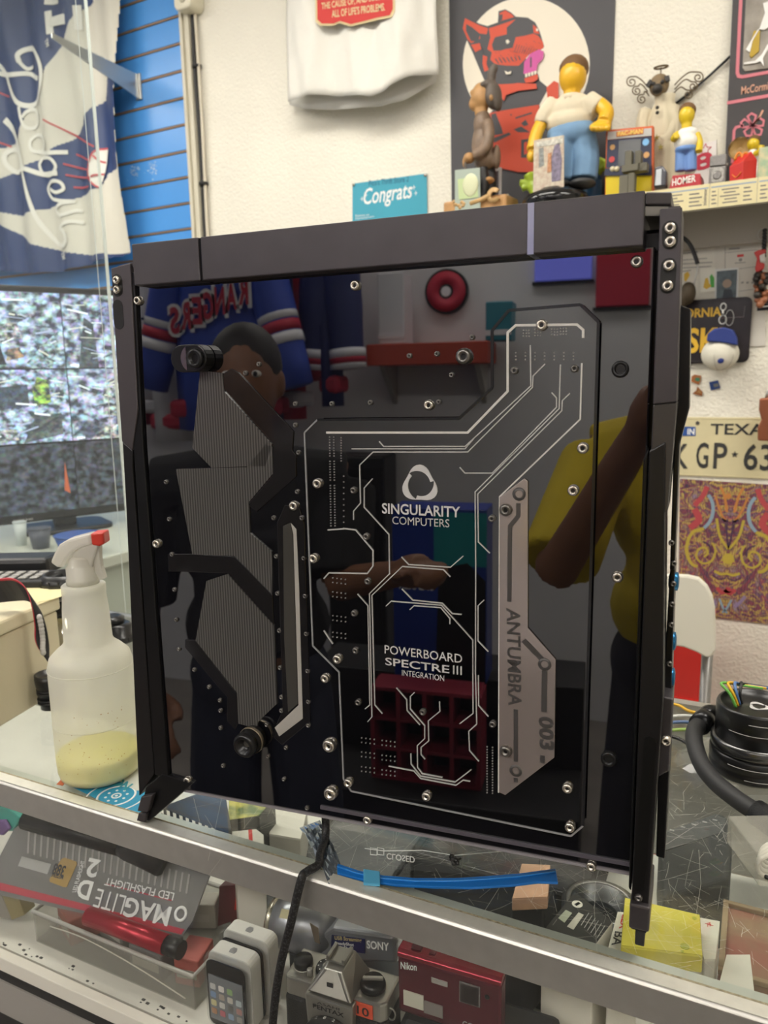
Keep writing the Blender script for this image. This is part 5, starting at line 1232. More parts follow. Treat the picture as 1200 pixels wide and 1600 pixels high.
# ---------------------------------------------------------------- things on the counter
GZ = .9986                                             # upper face of the counter glass
DZ = .7521                                             # deck inside the display
CAMR = math.atan2(.4820, .8759)                        # heading of the picture plane
class Face:
    """a thing standing on a level surface, its local x-z plane turned by rz; measurements in that plane"""
    def __init__(s, name, label, cat, px, py, z, rz=CAMR, group=None, zm=None):
        s.o = on_z(px, py, z if zm is None else zm); s.o.z = z; s.rz = rz
        s.t = thing(name, label, cat, s.o, rz, group)
        s.d = Vector((math.cos(rz), math.sin(rz), 0)); s.n = Vector((math.sin(rz), -math.cos(rz), 0))
    def xz(s, px, py, dy=0.0):
        q = on_plane(px, py, s.o - s.n*dy, s.n) - s.o; return (q.dot(s.d), q.z)
    def P(s, px, py, dy=0.0): x, z = s.xz(px, py, dy); return (x, dy, z)
    def L(s, w): q = Vector(w)-s.o; return Vector((q.dot(s.d), -q.dot(s.n), q.z))
    def poly(s, pts, y0, y1, name, m, bv=0, parent=None): return MB().prism([s.xz(p[0], p[1], y0) for p in pts], y0, y1).build(name, m, parent or s.t, bv)
    def text(s, body, lb, rb, h, y, m, bold=0, shear=0):
        a, c = s.xz(*lb, y), s.xz(*rb, y); return lettering(body, m, s.t, (a[0], y, a[1]), (c[0]-a[0], 0, c[1]-a[1]), (0, 0, h), bold, shear)

def milky(name, col, tr=.35, tint=None, rough=.3):
    if name in MATS: return MATS[name]
    m = bpy.data.materials.new(name); m.use_nodes = True; nt = m.node_tree; N = nt.nodes; L = nt.links; bs = N['Principled BSDF']
    bs.inputs['Base Color'].default_value = (*col, 1); bs.inputs['Roughness'].default_value = rough
    t1 = N.new('ShaderNodeBsdfTransparent'); t1.inputs[0].default_value = (*(tint or col), 1); tl = N.new('ShaderNodeBsdfTranslucent'); tl.inputs[0].default_value = (*col, 1)
    m1 = N.new('ShaderNodeMixShader'); m1.inputs[0].default_value = .35; L.new(bs.outputs[0], m1.inputs[1]); L.new(tl.outputs[0], m1.inputs[2])
    m2 = N.new('ShaderNodeMixShader'); m2.inputs[0].default_value = tr; L.new(m1.outputs[0], m2.inputs[1]); L.new(t1.outputs[0], m2.inputs[2]); L.new(m2.outputs[0], N['Material Output'].inputs[0])
    MATS[name] = m; return m

# flyers under the bottle (lie on the glass)
fl = thing('blue_flyer', 'blue flyer with white rings lying under the spray bottle', 'flyer', on_z(165, 1250, GZ)); o_ = Vector(fl.location)
def fp_(px, py): q = on_z(px, py, GZ)-o_; return (q.x, q.y)
M_FLY = mat('flyer_blue', (.03, .30, .50), .45)
MB().prism([fp_(*p) for p in ((105, 1226), (150, 1213), (230, 1232), (226, 1288), (214, 1279))], .0001, .0005, 'z').build('flyer_sheet', M_FLY, fl)
c = Vector((*fp_(182, 1244), 0))
for r0, r1 in ((.0335, .0355), (.020, .0225), (.004, .006), (.0, .0018)):
    MB().lathe([(max(r0, .0002), .0005), (r1, .0005), (r1, .0008), (max(r0, .0002), .0008)], (c.x, c.y, 0), 36).build('ring_print', M_WHITE, fl)
for i in range(8): a = i*math.pi/4; MB().cyl((c.x+.012*math.cos(a), c.y+.012*math.sin(a), .0005), .0017, .0003, 8).build('dot_print', M_WHITE, fl)
nf_ = thing('white_flyer', 'white and teal flyer partly hidden behind the case foot', 'flyer', on_z(200, 1215, GZ)); o_ = Vector(nf_.location)
MB().prism([fp_(*p) for p in ((160, 1206), (232, 1200), (240, 1236), (212, 1236))], .0006, .0009, 'z').build('flyer_sheet', mat('flyer_white', (.66, .68, .62), .5), nf_)
a = fp_(222, 1231); c2 = fp_(198, 1219); v_ = fp_(214, 1208)
lettering('NO', mat('flyer_teal', (.05, .32, .40), .5), nf_, (c2[0]+.016, c2[1]-.004, .0011), (-.028, .004, 0), (.002, -.016, 0), .03)
rs = thing('red_sticker_scrap', 'thin orange red paper strip under the bottle edge', 'paper', on_z(102, 1222, GZ)); o_ = Vector(rs.location)
MB().prism([fp_(*p) for p in ((88, 1226), (100, 1214), (112, 1212), (98, 1228))], .0001, .0005, 'z').build('strip', mat('orange_paper', (.55, .14, .05), .5), rs)

# spray bottle
F = Face('spray_bottle', 'translucent white spray bottle with red nozzle and yellow-green liquid', 'spray bottle', 157, 1206, GZ+.001); t = F.t
def bz(py): return F.xz(150, py)[1]
kpx = F.xz(160, 1206)[0]-F.xz(150, 1206)[0]; kpx /= 10
prof = [(0, 0), (50*kpx, 0), (58*kpx, .004), (61*kpx, .012), (62*kpx, .03), (61.5*kpx, bz(1120)), (61.5*kpx, bz(1045)), (61*kpx, bz(1033)), (58*kpx, bz(1022)), (48*kpx, bz(1012)), (38*kpx, bz(1004)), (35*kpx, bz(998)), (33*kpx, bz(950)), (31*kpx, bz(928)), (31.5*kpx, bz(924)), (31.5*kpx, bz(913)), (29*kpx, bz(911)), (0, bz(911))]
M_HDPE = milky('milky_plastic', (.97, .96, .91), .42, (.97, .97, .88)); M_LIQ = mat('yellow_green_liquid', (.80, .75, .04), .3)
MB().lathe(prof, (0, 0, 0), 48).build('bottle_body', M_HDPE, t)
MB().lathe([(0, .0015), (49*kpx, .0015), (57*kpx, .005), (60*kpx, .013), (61*kpx, .03), (60.5*kpx, bz(1170)-.0), (0, bz(1170))], (0, 0, 0), 40).build('liquid', M_LIQ, t)
for py in (1038, 1120): MB().lathe([(61.8*kpx, bz(py)-.0006), (62.4*kpx, bz(py)), (61.8*kpx, bz(py)+.0006)], (0, 0, 0), 48).build('moulded_ridge', M_HDPE, t)
st = MB()
for i in range(60):
    a = random.uniform(-2.6, -.5); z_ = random.choice((random.uniform(.02, .05), random.uniform(bz(1165), bz(1090)))); r_ = 62.3*kpx; w_ = random.uniform(.0004, .0014)
    st.add([(r_*math.cos(a), r_*math.sin(a), z_), (r_*math.cos(a+w_/r_), r_*math.sin(a+w_/r_), z_), (r_*math.cos(a+w_/r_), r_*math.sin(a+w_/r_), z_+w_), (r_*math.cos(a), r_*math.sin(a), z_+w_*.8)], [(0, 1, 2, 3)])
st.build('label_residue', mat('residue_brown', (.30, .16, .07), .7), t, kind='stuff')
M_HEAD = milky('clear_head_plastic', (.84, .82, .76), .25, (.9, .9, .86), .2)
xx = F.xz(128, 905)[0]
MB().lathe([(23.5*kpx, bz(911)), (23.5*kpx, bz(903)), (22.5*kpx, bz(902)), (22.5*kpx, bz(884)), (19*kpx, bz(881)), (17*kpx, bz(872)), (12*kpx, bz(868))], (0, 0, 0), 28).build('screw_collar', M_HEAD, t)
hx = -F.xz(157, 900)[0]
def hp(px, py): x, z = F.xz(px, py); return (x, z)
off = F.xz(128, 890)[0]                      # picture x of the axis at collar height relative to the base axis
def hpoly(pts, y0, y1, nm, m, bv=.001): return MB().prism([(hp(*p)[0]-off, hp(*p)[1]) for p in pts], y0, y1).build(nm, m, t, bv)
hpoly([(84, 876), (90, 862), (98, 848), (112, 840), (146, 831), (148, 848), (132, 852), (118, 860), (110, 870), (104, 884), (94, 883)], -.011, .011, 'spray_shroud', M_HEAD, .003)
hpoly([(118, 860), (132, 852), (148, 848), (158, 850), (150, 872), (148, 886), (112, 884)], -.008, .008, 'pump_body', M_HEAD, .002)
hpoly([(146, 831), (166, 829), (168, 847), (160, 851), (148, 849)], -.010, .010, 'nozzle', mat('red_nozzle', (.66, .05, .03), .35), .002)
hpoly([(152, 850), (158, 852), (158, 868), (160, 884), (166, 903), (158, 905), (150, 892), (147, 876)], -.005, .005, 'trigger', M_HEAD, .001)

# register box with keypad, papers, strap
bx = thing('cash_drawer', 'beige metal cash drawer at the left edge of the counter', 'cash drawer', (-.965, .61, GZ+.0006), math.radians(14))
M_BEIGE = mat('beige_enamel', (.62, .55, .38), .45, noise=.03, nscale=12)
MB().box(-.22, 0, -.03, .15, 0, .128).build('drawer_body', M_BEIGE, bx, .004)
MB().box(-.222, .003, -.032, .155, .1285, .150).build('drawer_lid', mat('beige_lid', (.68, .61, .42), .45), bx, .004)
MB().box(-.19, -.03, -.0338, -.0305, .03, .10).build('drawer_front', M_BEIGE, bx, .002)
TZ = GZ+.0006+.1502
pp_ = thing('paper_slips', 'pale yellow paper slips on top of the beige cash drawer', 'paper', on_z(80, 935, TZ)); o_ = Vector(pp_.location)
def fpz(px, py): q = on_z(px, py, TZ)-o_; return (q.x, q.y)
for k, pts in enumerate(([(30, 915), (95, 912), (102, 930), (60, 945)], [(55, 925), (75, 920), (80, 938), (60, 942)])):
    MB().prism([fpz(*p) for p in pts], .0002+.0006*k, .0006+.0006*k, 'z').build('slip', mat('yellow_paper', (.70, .63, .36), .6), pp_)
F = Face('black_keypad', 'black telephone keypad with grey keys on the cash drawer', 'keypad', 35, 912, TZ, CAMR); t = F.t
MB().prism([(-.10, -.03), (.055, -.03), (.06, .045), (-.10, .045)], 0, .012, 'z').build('keypad_body', M_BLK_SOFT, t, .003)
for r in range(3):
    for c in range(5): MB().box(-.055+c*.019, -.043+c*.019, -.018+r*.017, -.006+r*.017, .0122, .015).build('key', mat('key_grey', (.35, .34, .32), .4), t, .001)
MB().prism([(-.10, .05), (.02, .05), (.03, .11), (-.10, .11)], 0, .03, 'z').build('handset', M_BLACK, t, .008)
F = Face('lens_cap_ring', 'ribbed black lens hood lying on the drawer beside the keypad', 'lens hood', 98, 912, TZ); t = F.t
MB().lathe([(.036, 0), (.036, .006), (.029, .018), (.025, .018), (.030, .003)], (0, 0, 0), 28).build('hood', M_BLACK, t)
for i in range(28): a = i*math.pi/14; MB().box(-.0008, .0008, -.0008, .0008, .001, .012).build('rib', M_BLK_SOFT, t, loc=(.0355*math.cos(a), .0355*math.sin(a), 0)) if i % 2 == 0 else None
# camera strap: a band with red edging
sp = thing('camera_strap', 'black camera strap with red piping looped over the cash drawer', 'strap', on_z(60, 1000, 1.14)); o_ = Vector(sp.location)
path = [on_plane(px, py, (-.962+dx, .6, 1), Vector((1, .2, 0)).normalized()) for px, py, dx in ((-30, 908, -.05), (0, 905, -.03), (22, 905, 0), (40, 918, .01), (50, 945, .018), (55, 975, .018), (56, 1000, .02), (66, 1020, .024), (84, 1036, .03))]
path = smooth_path(path, 5)
def band(name, a0, a1, m, th=.002):
    vs = []; fs = []
    W_ = Vector((.010, .012, -.034))
    for p in path:
        for f in (a0, a1):
            q = p + W_*f - o_; vs.append(tuple(q)); vs.append(tuple(q + Vector((th, -th, 0))))
    for i in range(len(path)-1):
        k = 4*i
        fs += [(k, k+2, k+6, k+4), (k+1, k+5, k+7, k+3), (k, k+4, k+5, k+1), (k+2, k+3, k+7, k+6)]
    b = MB(); b.add(vs, fs); return b.build(name, m, sp)
band('strap_web', .05, 1.0, M_BLK_SOFT); band('red_piping', -.04, .05, mat('red_piping', (.45, .03, .05), .5), .003)
b = MB()
for i in range(11): p = path[20+i*1]; q = p + Vector((.010, .012, -.034))*.55 - o_; b.ell((q.x+.003, q.y-.003, q.z), (.004, .004, .005), 8, 6)
b.build('strap_print', mat('strap_white', (.50, .48, .45), .6), sp)
F = Face('black_mesh_bag', 'small black nylon strap buckle hanging at the left frame edge', 'buckle', 5, 1040, 1.06, CAMR); t = F.t
b = MB(); [F.poly(pts, -.006, .004, nm, M_BLK_SOFT, .002) for pts, nm in (([(-30, 990), (2, 995), (24, 1012), (18, 1040), (-2, 1044), (-30, 1030)], 'buckle_body'), ([(0, 1000), (10, 1006), (4, 1020), (-4, 1010)], 'buckle_loop'))]
F.t.location = (F.o.x+.0, F.o.y, F.o.z)
# lens stack, steel tumbler
F = Face('camera_lens', 'black zoom lens standing behind the spray bottle', 'lens', 82, 1104, GZ+.0002); t = F.t
M_LENS = mat('lens_black', (.014, .014, .015), .3); hL = F.xz(82, 1052)[1]
rl = abs(F.xz(100, 1104)[0]-F.xz(82, 1104)[0])*1.15
MB().lathe([(rl*.82, 0), (rl*.82, hL*.12), (rl*.9, hL*.15), (rl*.9, hL*.38), (rl*.96, hL*.4), (rl*.96, hL*.62), (rl, hL*.65), (rl*1.06, hL*.8), (rl*1.06, hL), (rl*.9, hL), (rl*.8, hL*.92), (0, hL*.9)], (0, 0, 0), 32).build('lens_barrel', M_LENS, t)
for f in (.2, .28, .48, .56, .88): MB().lathe([(rl*1.0, hL*f-.0012), (rl*(1.0 if f < .6 else 1.08), hL*f), (rl*1.0, hL*f+.0012)], (0, 0, 0), 32).build('grip_ring', M_BLK_SOFT, t)
F = Face('steel_tumbler', 'polished steel tumbler with black lid behind the spray bottle', 'tumbler', 104, 1050, GZ+.0002); t = F.t
hT = F.xz(104, 957)[1]; rt_ = abs(F.xz(126, 1050)[0])
MB().lathe([(rt_*.75, 0), (rt_*.98, hT), (0, hT)], (0, 0, 0), 32).build('steel_cup', mat('polished_steel', (.62, .60, .56), .15, .95), t)
MB().lathe([(rt_*1.05, hT+.0003), (rt_*1.08, hT+.012), (rt_*.95, hT+.018), (rt_*.5, hT+.018), (rt_*.5, hT+.022), (0, hT+.022)], (0, 0, 0), 32).build('lid', M_BLACK, t)
MB().lathe([(rt_*.25, hT+.0222), (rt_*.6, hT+.0222), (rt_*.55, hT+.025), (rt_*.25, hT+.025)], (0, 0, 0), 24).build('lid_ring', mat('grey_lid', (.35, .34, .33), .4), t)
F = Face('second_lens', 'small black lens cap pile between the bottle and the case', 'lens cap', 186, 1000, GZ+.0002); t = F.t
MB().lathe([(.03, 0), (.03, .012), (.024, .014), (.026, .030), (.020, .034), (0, .034)], (0, 0, 0), 24).build('cap_stack', M_LENS, t)
MB().lathe([(.022, .0342), (.022, .044), (.015, .048), (0, .048)], (-.01, .0, 0), 20).build('upper_cap', M_LENS, t)
for i in range(10): a = i*math.pi/5; MB().box(.0295*math.cos(a)-.001, .0295*math.cos(a)+.001, .0295*math.sin(a)-.001, .0295*math.sin(a)+.001, .002, .011).build('grip_rib', M_BLK_SOFT, t)

# zip bag with spare screws, antistatic bag
zb_ = thing('zip_bag', 'clear zip bag with blue zipper lying under the case', 'plastic bag', on_z(700, 1380, GZ)); o_ = Vector(zb_.location)
def zp(px, py, z=0.0): q = on_z(px, py, GZ)-o_; return Vector((q.x, q.y, z))
G_BAG = glass_mat('bag_film', (.96, .97, .97), 1.35, .08, .05, (.8, .82, .84))
vs = []; fs = []; n = 30; m = 14
A, B, C_, D_ = zp(530, 1352), zp(868, 1378), zp(800, 1300), zp(520, 1280)
for i in range(n+1):
    for k in range(m+1):
        u_, v_ = i/n, k/m; p = (A*(1-u_)+B*u_)*(1-v_) + (D_*(1-u_)+C_*u_)*v_
        vs.append((p.x, p.y, .0008 + .0035*max(0, v_)*(.5+.5*math.sin(u_*19+v_*9))*(.5+.5*math.sin(v_*13-u_*7)) + .001*v_))
for i in range(n):
    for k in range(m): a = i*(m+1)+k; fs.append((a, a+m+1, a+m+2, a+1))
b = MB(); b.add(vs, fs, True); b.build('bag_film', G_BAG, zb_)
lo = [(527, 1353), (560, 1364), (600, 1372), (650, 1376), (710, 1376), (760, 1373), (810, 1369), (868, 1361)]; hi = [(527, 1368), (570, 1380), (620, 1387), (680, 1390), (740, 1391), (800, 1387), (840, 1382), (872, 1383)]
MB().prism([tuple(zp(*p))[:2] for p in lo] + [tuple(zp(*p))[:2] for p in reversed(hi)], .0004, .0032, 'z').build('blue_zipper', mat('zipper_blue', (.01, .16, .55), .3), zb_, .0008)
MB().tube([zp(p[0], p[1]+6, .0036) for p in lo], .0008, 6).build('zipper_ridge', mat('zipper_light', (.03, .25, .68), .3), zb_)
MB().prism([tuple(zp(*p))[:2] for p in ((568, 1366), (594, 1370), (594, 1391), (568, 1389))], .0034, .0062, 'z').build('slider', mat('slider_blue', (.10, .42, .68), .3), zb_, .0008)
a, c, v_ = zp(604, 1341, .006), zp(648, 1347, .006), zp(604, 1352, .006)
lettering('CLOSED', M_WHITE, zb_, a, c-a, (v_-a)*.9, .02)
MB().tube([zp(570, 1334, .006), zp(600, 1338, .006), zp(660, 1337, .006), zp(710, 1345, .006), zp(790, 1338, .006)], .0005, 5).build('printed_line', M_WHITE, zb_)
for x in (579, 590): p0_, p1_, p2_, p3_ = zp(x, 1332, .0055), zp(x+10, 1334, .0055), zp(x+10, 1344, .0055), zp(x, 1343, .0055); MB().tube([p0_, p1_, p2_, p3_], .0005, 5, True).build('printed_box', M_WHITE, zb_)
for i in range(6):
    s_ = Face('loose_screw', 'small black thumb screw in a cluster inside the zip bag', 'screw', 712+random.uniform(-8, 8), 1347+random.uniform(-7, 9), GZ+.0075, random.uniform(0, 3), 'loose black screws in the zip bag')
    MB().lathe([(.0012, 0), (.0012, .004), (.0026, .0042), (.0028, .007), (0, .0072)], (0, -.003, 0), 10, 'y').build('screw_body', M_BLACK, s_.t)
    MB().cyl((0, -.0032, 0), .0009, .0004, 6, 'y').build('screw_tip', M_BLK_SOFT, s_.t)
ab_ = thing('antistatic_bag', 'crumpled silver-blue antistatic bag beside the zip bag', 'plastic bag', on_z(505, 1350, GZ)); o_ = Vector(ab_.location)
M_ANTI = mat('antistatic_film', (.38, .44, .50), .18, .75)
vs = []; fs = []; n = 12; m = 10
A, B, C_, D_ = zp(468, 1296), zp(514, 1385), zp(532, 1352), zp(500, 1284)
random.seed(3)
for i in range(n+1):
    for k in range(m+1):
        u_, v_ = i/n, k/m; p = (A*(1-u_)+B*u_)*(1-v_) + (D_*(1-u_)+C_*u_)*v_
        vs.append((p.x, p.y, .002+.010*random.random()*math.sin(math.pi*u_)))
for i in range(n):
    for k in range(m): a = i*(m+1)+k; fs.append((a, a+m+1, a+m+2, a+1))
b = MB(); b.add(vs, fs); b.build('bag_film', M_ANTI, ab_)

# pump on a clear block in a bag
F = Face('water_pump', 'black cylindrical water pump with ring emblem and coloured wires', 'pump', 1176, 1200, GZ+.0135); t = F.t
zf = lambda py: F.xz(1176, py)[1]; r0 = abs(F.xz(1176+66, 1175)[0])
H1, H2, H3 = zf(1168), zf(1152), zf(1098)
M_PUMP = mat('pump_black', (.012, .012, .013), .3, .2)
MB().lathe([(r0*.96, 0), (r0, .003), (r0, H1*.35), (r0*.98, H1*.4), (r0*.98, H1*.5), (r0, H1*.55), (r0, H1), (r0*.95, H1+.002)], (0, 0, 0), 48).build('pump_base', M_PUMP, t)
MB().lathe([(r0*.97, H1+.002), (r0*.99, H1+.005), (r0*.99, H2), (r0*.95, H2+.003), (r0*.90, H2+.003)], (0, 0, 0), 48).build('steel_ring', mat('dark_steel', (.12, .12, .12), .25, .9), t)
MB().lathe([(r0*.90, H2+.003), (r0*.90, H3-.003), (r0*.87, H3), (r0*.80, H3), (r0*.79, H3-.003), (0, H3-.003)], (0, 0, 0), 48).build('pump_cap', M_PUMP, t)
for f, a0, a1 in ((.45, -2.7, -1.6), (.75, -2.2, -1.2), (.30, -1.4, -.6)):
    z_ = H2+(H3-H2)*f; MB().tube([(r0*.905*math.cos(a0+(a1-a0)*i/12), r0*.905*math.sin(a0+(a1-a0)*i/12), z_) for i in range(13)], .0004, 5).build('engraved_line', M_TRACE, t)
for f, a0, a1 in ((.75, -2.6, -1.5), (.25, -2.2, -1.2)):
    z_ = H1*f; MB().tube([(r0*1.003*math.cos(a0+(a1-a0)*i/12), r0*1.003*math.sin(a0+(a1-a0)*i/12), z_) for i in range(13)], .0004, 5).build('engraved_line', M_TRACE, t)
em2 = MB()
for k in range(3):
    a0 = math.radians(90+120*k); R_ = .0105; out = []; inn = []
    for i in range(12):
        tt = i/11; a = a0-1.25+2.5*tt; ro = R_*(1+.14*math.cos(3*(a-math.pi/2))); ri = min(ro*.98, R_*(.6+.32*tt**2)); out.append((ro*math.cos(a), ro*math.sin(a)-.004)); inn.append((ri*math.cos(a), ri*math.sin(a)-.004))
    em2.prism(out+inn[::-1], H3-.0029, H3-.0024, 'z')
em2.build('emblem', M_INK, t)
for k, c in enumerate(((.15, .45, .08), (.75, .42, .02), (.08, .18, .42), (.02, .02, .02))):
    dx = -r0*.55+k*.004
    MB().tube(smooth_path([(dx, .004*k-.005, H3-.003), (dx-.006, .0, H3+.012), (dx-.012+.004*k, .01, H3+.02), (dx+.004, .02, H3+.016), (dx+.02, .045, H3+.004), (dx+.05, r0*.72, H3+.002)], 4), .0017, 6).build('pump_wire', mat('wire_%d' % k, c, .4), t)
cb2 = Face('clear_block', 'clear plastic tray in a bag under the water pump', 'plastic tray', 1176, 1200, GZ+.0002)
MB().box(-r0*1.25, r0*1.3, -r0*1.3, r0*1.2, 0, .013).build('tray', glass_mat('tray_plastic', (.95, .95, .92), 1.35, .1, .18, (.78, .76, .68)), cb2.t, .004)
random.seed(5)
vs = []; fs = []; n = 40
for k, (rf, zz) in enumerate(((1.75, .001), (1.55, .004), (1.35, .010), (1.22, .0145))):
    for i in range(n):
        a = 2*math.pi*i/n; rr = r0*rf*(1+.06*math.sin(5*a)+.03*random.uniform(-1, 1)); vs.append((rr*math.cos(a), rr*math.sin(a), zz+(.004*random.random() if 0 < k < 3 else 0)))
for k in range(3):
    for i in range(n): fs.append((k*n+i, k*n+(i+1) % n, (k+1)*n+(i+1) % n, (k+1)*n+i))
b = MB(); b.add(vs, fs); b.build('bag_film', G_BAG, cb2.t)
# hose
F = Face('black_hose', 'thick black rubber hose with elbow fitting curving over the counter', 'hose', 1120, 1245, GZ); t = F.t
hpth = [F.L(on_z(px, py, GZ+z)) for px, py, z in ((1097, 1128, .052), (1085, 1142, .048), (1086, 1165, .040), (1097, 1195, .030), (1118, 1222, .022), (1150, 1248, .018), (1186, 1272, .0158))]
kh = .0098
MB().tube(smooth_path(hpth, 5), kh, 14).build('hose_tube', M_BLK_SOFT, t)
e1 = hpth[0]; d_ = (hpth[0]-hpth[1]).normalized()
MB().tube([e1-d_*.008, e1+d_*.004, e1+d_*.010], kh*1.35, 16).build('hose_collar', M_PORT, t)
MB().tube(smooth_path([e1+d_*.010, e1+d_*.016+Vector((.002, 0, .003)), e1+d_*.018+Vector((.015, .006, -.004)), e1+d_*.012+Vector((.024, .01, -.016))], 4), kh*1.1, 14).build('elbow_fitting', M_PORT, t)
e2 = hpth[-1]; d2 = (hpth[-1]-hpth[-2]).normalized()
MB().tube([e2-d2*.004, e2+d2*.03], kh*1.4, 18).build('end_fitting', mat('knurled_black', (.02, .02, .021), .4, .4, bump=.6, bscale=900), t)
for k, (c, pts) in enumerate((((.70, .40, .02), [(1035, 1098), (1060, 1102), (1080, 1112), (1125, 1118), (1150, 1120)]), ((.62, .62, .58), [(1035, 1122), (1070, 1118), (1110, 1124), (1140, 1122)]), ((.10, .16, .32), [(1035, 1130), (1070, 1128), (1112, 1132), (1140, 1128)]), ((.30, .45, .10), [(1035, 1142), (1065, 1140), (1100, 1140)]), ((.02, .02, .02), [(1035, 1148), (1060, 1154), (1080, 1166)]))):
    w_ = Face('wire', ('amber', 'white', 'blue', 'green', 'black')[k] + ' thin wire lying on the glass behind the hose', 'wire', pts[0][0], pts[0][1], GZ, 0, 'coloured wires behind the case')
    MB().tube(smooth_path([w_.L(on_z(p[0], p[1], GZ+.003+.0015*(k % 3))) for p in pts], 4), .0022, 6).build('wire_jacket', mat('jacket_%d' % k, c, .4), w_.t)
F = Face('cable_pack', 'clear box of white cable loops at the right counter edge', 'plastic box', 1214, 1364, GZ+.0002, CAMR); t = F.t
a = F.xz(1172, 1340)[0]; MB().box(a, .08, -.02, .05, 0, .03).build('clear_box', glass_mat('tray_plastic'), t, .002) if False else MB().box(a, .08, -.02, .05, 0, .03).build('clear_box', MATS['tray_plastic'], t, .002)
for k in range(4): MB().tube([(a+.014+.012*math.cos(i*.42)+.004*k, -.010+.006*k, .015+.011*math.sin(i*.42)) for i in range(15)], .0022, 6, True).build('cable_loop', mat('white_cable', (.70, .68, .62), .4), t)
MB().tube([(a+.004, -.022, .012), (a+.03, -.022, -.0 + .004), (a+.05, -.022, .002)], .002, 6).build('black_lead', M_BLACK, t)

# ---------------------------------------------------------------- things inside the display
# flashlight blister pack resting on the tub
BL, BR = on_z(-12, 1398, .803), on_z(285, 1468, .803)
U_ = (BR-BL).normalized(); V_ = (Vector((0, 0, 1))*.80 + Vector((-U_.y, U_.x, 0))*.60).normalized(); N_ = U_.cross(V_).normalized()
pk = thing('flashlight_pack', 'grey blister pack with a black flashlight, lying upside down in the display', 'flashlight pack', BL); 
pk.matrix_world = Matrix.Translation(BL) @ Matrix((( U_.x, -N_.x, V_.x), (U_.y, -N_.y, V_.y), (U_.z, -N_.z, V_.z))).to_4x4()
def mk(px, py, y=0.0):
    q = on_plane(px, py, BL + N_*(-y), N_) - BL; return (q.dot(U_), q.dot(V_))
def mpoly(pts, y0, y1, nm, m, bv=0): return MB().prism([mk(*p, y0) for p in pts], y0, y1).build(nm, m, pk, bv)
M_CARD = mat('grey_card', (.16, .155, .145), .3); M_CARDL = mat('silver_card', (.34, .33, .30), .3)
mpoly([(36, 1268), (330, 1362), (300, 1440), (285, 1462), (-12, 1396), (-12, 1360)], 0, .002, 'pack_card', M_CARD)
mpoly([(-12, 1376), (288, 1452), (283, 1460), (-12, 1388)], -.0008, -.0001, 'red_band', mat('pack_red', (.45, .02, .04), .3))
for k in range(26):
    x = 44+k*10; y = 1318+k*2.5
    mpoly([(x, y-24+k*.35), (x+3, y-23+k*.35), (x+1-k*.1, y+16), (x-2-k*.1, y+15)], -.0006, -.0001, 'silver_stripe', M_CARDL)
def mtext(body, p0, p1, h, m=M_WHITE, bold=.02):
    """upside-down lettering: reads from p0 (right) to p1 (left)"""
    a, c = mk(*p0, -.001), mk(*p1, -.001); lettering(body, m, pk, (a[0], -.0012, a[1]), (c[0]-a[0], 0, c[1]-a[1]), ((c[1]-a[1])*-.0, 0, -h), bold)
mtext('MAG', (269, 1417), (199, 1401), .022, M_WHITE, .02); mtext('LITE', (198, 1400), (153, 1388), .021, M_WHITE, -.005)
mtext('LED FLASHLIGHT', (273, 1395), (166, 1371), .009, M_WHITE, .01); mtext('2', (158, 1344), (140, 1340), .022, M_WHITE, .03); mtext('D', (147, 1378), (126, 1372), .022, M_WHITE, .03)
a = mk(119, 1394, -.001); c = mk(133, 1345, -.001)
lettering('LED FLASHLIGHT', M_WHITE, pk, (a[0], -.0012, a[1]), (c[0]-a[0], 0, c[1]-a[1]), (-.006, 0, -.001), .01)
mpoly([(96, 1342), (101, 1340), (119, 1346), (120, 1350), (104, 1386), (99, 1386), (78, 1378), (77, 1374)], -.0008, -.0001, 'gold_badge', mat('badge_gold', (.40, .25, .05), .4))
mtext('388', (104, 1353), (86, 1348), .014, M_BLACK, .03); mtext('METERS', (100, 1368), (82, 1363), .005, M_BLACK)
mpoly([(34, 1338), (80, 1350), (74, 1366), (28, 1353)], -.0008, -.0001, 'barcode_label', mat('label_grey', (.42, .42, .40), .5))
MB().stroke([mk(268, 1407, -.001), mk(165, 1381, -.001)], .0014, -.001, -.0002).build('red_line', MATS['pack_red'], pk)
c = mk(282, 1428, -.001); MB().lathe([(.0055, -.001), (.009, -.001), (.009, -.0003), (.0055, -.0003)], (c[0], 0, c[1]), 20, 'y').build('round_logo', M_WHITE, pk)
p0_, p1_ = mk(40, 1281, -.012), mk(190, 1322, -.012); p2_ = mk(255, 1345, -.012)
MB().tube([(p0_[0], -.012, p0_[1]), (p1_[0], -.012, p1_[1])], .0125, 16).build('flashlight_barrel', M_BLACK, pk)
MB().tube([(p1_[0], -.012, p1_[1]), (p1_[0]+.01, -.012, p1_[1]-.001), (p2_[0]-.03, -.012, p2_[1]+.006), (p2_[0], -.012, p2_[1])], [.0125, .015, .019, .019], 18).build('flashlight_head', M_BLACK, pk)
mpoly([(36, 1262), (340, 1355), (302, 1446), (287, 1466), (-12, 1400), (-12, 1356)], -.0028, -.0022, 'blister_film', glass_mat('blister_plastic', (.99, .99, .99), 1.25, .02, .006))
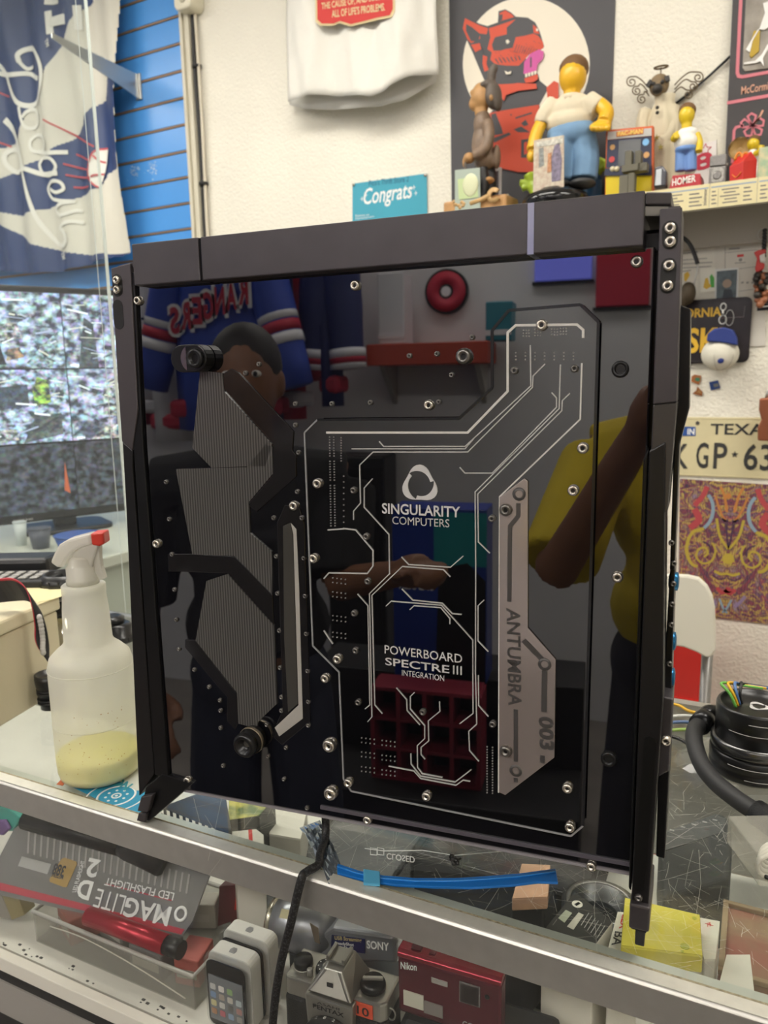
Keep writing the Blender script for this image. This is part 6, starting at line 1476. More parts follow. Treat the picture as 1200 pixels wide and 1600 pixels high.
# clear tub
tb = thing('clear_tub', 'clear plastic tub with red and grey items below the flashlight pack', 'tub', (-.715, .605, DZ), KA)
G_TUB = glass_mat('tub_plastic', (.93, .93, .91), 1.3, .15, .20, (.62, .60, .54))
tw, td, th_ = .132, .10, .044
for (x0, x1, y0, y1, nm) in ((-tw, tw, -.042, -.040, 'tub_wall'), (-tw, tw, td, td+.002, 'tub_wall'), (-tw, -tw+.002, -.04, td, 'tub_wall'), (tw-.002, tw, -.04, td, 'tub_wall')):
    MB().box(x0, x1, y0, y1, .002, th_).build(nm, G_TUB, tb)
MB().box(-tw, tw, -.042, td+.002, 0, .0018).build('tub_floor', G_TUB, tb)
rim_ = MB(); rim_.tube([(-tw, -.042, th_), (tw, -.042, th_), (tw, td, th_), (-tw, td, th_)], .0028, 8, True); rim_.build('tub_rim', mat('tub_rim_plastic', (.55, .53, .49), .25, alpha=.8), tb)
MB().tube(smooth_path([(-.10, -.0435, .034), (-.04, -.0435, .037), (.04, -.0435, .028), (.12, -.0435, .012)], 5), .0008, 6).build('tub_seam', M_PAPER, tb)
for k, (x, y, sx, sy, h, c) in enumerate(((-.092, -.005, .035, .03, .037, (.36, .14, .11)), (-.03, .02, .04, .04, .038, (.22, .21, .20)), (.045, -.008, .04, .03, .036, (.18, .17, .17)), (.098, .0, .025, .03, .037, (.42, .10, .08)), (.03, .07, .06, .02, .036, (.45, .42, .36)))):
    g_ = thing('packaged_item', ('dusty red', 'dark grey', 'charcoal', 'brick red', 'pale beige')[k] + ' boxed item inside the clear tub', 'box', Vector((-.715, .605, DZ+.0022)) + Vector((x*math.cos(KA)-y*math.sin(KA), x*math.sin(KA)+y*math.cos(KA), 0)), KA+.2*(k-2), 'boxed items in the clear tub')
    MB().box(-sx/1.5, sx/1.5, -sy/1.5, sy/1.5, 0, h).build('carton', mat('tub_item_%d' % k, c, .5), g_, .002)
    MB().box(-sx/1.9, sx/1.9, -sy/1.5-.0006, -sy/1.5-.0001, h*.3, h*.6).build('carton_label', mat('tub_label', (.5, .47, .42), .6), g_)
# red flashlight
F = Face('red_flashlight', 'red metal flashlight with black end across the tub rim', 'flashlight', 235, 1468, .810, KA+.02, zm=.810); t = F.t
F.t.location = (F.o.x, F.o.y, .8110); 
MB().cyl((-.10, 0, 0), .0115, .125, 20, 'x').build('red_barrel', mat('red_metal', (.42, .02, .04), .28, .5), t)
MB().cyl((.0252, 0, 0), .0108, .022, 20, 'x').build('black_end', M_BLACK, t)
# two boxed music players
def player(px0, py0, px1, py1, zt, label):
    a, c = on_z(px0, py0, zt), on_z(px1, py1, zt); rz = math.atan2(c.y-a.y, c.x-a.x); w = (c-a).length
    t = thing('boxed_player', label, 'music player', (a.x, a.y, DZ), rz, 'boxed music players'); h = zt-DZ; d = .026
    MB().prism(rrect(0, w, 0, h, .009), .006, d).build('white_tray', mat('box_white', (.72, .71, .67), .35), t, .001)
    MB().prism(rrect(-.0015, w+.0015, 0, h+.0015, .010), .0, .0055).build('clear_lid', glass_mat('lid_plastic', (.95, .95, .95), 1.4, .0, .03), t)
    MB().prism(rrect(.002, w-.002, .003, h-.003, .008), .0022, .0056).build('player_body', M_BLACK, t, .001) if False else None
    py_ = -.0024
    MB().prism(rrect(.003, w-.003, .004, h-.004, .008), -.0022, -.0002).build('player_face', mat('player_gloss', (.008, .008, .009), .08), t, .0005)
    MB().box(.006, w-.006, -.0030, -.0023, .012, h-.022).build('player_screen', mat('screen_grey', (.20, .21, .23), .2), t)
    cols = [(.55, .55, .55), (.75, .72, .70), (.28, .42, .20), (.15, .16, .18), (.20, .30, .48), (.38, .33, .28), (.55, .53, .48), (.45, .52, .55), (.60, .55, .30), (.62, .62, .60), (.12, .12, .12), (.40, .22, .20), (.45, .25, .15), (.50, .15, .18), (.30, .40, .55), (.35, .35, .33)]
    iw = (w-.012)/4
    for r in range(4):
        for c_ in range(4):
            x = .006+iw*(c_+.18); z = h-.032-r*(h-.045)/4.3
            MB().prism(rrect(x, x+iw*.64, z-iw*.64, z, .0014, 3), -.0034, -.0031).build('app_icon', mat('icon_%d' % (r*4+c_), cols[r*4+c_], .4), t)
    MB().prism([(w*.5-.004, .012), (w*.5+.003, .012), (w*.5+.004, .016), (w*.5+.002, .020), (w*.5-.003, .020), (w*.5-.005, .016)], h+.0002, h+.0006, 'z').build('fruit_emblem', mat('emblem_grey', (.25, .25, .26), .5), t)
    return t
player(319, 1489, 386, 1513, .842, 'boxed music player standing in front of its twin, showing its app icons')
player(343, 1455, 414, 1480, .848, 'boxed music player standing directly behind the front boxed player')
# film camera
a, c = on_z(443, 1524, .838), on_z(602, 1574, .838); rz = math.atan2(c.y-a.y, c.x-a.x)
slr = Face('film_camera', 'silver and black film SLR camera with orange 110 price tag', 'camera', 443, 1524, DZ, rz, zm=.838); t = slr.t
w = (c-a).length; h = .838-DZ; d = .045
M_SILV = mat('satin_chrome', (.40, .39, .36), .32, .8); M_LEATH = mat('leatherette', (.02, .02, .021), .6, bump=.5, bscale=700)
MB().box(0, w, .0, d, .004, h-.022).build('camera_body', M_LEATH, t, .004)
MB().prism([(0, .004), (.004, 0), (w-.006, 0), (w, .006), (w, d), (0, d)], h-.0218, h, 'z').build('top_plate', M_SILV, t, .0025)
MB().box(0, w, .002, d-.002, 0, .0038).build('base_plate', M_SILV, t, .001)
px_ = w*.50; pw = .026
MB().add([(px_-pw, -.010, h+.0005), (px_+pw, -.010, h+.0005), (px_+pw, d*.9, h+.0005), (px_-pw, d*.9, h+.0005), (px_-.010, .002, h+.024), (px_+.010, .002, h+.024), (px_+.012, d*.75, h+.026), (px_-.012, d*.75, h+.026)],
         [(0, 3, 2, 1), (0, 1, 5, 4), (1, 2, 6, 5), (2, 3, 7, 6), (3, 0, 4, 7), (4, 5, 6, 7)]).build('prism_housing', M_SILV, t, .0015)
MB().add([(px_-pw*.82, -.0105, h+.003), (px_+pw*.82, -.0105, h+.003), (px_+.006, .0005, h+.0235), (px_-.006, .0005, h+.0235)], [(0, 1, 2, 3)]).build('prism_plate', mat('pale_chrome', (.66, .64, .58), .35, .4), t)
MB().box(px_-.0035, px_+.0035, -.0068, -.0064, h+.008, h+.015).build('prism_badge', M_BLK_SOFT, t, rot=None)
MB().prism([(px_-pw-.002, h-.002), (px_+pw+.002, h-.002), (px_+pw, h-.036), (px_-pw, h-.036)], -.0118, -.0005).build('lens_mount_plate', M_SILV, t, .002)
lettering('ASAHI', M_LEATH, t, (px_-.013, -.0123, h-.009), (.026, 0, 0), (0, 0, .003), .0)
lettering('PENTAX', M_LEATH, t, (px_-.018, -.0123, h-.0155), (.036, 0, 0), (0, 0, .0052), .02)
MB().lathe([(.032, -.0119), (.032, -.017), (.030, -.018), (.030, -.021), (.028, -.022), (.022, -.022), (.018, -.016), (0, -.014)][::-1], (px_+.002, 0, h-.052), 36, 'y').build('lens_barrel', M_LENS, t)
for k in range(14): aa = .5+k*.16; lettering(str(random.choice((2, 4, 8, 11, 16, 22))), M_WHITE, t, (px_+.002+.0322*math.cos(aa), -.0165, h-.052+.0322*math.sin(aa)), (.003*math.sin(aa), -.0002, -.003*math.cos(aa)), (0, .0035, 0), .0) if k % 2 == 0 else None
MB().box(px_-.011, px_+.011, .008, .030, h+.0265, h+.0285).build('hot_shoe', mat('shoe_steel', (.30, .29, .27), .35, .8), t, .0005)
for s in (-1, 1): MB().box(px_+s*.009-.002, px_+s*.009+.002, .008, .030, h+.0286, h+.0325).build('shoe_rail', MATS['shoe_steel'], t, .0005)
for x, r_, hh in ((.014, .0105, .010), (.042, .0115, .009)):
    MB().lathe([(r_, .0005), (r_, hh*.75), (r_*.92, hh), (0, hh)], (x, .020, h), 24).build('dial', M_BLACK, t)
    MB().lathe([(r_*1.08, .0002), (r_*1.08, .002), (r_, .002)], (x, .020, h), 24).build('dial_base', M_SILV, t)
MB().cyl((.042, .020, h+.0091), .004, .0006, 14).build('dial_cap', M_SILV, t)
for k in range(9): aa = k*.7; MB().box(.042+.0085*math.cos(aa)-.0006, .042+.0085*math.cos(aa)+.0006, .02+.0085*math.sin(aa)-.0006, .02+.0085*math.sin(aa)+.0006, h+.0091, h+.0094).build('dial_mark', M_WHITE, t)
MB().lathe([(.0032, .0005), (.0032, .008), (.0022, .0085), (0, .0075)], (.027, .010, h), 14).build('shutter_button', M_SILV, t)
MB().lathe([(.0135, .0005), (.0135, .005), (.0115, .009), (0, .009)], (w-.022, .020, h), 28).build('rewind_knob', M_BLACK, t)
MB().box(-.0022, .0022, -.011, .011, 0, .003).build('rewind_crank', M_SILV, t, .0008, loc=(w-.022, .020, h+.0092), rot=(0, 0, 1.9))
MB().box(w-.044, w-.014, -.0012, -.0002, h-.019, h-.003).build('price_tag', mat('orange_tag', (.72, .10, .05), .6), t)
lettering('110', M_BLK_SOFT, t, (w-.040, -.0016, h-.016), (.022, 0, -.001), (0, 0, .010), .012)
lettering('ASA', M_BLK_SOFT, t, (w-.050, .012, h+.0006), (.010, 0, 0), (0, .003, 0)); lettering('100', M_BLK_SOFT, t, (w-.050, .006, h+.0006), (.009, 0, 0), (0, .003, 0))
MB().tube([(w+.001+.005*math.cos(i*.5), .012, h-.018+.007*math.sin(i*.5)) for i in range(12)], .0009, 6, True).build('strap_ring', M_CHROME, t)
# camcorder behind
cc = Face('camcorder', 'silver camcorder with blue feature sticker behind the film camera', 'camcorder', 520, 1540, DZ, rz+.05, zm=.80); t = cc.t
cc.t.location = (cc.o.x, cc.o.y+.03, DZ)
cc.o = Vector(cc.t.location)
M_CAMC = mat('camcorder_silver', (.34, .35, .38), .3, .6); M_CAMD = mat('camcorder_dark', (.13, .14, .16), .35, .5)
def cpoly(pts, y0, y1, nm, m, bv=.002): return cc.poly(pts, y0, y1, nm, m, bv)
cpoly([(500, 1462), (520, 1450), (612, 1463), (620, 1470), (622, 1506), (500, 1500)], 0, .04, 'upper_body', M_CAMC, .005)
q0 = cc.xz(495, 1500); q1 = cc.xz(622, 1508)
MB().box(q0[0], q1[0], .002, .042, 0, min(q0[1], q1[1])-.0005).build('lower_body', M_CAMD, t, .004)
l0 = cc.xz(415, 1452); l1 = cc.xz(495, 1470); zc = (l0[1]+l1[1])/2
MB().lathe([(.018, l0[0]), (.024, l0[0]+.001), (.025, l0[0]+.012), (.030, l0[0]+.014), (.031, l0[0]+.04), (.028, l0[0]+.042), (.028, l1[0]-.004), (.018, l1[0]+.02)], (0, .02, zc), 28, 'x').build('lens_housing', M_CAMC, t)
MB().lathe([(.019, l0[0]-.0005), (.0245, l0[0]-.0005), (.0245, l0[0]+.006), (.019, l0[0]+.006)], (0, .02, zc), 28, 'x').build('lens_ring', mat('bright_ring', (.60, .56, .46), .25, .8), t)
MB().box(q0[0]-.04, q0[0]-.006, .005, .035, .0, zc-.0282).build('camcorder_foot', M_CAMD, t, .003)
cpoly([(518, 1461), (570, 1468), (570, 1490), (517, 1482)], -.0012, -.0003, 'feature_sticker', mat('sticker_navy', (.015, .02, .09), .4), 0)
cc.text('USB Streaming', (523, 1470), (565, 1474), .0065, -.0016, mat('gold_ink', (.62, .50, .22), .5), .02); cc.text('SteadyShot', (523, 1477), (553, 1480), .0052, -.0016, M_WHITE, .02); cc.text('NightShot', (523, 1483), (550, 1486), .0052, -.0016, M_WHITE, .02)
cc.text('SONY', (573, 1482), (608, 1486), .0105, -.0008, M_WHITE, .02)
cpoly([(440, 1420), (462, 1424), (458, 1438), (436, 1434)], -.016, -.0155, 'cream_label', mat('cream_label', (.66, .62, .40), .5), 0)
cpoly([(484, 1442), (497, 1450), (500, 1475), (492, 1472)], -.012, -.0115, 'brown_strap', mat('strap_brown', (.13, .10, .07), .7), 0)
# compact camera on a dark box
a, c = on_z(620, 1484, .892), on_z(783, 1532, .892); rz2 = math.atan2(c.y-a.y, c.x-a.x); w = (c-a).length
sb_ = Face('dark_case', 'black padded case under the red compact camera', 'case', 640, 1540, DZ, rz2, zm=.84); 
nb = Vector((a.x, a.y, 0)); sb_.t.location = (a.x, a.y, DZ)
MB().box(.004, w+.05, -.012, .06, 0, .818-DZ).build('case_body', M_BLK_SOFT, sb_.t, .008)
MB().box(.0, w+.05, -.0135, -.0125, .028, .032).build('case_zip', M_PORT, sb_.t)
nk = Face('compact_camera', 'dark red compact digital camera in clear wrap', 'camera', 620, 1484, .8185, rz2, zm=.892); t = nk.t
h = .892-.8185
M_MAR = mat('maroon_metal', (.13, .012, .028), .28, .6); M_MARL = mat('maroon_highlight', (.30, .02, .04), .25, .6)
MB().box(0, w, .001, .020, 0, h-.008).build('camera_body', M_MAR, t, .003)
MB().prism([(.0, h-.0078), (.021, h-.0078), (.021, h-.002), (.016, h), (.004, h), (0, h-.003)], 0, w, 'x').build('top_bar', M_MARL, t, .001)  # highlight along the camera's top edge, put into a brighter maroon
nk.text('Nikon', (626, 1514), (651, 1517), .0085, .0005, M_WHITE, .02)
MB().box(w*.34, w*.50, -.0004, .0008, h-.026, h-.020).build('flash_window', mat('flash_silver', (.60, .58, .56), .15, .7), t, .0005)
MB().box(w*.61, w*.81, -.0008, .0008, h-.038, h-.014).build('lens_window_frame', mat('window_frame', (.30, .27, .27), .25, .8), t, .001)
MB().box(w*.625, w*.795, -.0012, -.0009, h-.036, h-.016).build('lens_window', mat('dark_glass', (.02, .012, .014), .08), t)
MB().lathe([(.0, -.0006), (.0016, -.0006), (.0024, .0002), (.0026, .0009)], (w*.87, 0, h-.024), 14, 'y').build('sensor', M_PORT, t)
MB().box(w*.06, w*.26, -.0004, .0008, h-.062, h-.045).build('white_sticker', mat('sticker_cream', (.66, .64, .54), .5), t); MB().box(w*.265, w*.45, -.0004, .0008, h-.064, h-.050).build('grey_sticker', mat('sticker_grey', (.25, .22, .21), .5), t)
lettering('COOLPIX', M_INK, t, (w*.64, .0005, h-.066), (w*.30, 0, 0), (0, 0, .0065), 0)
for x0, x1 in ((.12, .22), (.30, .36)): MB().box(w*x0, w*x1, .006, .014, h+.0002, h+.0014).build('top_button', M_MAR, t, .0005)
MB().prism([(-.002, 0), (-.0012, 0), (-.0012, h+.002), (.022, h+.002), (.022, h+.003), (-.002, h+.003)], -.003, w+.004, 'x').build('clear_wrap', glass_mat('wrap_film', (.99, .99, .99), 1.2, .05, .005), t)
# black speaker box leaflet, white boxes, yellow box
def flatbox(name, label, cat, pts, zt, zb, m, group=None, side=None):
    Q = [on_z(p[0], p[1], zt) for p in pts]; o = Vector((sum(q.x for q in Q)/len(Q), sum(q.y for q in Q)/len(Q), zb))
    t = thing(name, label, cat, o, 0, group)
    MB().prism([(q.x-o.x, q.y-o.y) for q in Q], 0, zt-zb, 'z').build('box_body', side or m, t, .0015)
    MB().prism([((q.x-o.x)*.985, (q.y-o.y)*.985) for q in Q], zt-zb+.0001, zt-zb+.0007, 'z').build('top_panel', m, t)
    def f(px, py, dz=.0009): q = on_z(px, py, zt) - o; return Vector((q.x, q.y, zt-zb+dz))
    return t, f
def ftext(body, t, f, p, pr, pu, m, bold=.0): a = f(*p); lettering(body, m, t, a, f(*pr)-a, f(*pu)-a, bold)
M_BOXW = mat('box_white_side', (.68, .65, .57), .5); M_BOXK = mat('box_black_top', (.025, .025, .024), .4)
t, f = flatbox('black_gadget_box', 'black-topped white gadget box with wireless symbol under the glass', 'box', [(898, 1394), (958, 1440), (928, 1480), (846, 1458)], .90, DZ, M_BOXK, None, M_BOXW)
c = f(902, 1414); MB().cyl((c.x, c.y, c.z), .0058, .0003, 20).build('symbol_disc', M_BOXW, t)
c = f(902, 1414, .0013); MB().prism([(c.x-.003, c.y-.002), (c.x+.003, c.y+.002), (c.x, c.y+.004), (c.x, c.y-.004), (c.x+.003, c.y-.002), (c.x-.003, c.y+.002), (c.x-.001, c.y)][:4], c.z, c.z+.0003, 'z').build('wireless_symbol', M_BOXK, t)
for pts, m in (([(884, 1423), (894, 1428), (882, 1443), (872, 1436)], mat('label_sage', (.40, .42, .32), .5)), ([(904, 1427), (912, 1431), (896, 1454), (886, 1449)], mat('label_cream', (.55, .52, .44), .5))):
    MB().prism([tuple(f(*p))[:2] for p in pts], f(0, 0).z if False else .1488, .1491, 'z').build('info_label', m, t)
for k in range(6): a, c = f(920+k*5, 1428+k*4, .0011), f(908+k*5, 1447+k*4, .0011); MB().tube([a, c], .0004, 4).build('printed_line', M_TRACE, t)
t, f = flatbox('white_manual_box', 'white box lettered BA beside the yellow tin under the glass', 'box', [(965, 1425), (1000, 1428), (998, 1490), (950, 1482)], .905, DZ, M_BOXW)
ftext('BA', t, f, (961, 1456), (955, 1478), (976, 1458), M_PLI, .02); ftext('LEX', t, f, (972, 1430), (967, 1452), (985, 1432), M_RED, .02)
t, f = flatbox('yellow_tin', 'yellow square tin with green spots under the glass by the case foot', 'tin', [(976, 1403), (1094, 1430), (1098, 1494), (970, 1478)], .925, .9062, mat('tin_yellow', (.62, .54, .06), .35, noise=.05, nscale=30))
for px, py, r_ in ((1070, 1480, .0042), (1085, 1436, .0022), (1066, 1488, .0016)):
    c = f(px, py); MB().cyl((c.x, c.y, c.z), r_, .0003, 16).build('green_spot', mat('tin_green', (.40, .42, .03), .4), t)
t, f = flatbox('white_card_box', 'white carton with small red mark right of the yellow tin', 'box', [(1082, 1432), (1125, 1440), (1118, 1500), (1100, 1500)], .905, DZ, M_BOXW)
c = f(1108, 1446); 
for a in range(4): MB().box(c.x-.004, c.x+.004, c.y-.0004, c.y+.0004, c.z, c.z+.0002).build('red_star_print', M_RED, t) if a == 0 else None
ftext('75', t, f, (1105, 1450), (1112, 1448), (1103, 1444), M_RED, .03)
t, f = flatbox('plain_white_box', 'plain white box at the far right under the glass', 'box', [(1135, 1492), (1172, 1492), (1180, 1560), (1120, 1550)], .90, DZ, M_BOXW)
t, f = flatbox('copper_card_box', 'copper-coloured card partly under the zip bag', 'card', [(815, 1350), (860, 1352), (856, 1402), (800, 1405)], .90, .885, mat('copper_card', (.55, .32, .20), .45, noise=.1, nscale=60))
t.location.z = .885
st2 = thing('black_display_block', 'black foam block holding the copper card under the glass', 'block', (t.location.x, t.location.y, DZ))
MB().box(-.02, .02, -.02, .02, 0, .885-DZ-.0005).build('foam', M_BLK_SOFT, st2, .003)
MB().box(-.018, .018, -.0205, -.0201, .02, .09).build('foam_label', M_PORT, st2)
# big lens under the glass
F = Face('wide_lens', 'large black camera lens lying under the glass behind the gadget box', 'lens', 938, 1400, DZ, 0, zm=.86); t = F.t
MB().lathe([(.042, 0), (.042, .06), (.045, .065), (.045, .098), (.040, .100), (.034, .100), (.026, .088), (0, .082)], (0, 0, 0), 36).build('lens_barrel', M_LENS, t)
MB().lathe([(.0345, .1002), (.0395, .1002), (.0395, .1012), (.0345, .1012)], (0, 0, 0), 36).build('silver_ring', M_PEW, t)
MB().ell((0, 0, .083), (.026, .026, .006), 20, 8).build('front_glass', mat('lens_glass', (.01, .012, .014), .05), t)
F = Face('black_pouch', 'dark cloth camera pouch under the glass left of the gadget box', 'pouch', 815, 1456, DZ, .9, zm=.86); t = F.t
b = MB(); b.ell((0, 0, .05), (.03, .024, .045), 20, 12); remesh(b.build('pouch_body', mat('pouch_cloth', (.03, .03, .032), .8), t), .005)
lettering('SONY', M_TRACE, t, (-.012, -.01, .093), (.02, -.002, 0), (.001, .006, 0), .02)
# wireless speaker
t_ = [on_z(p[0], p[1], .85) for p in ((1030, 1300), (1120, 1268), (1136, 1274), (1144, 1290), (1144, 1335), (1138, 1375), (1036, 1402))]
o = Vector((sum(q.x for q in t_)/7, sum(q.y for q in t_)/7, DZ))
spk = thing('grey_speaker', 'dark grey wireless speaker with small control symbols under the scratched glass', 'speaker', o)
MB().prism([(q.x-o.x, q.y-o.y) for q in t_], 0, .85-DZ, 'z').build('speaker_body', mat('speaker_fabric', (.045, .047, .048), .7), spk, .012, 4)
tp_ = [on_z(p[0], p[1], .851) for p in ((1034, 1302), (1118, 1272), (1134, 1280), (1130, 1300), (1036, 1330))]
MB().prism([(q.x-o.x, q.y-o.y) for q in tp_], .0982, .0990, 'z').build('control_strip', mat('speaker_top', (.10, .102, .103), .5), spk)
for k, (px, py) in enumerate(((1050, 1297), (1067, 1292), (1084, 1288), (1101, 1284), (1117, 1281))):
    c = on_z(px, py, .8515)-o; MB().box(c.x-.003, c.x+.003, c.y-.0012, c.y+.0012, .0991, .0994).build('control_symbol', M_TRACE, spk)
# cartons seen under the left of the case
t, f = flatbox('striped_pack', 'black pack with white striped edge under the glass below the case', 'box', [(250, 1262), (320, 1236), (352, 1240), (362, 1296), (330, 1294)], .93, .90, mat('striped_black', (.03, .03, .03), .85))
t.location.z = .90
for k in range(9): a, c = f(262+k*9.5, 1268+k*3.4), f(268+k*9.5, 1262+k*3.4); MB().prism([tuple(f(*p))[:2] for p in ((250+k*10, 1263+k*3.9), (255+k*10, 1265+k*3.9), (256+k*10, 1273+k*3.9), (251+k*10, 1271+k*3.9))], .0308, .0312, 'z').build('white_stripe', M_BOXW, t)
t, f = flatbox('photo_game_box', 'small box with a green and yellow picture under the case', 'box', [(358, 1238), (430, 1246), (405, 1275), (356, 1282)], .90, DZ, mat('game_green', (.10, .16, .05), .4, col2=(.55, .50, .12), nscale=50), None, M_BOXK)
t, f = flatbox('white_device_box', 'white box with a red stripe end under the glass left of the cable', 'box', [(362, 1300), (400, 1296), (412, 1305), (412, 1325), (365, 1312)], .91, DZ, M_BOXW)
MB().prism([tuple(f(*p))[:2] for p in ((388, 1298), (394, 1298), (395, 1317), (389, 1316))], .1588, .1594, 'z').build('red_stripe', M_RED, t)
t, f = flatbox('white_long_carton', 'long white carton lying under the case between the cameras', 'box', [(432, 1258), (480, 1264), (470, 1312), (420, 1304)], .86, .8026, M_BOXW)
F = Face('red_label_pack', 'dark red pack with white 8 behind the flashlight pack', 'box', 374, 1420, DZ, KA, zm=.80); t = F.t
F.poly([(342, 1385), (388, 1380), (382, 1432), (340, 1448)], 0, .03, 'carton', mat('dark_red_card', (.13, .02, .025), .35), .001)
F.poly([(370, 1383), (385, 1382), (380, 1420), (366, 1422)], -.001, -.0002, 'red_panel', M_RED); F.text('8', (369, 1402), (378, 1402), .010, -.0014, M_WHITE, .04)
q = F.xz(360, 1440)[1]; MB().box(-.015, .015, .0, .03, 0, .03).build('carton_foot', MATS['dark_red_card'], t)
F = Face('teal_purple_bundle', 'teal and purple ribbed hair clip at the left edge of the display', 'hair clip', 10, 1300, .86, KA, zm=.86)
F.t.location.z = DZ; F.o.z = DZ
F.poly([(-40, 1262), (10, 1262), (32, 1278), (20, 1300), (-40, 1300)], 0, .02, 'ribbed_shell', mat('teal_shell', (.10, .45, .38), .4), .003)
F.poly([(-40, 1284), (6, 1282), (14, 1296), (4, 1306), (-40, 1300)], -.006, -.0005, 'purple_band', mat('purple_band', (.20, .12, .30), .5), .002)
hh_ = F.xz(-10, 1299)[1]; MB().box(-.12, -.09, .004, .018, 0, max(.01, hh_)).build('case_stand', M_BLACK, F.t)
F = Face('yellow_carton', 'small grey and yellow carton standing at the left end of the deck', 'box', 12, 1440, DZ, KA+.1, zm=.758)
F.poly([(-60, 1388), (0, 1392), (18, 1438), (-60, 1420)], .0, .02, 'carton', mat('grey_carton', (.30, .28, .25), .5), .001)
F.poly([(0, 1392), (26, 1396), (38, 1430), (18, 1438)], .0005, .02, 'yellow_side', mat('yellow_side', (.30, .25, .12), .5), .001)

# ---------------------------------------------------------------- monitor with camera views
mn0 = CAM + sight(187, 678)*2.25; MD = Vector((math.cos(math.radians(65.6)), math.sin(math.radians(65.6)), 0)); MN = Vector((MD.y, -MD.x, 0))
mon = thing('security_monitor', 'black monitor showing a grid of shop security camera views', 'monitor', (mn0.x, mn0.y, 1.06), math.radians(65.6)); MO = Vector(mon.location)
def ms(px, py, y=0.0): q = on_plane(px, py, MO - MN*(-y)*-1, MN)-MO; return (q.dot(MD), q.z)
tR = ms(200, 600)[0]; tM = ms(-45, 600)[0]; tL = tM-.20; zT_ = ms(100, 457)[1]; zB_ = ms(100, 799)[1]
MB().box(tL, tR, .001, .03, zB_-.02, zT_+.014).build('monitor_shell', M_BLACK, mon, .004)
def cctv(name, seed, base, sc, gain):
    m = bpy.data.materials.new(name); m.use_nodes = True; nt = m.node_tree; N = nt.nodes; L = nt.links; bs = N['Principled BSDF']
    tc = N.new('ShaderNodeTexCoord'); mp = N.new('ShaderNodeMapping'); mp.inputs['Location'].default_value = (seed*3.7, 0, seed*1.3); mp.inputs['Rotation'].default_value = (0, seed*.9, 0); mp.inputs['Scale'].default_value = (1, 1, 1.3); L.new(tc.outputs['Object'], mp.inputs[0])
    v = N.new('ShaderNodeTexVoronoi'); v.inputs['Scale'].default_value = sc; L.new(mp.outputs[0], v.inputs['Vector'])
    n = N.new('ShaderNodeTexNoise'); n.inputs['Scale'].default_value = sc*.35; n.inputs['Detail'].default_value = 6; L.new(mp.outputs[0], n.inputs['Vector'])
    hs = N.new('ShaderNodeHueSaturation'); hs.inputs['Saturation'].default_value = .55; hs.inputs['Value'].default_value = .9; L.new(v.outputs['Color'], hs.inputs['Color'])
    rp = N.new('ShaderNodeValToRGB'); rp.color_ramp.elements[0].position = .40; rp.color_ramp.elements[1].position = .62; rp.color_ramp.elements[0].color = (.06, .07, .09, 1); rp.color_ramp.elements[1].color = (*base, 1); L.new(n.outputs['Fac'], rp.inputs[0])
    mx = N.new('ShaderNodeMixRGB'); mx.blend_type = 'MULTIPLY'; mx.inputs[0].default_value = .75; L.new(rp.outputs[0], mx.inputs[1]); L.new(hs.outputs[0], mx.inputs[2])
    bs.inputs['Base Color'].default_value = (.02, .02, .02, 1); bs.inputs['Roughness'].default_value = .2
    L.new(mx.outputs[0], bs.inputs['Emission Color']); bs.inputs['Emission Strength'].default_value = gain
    return m
rows = [(459, 575), (577, 689), (692, 797)]; tC = ms(106, 600)[0]
kk = 0
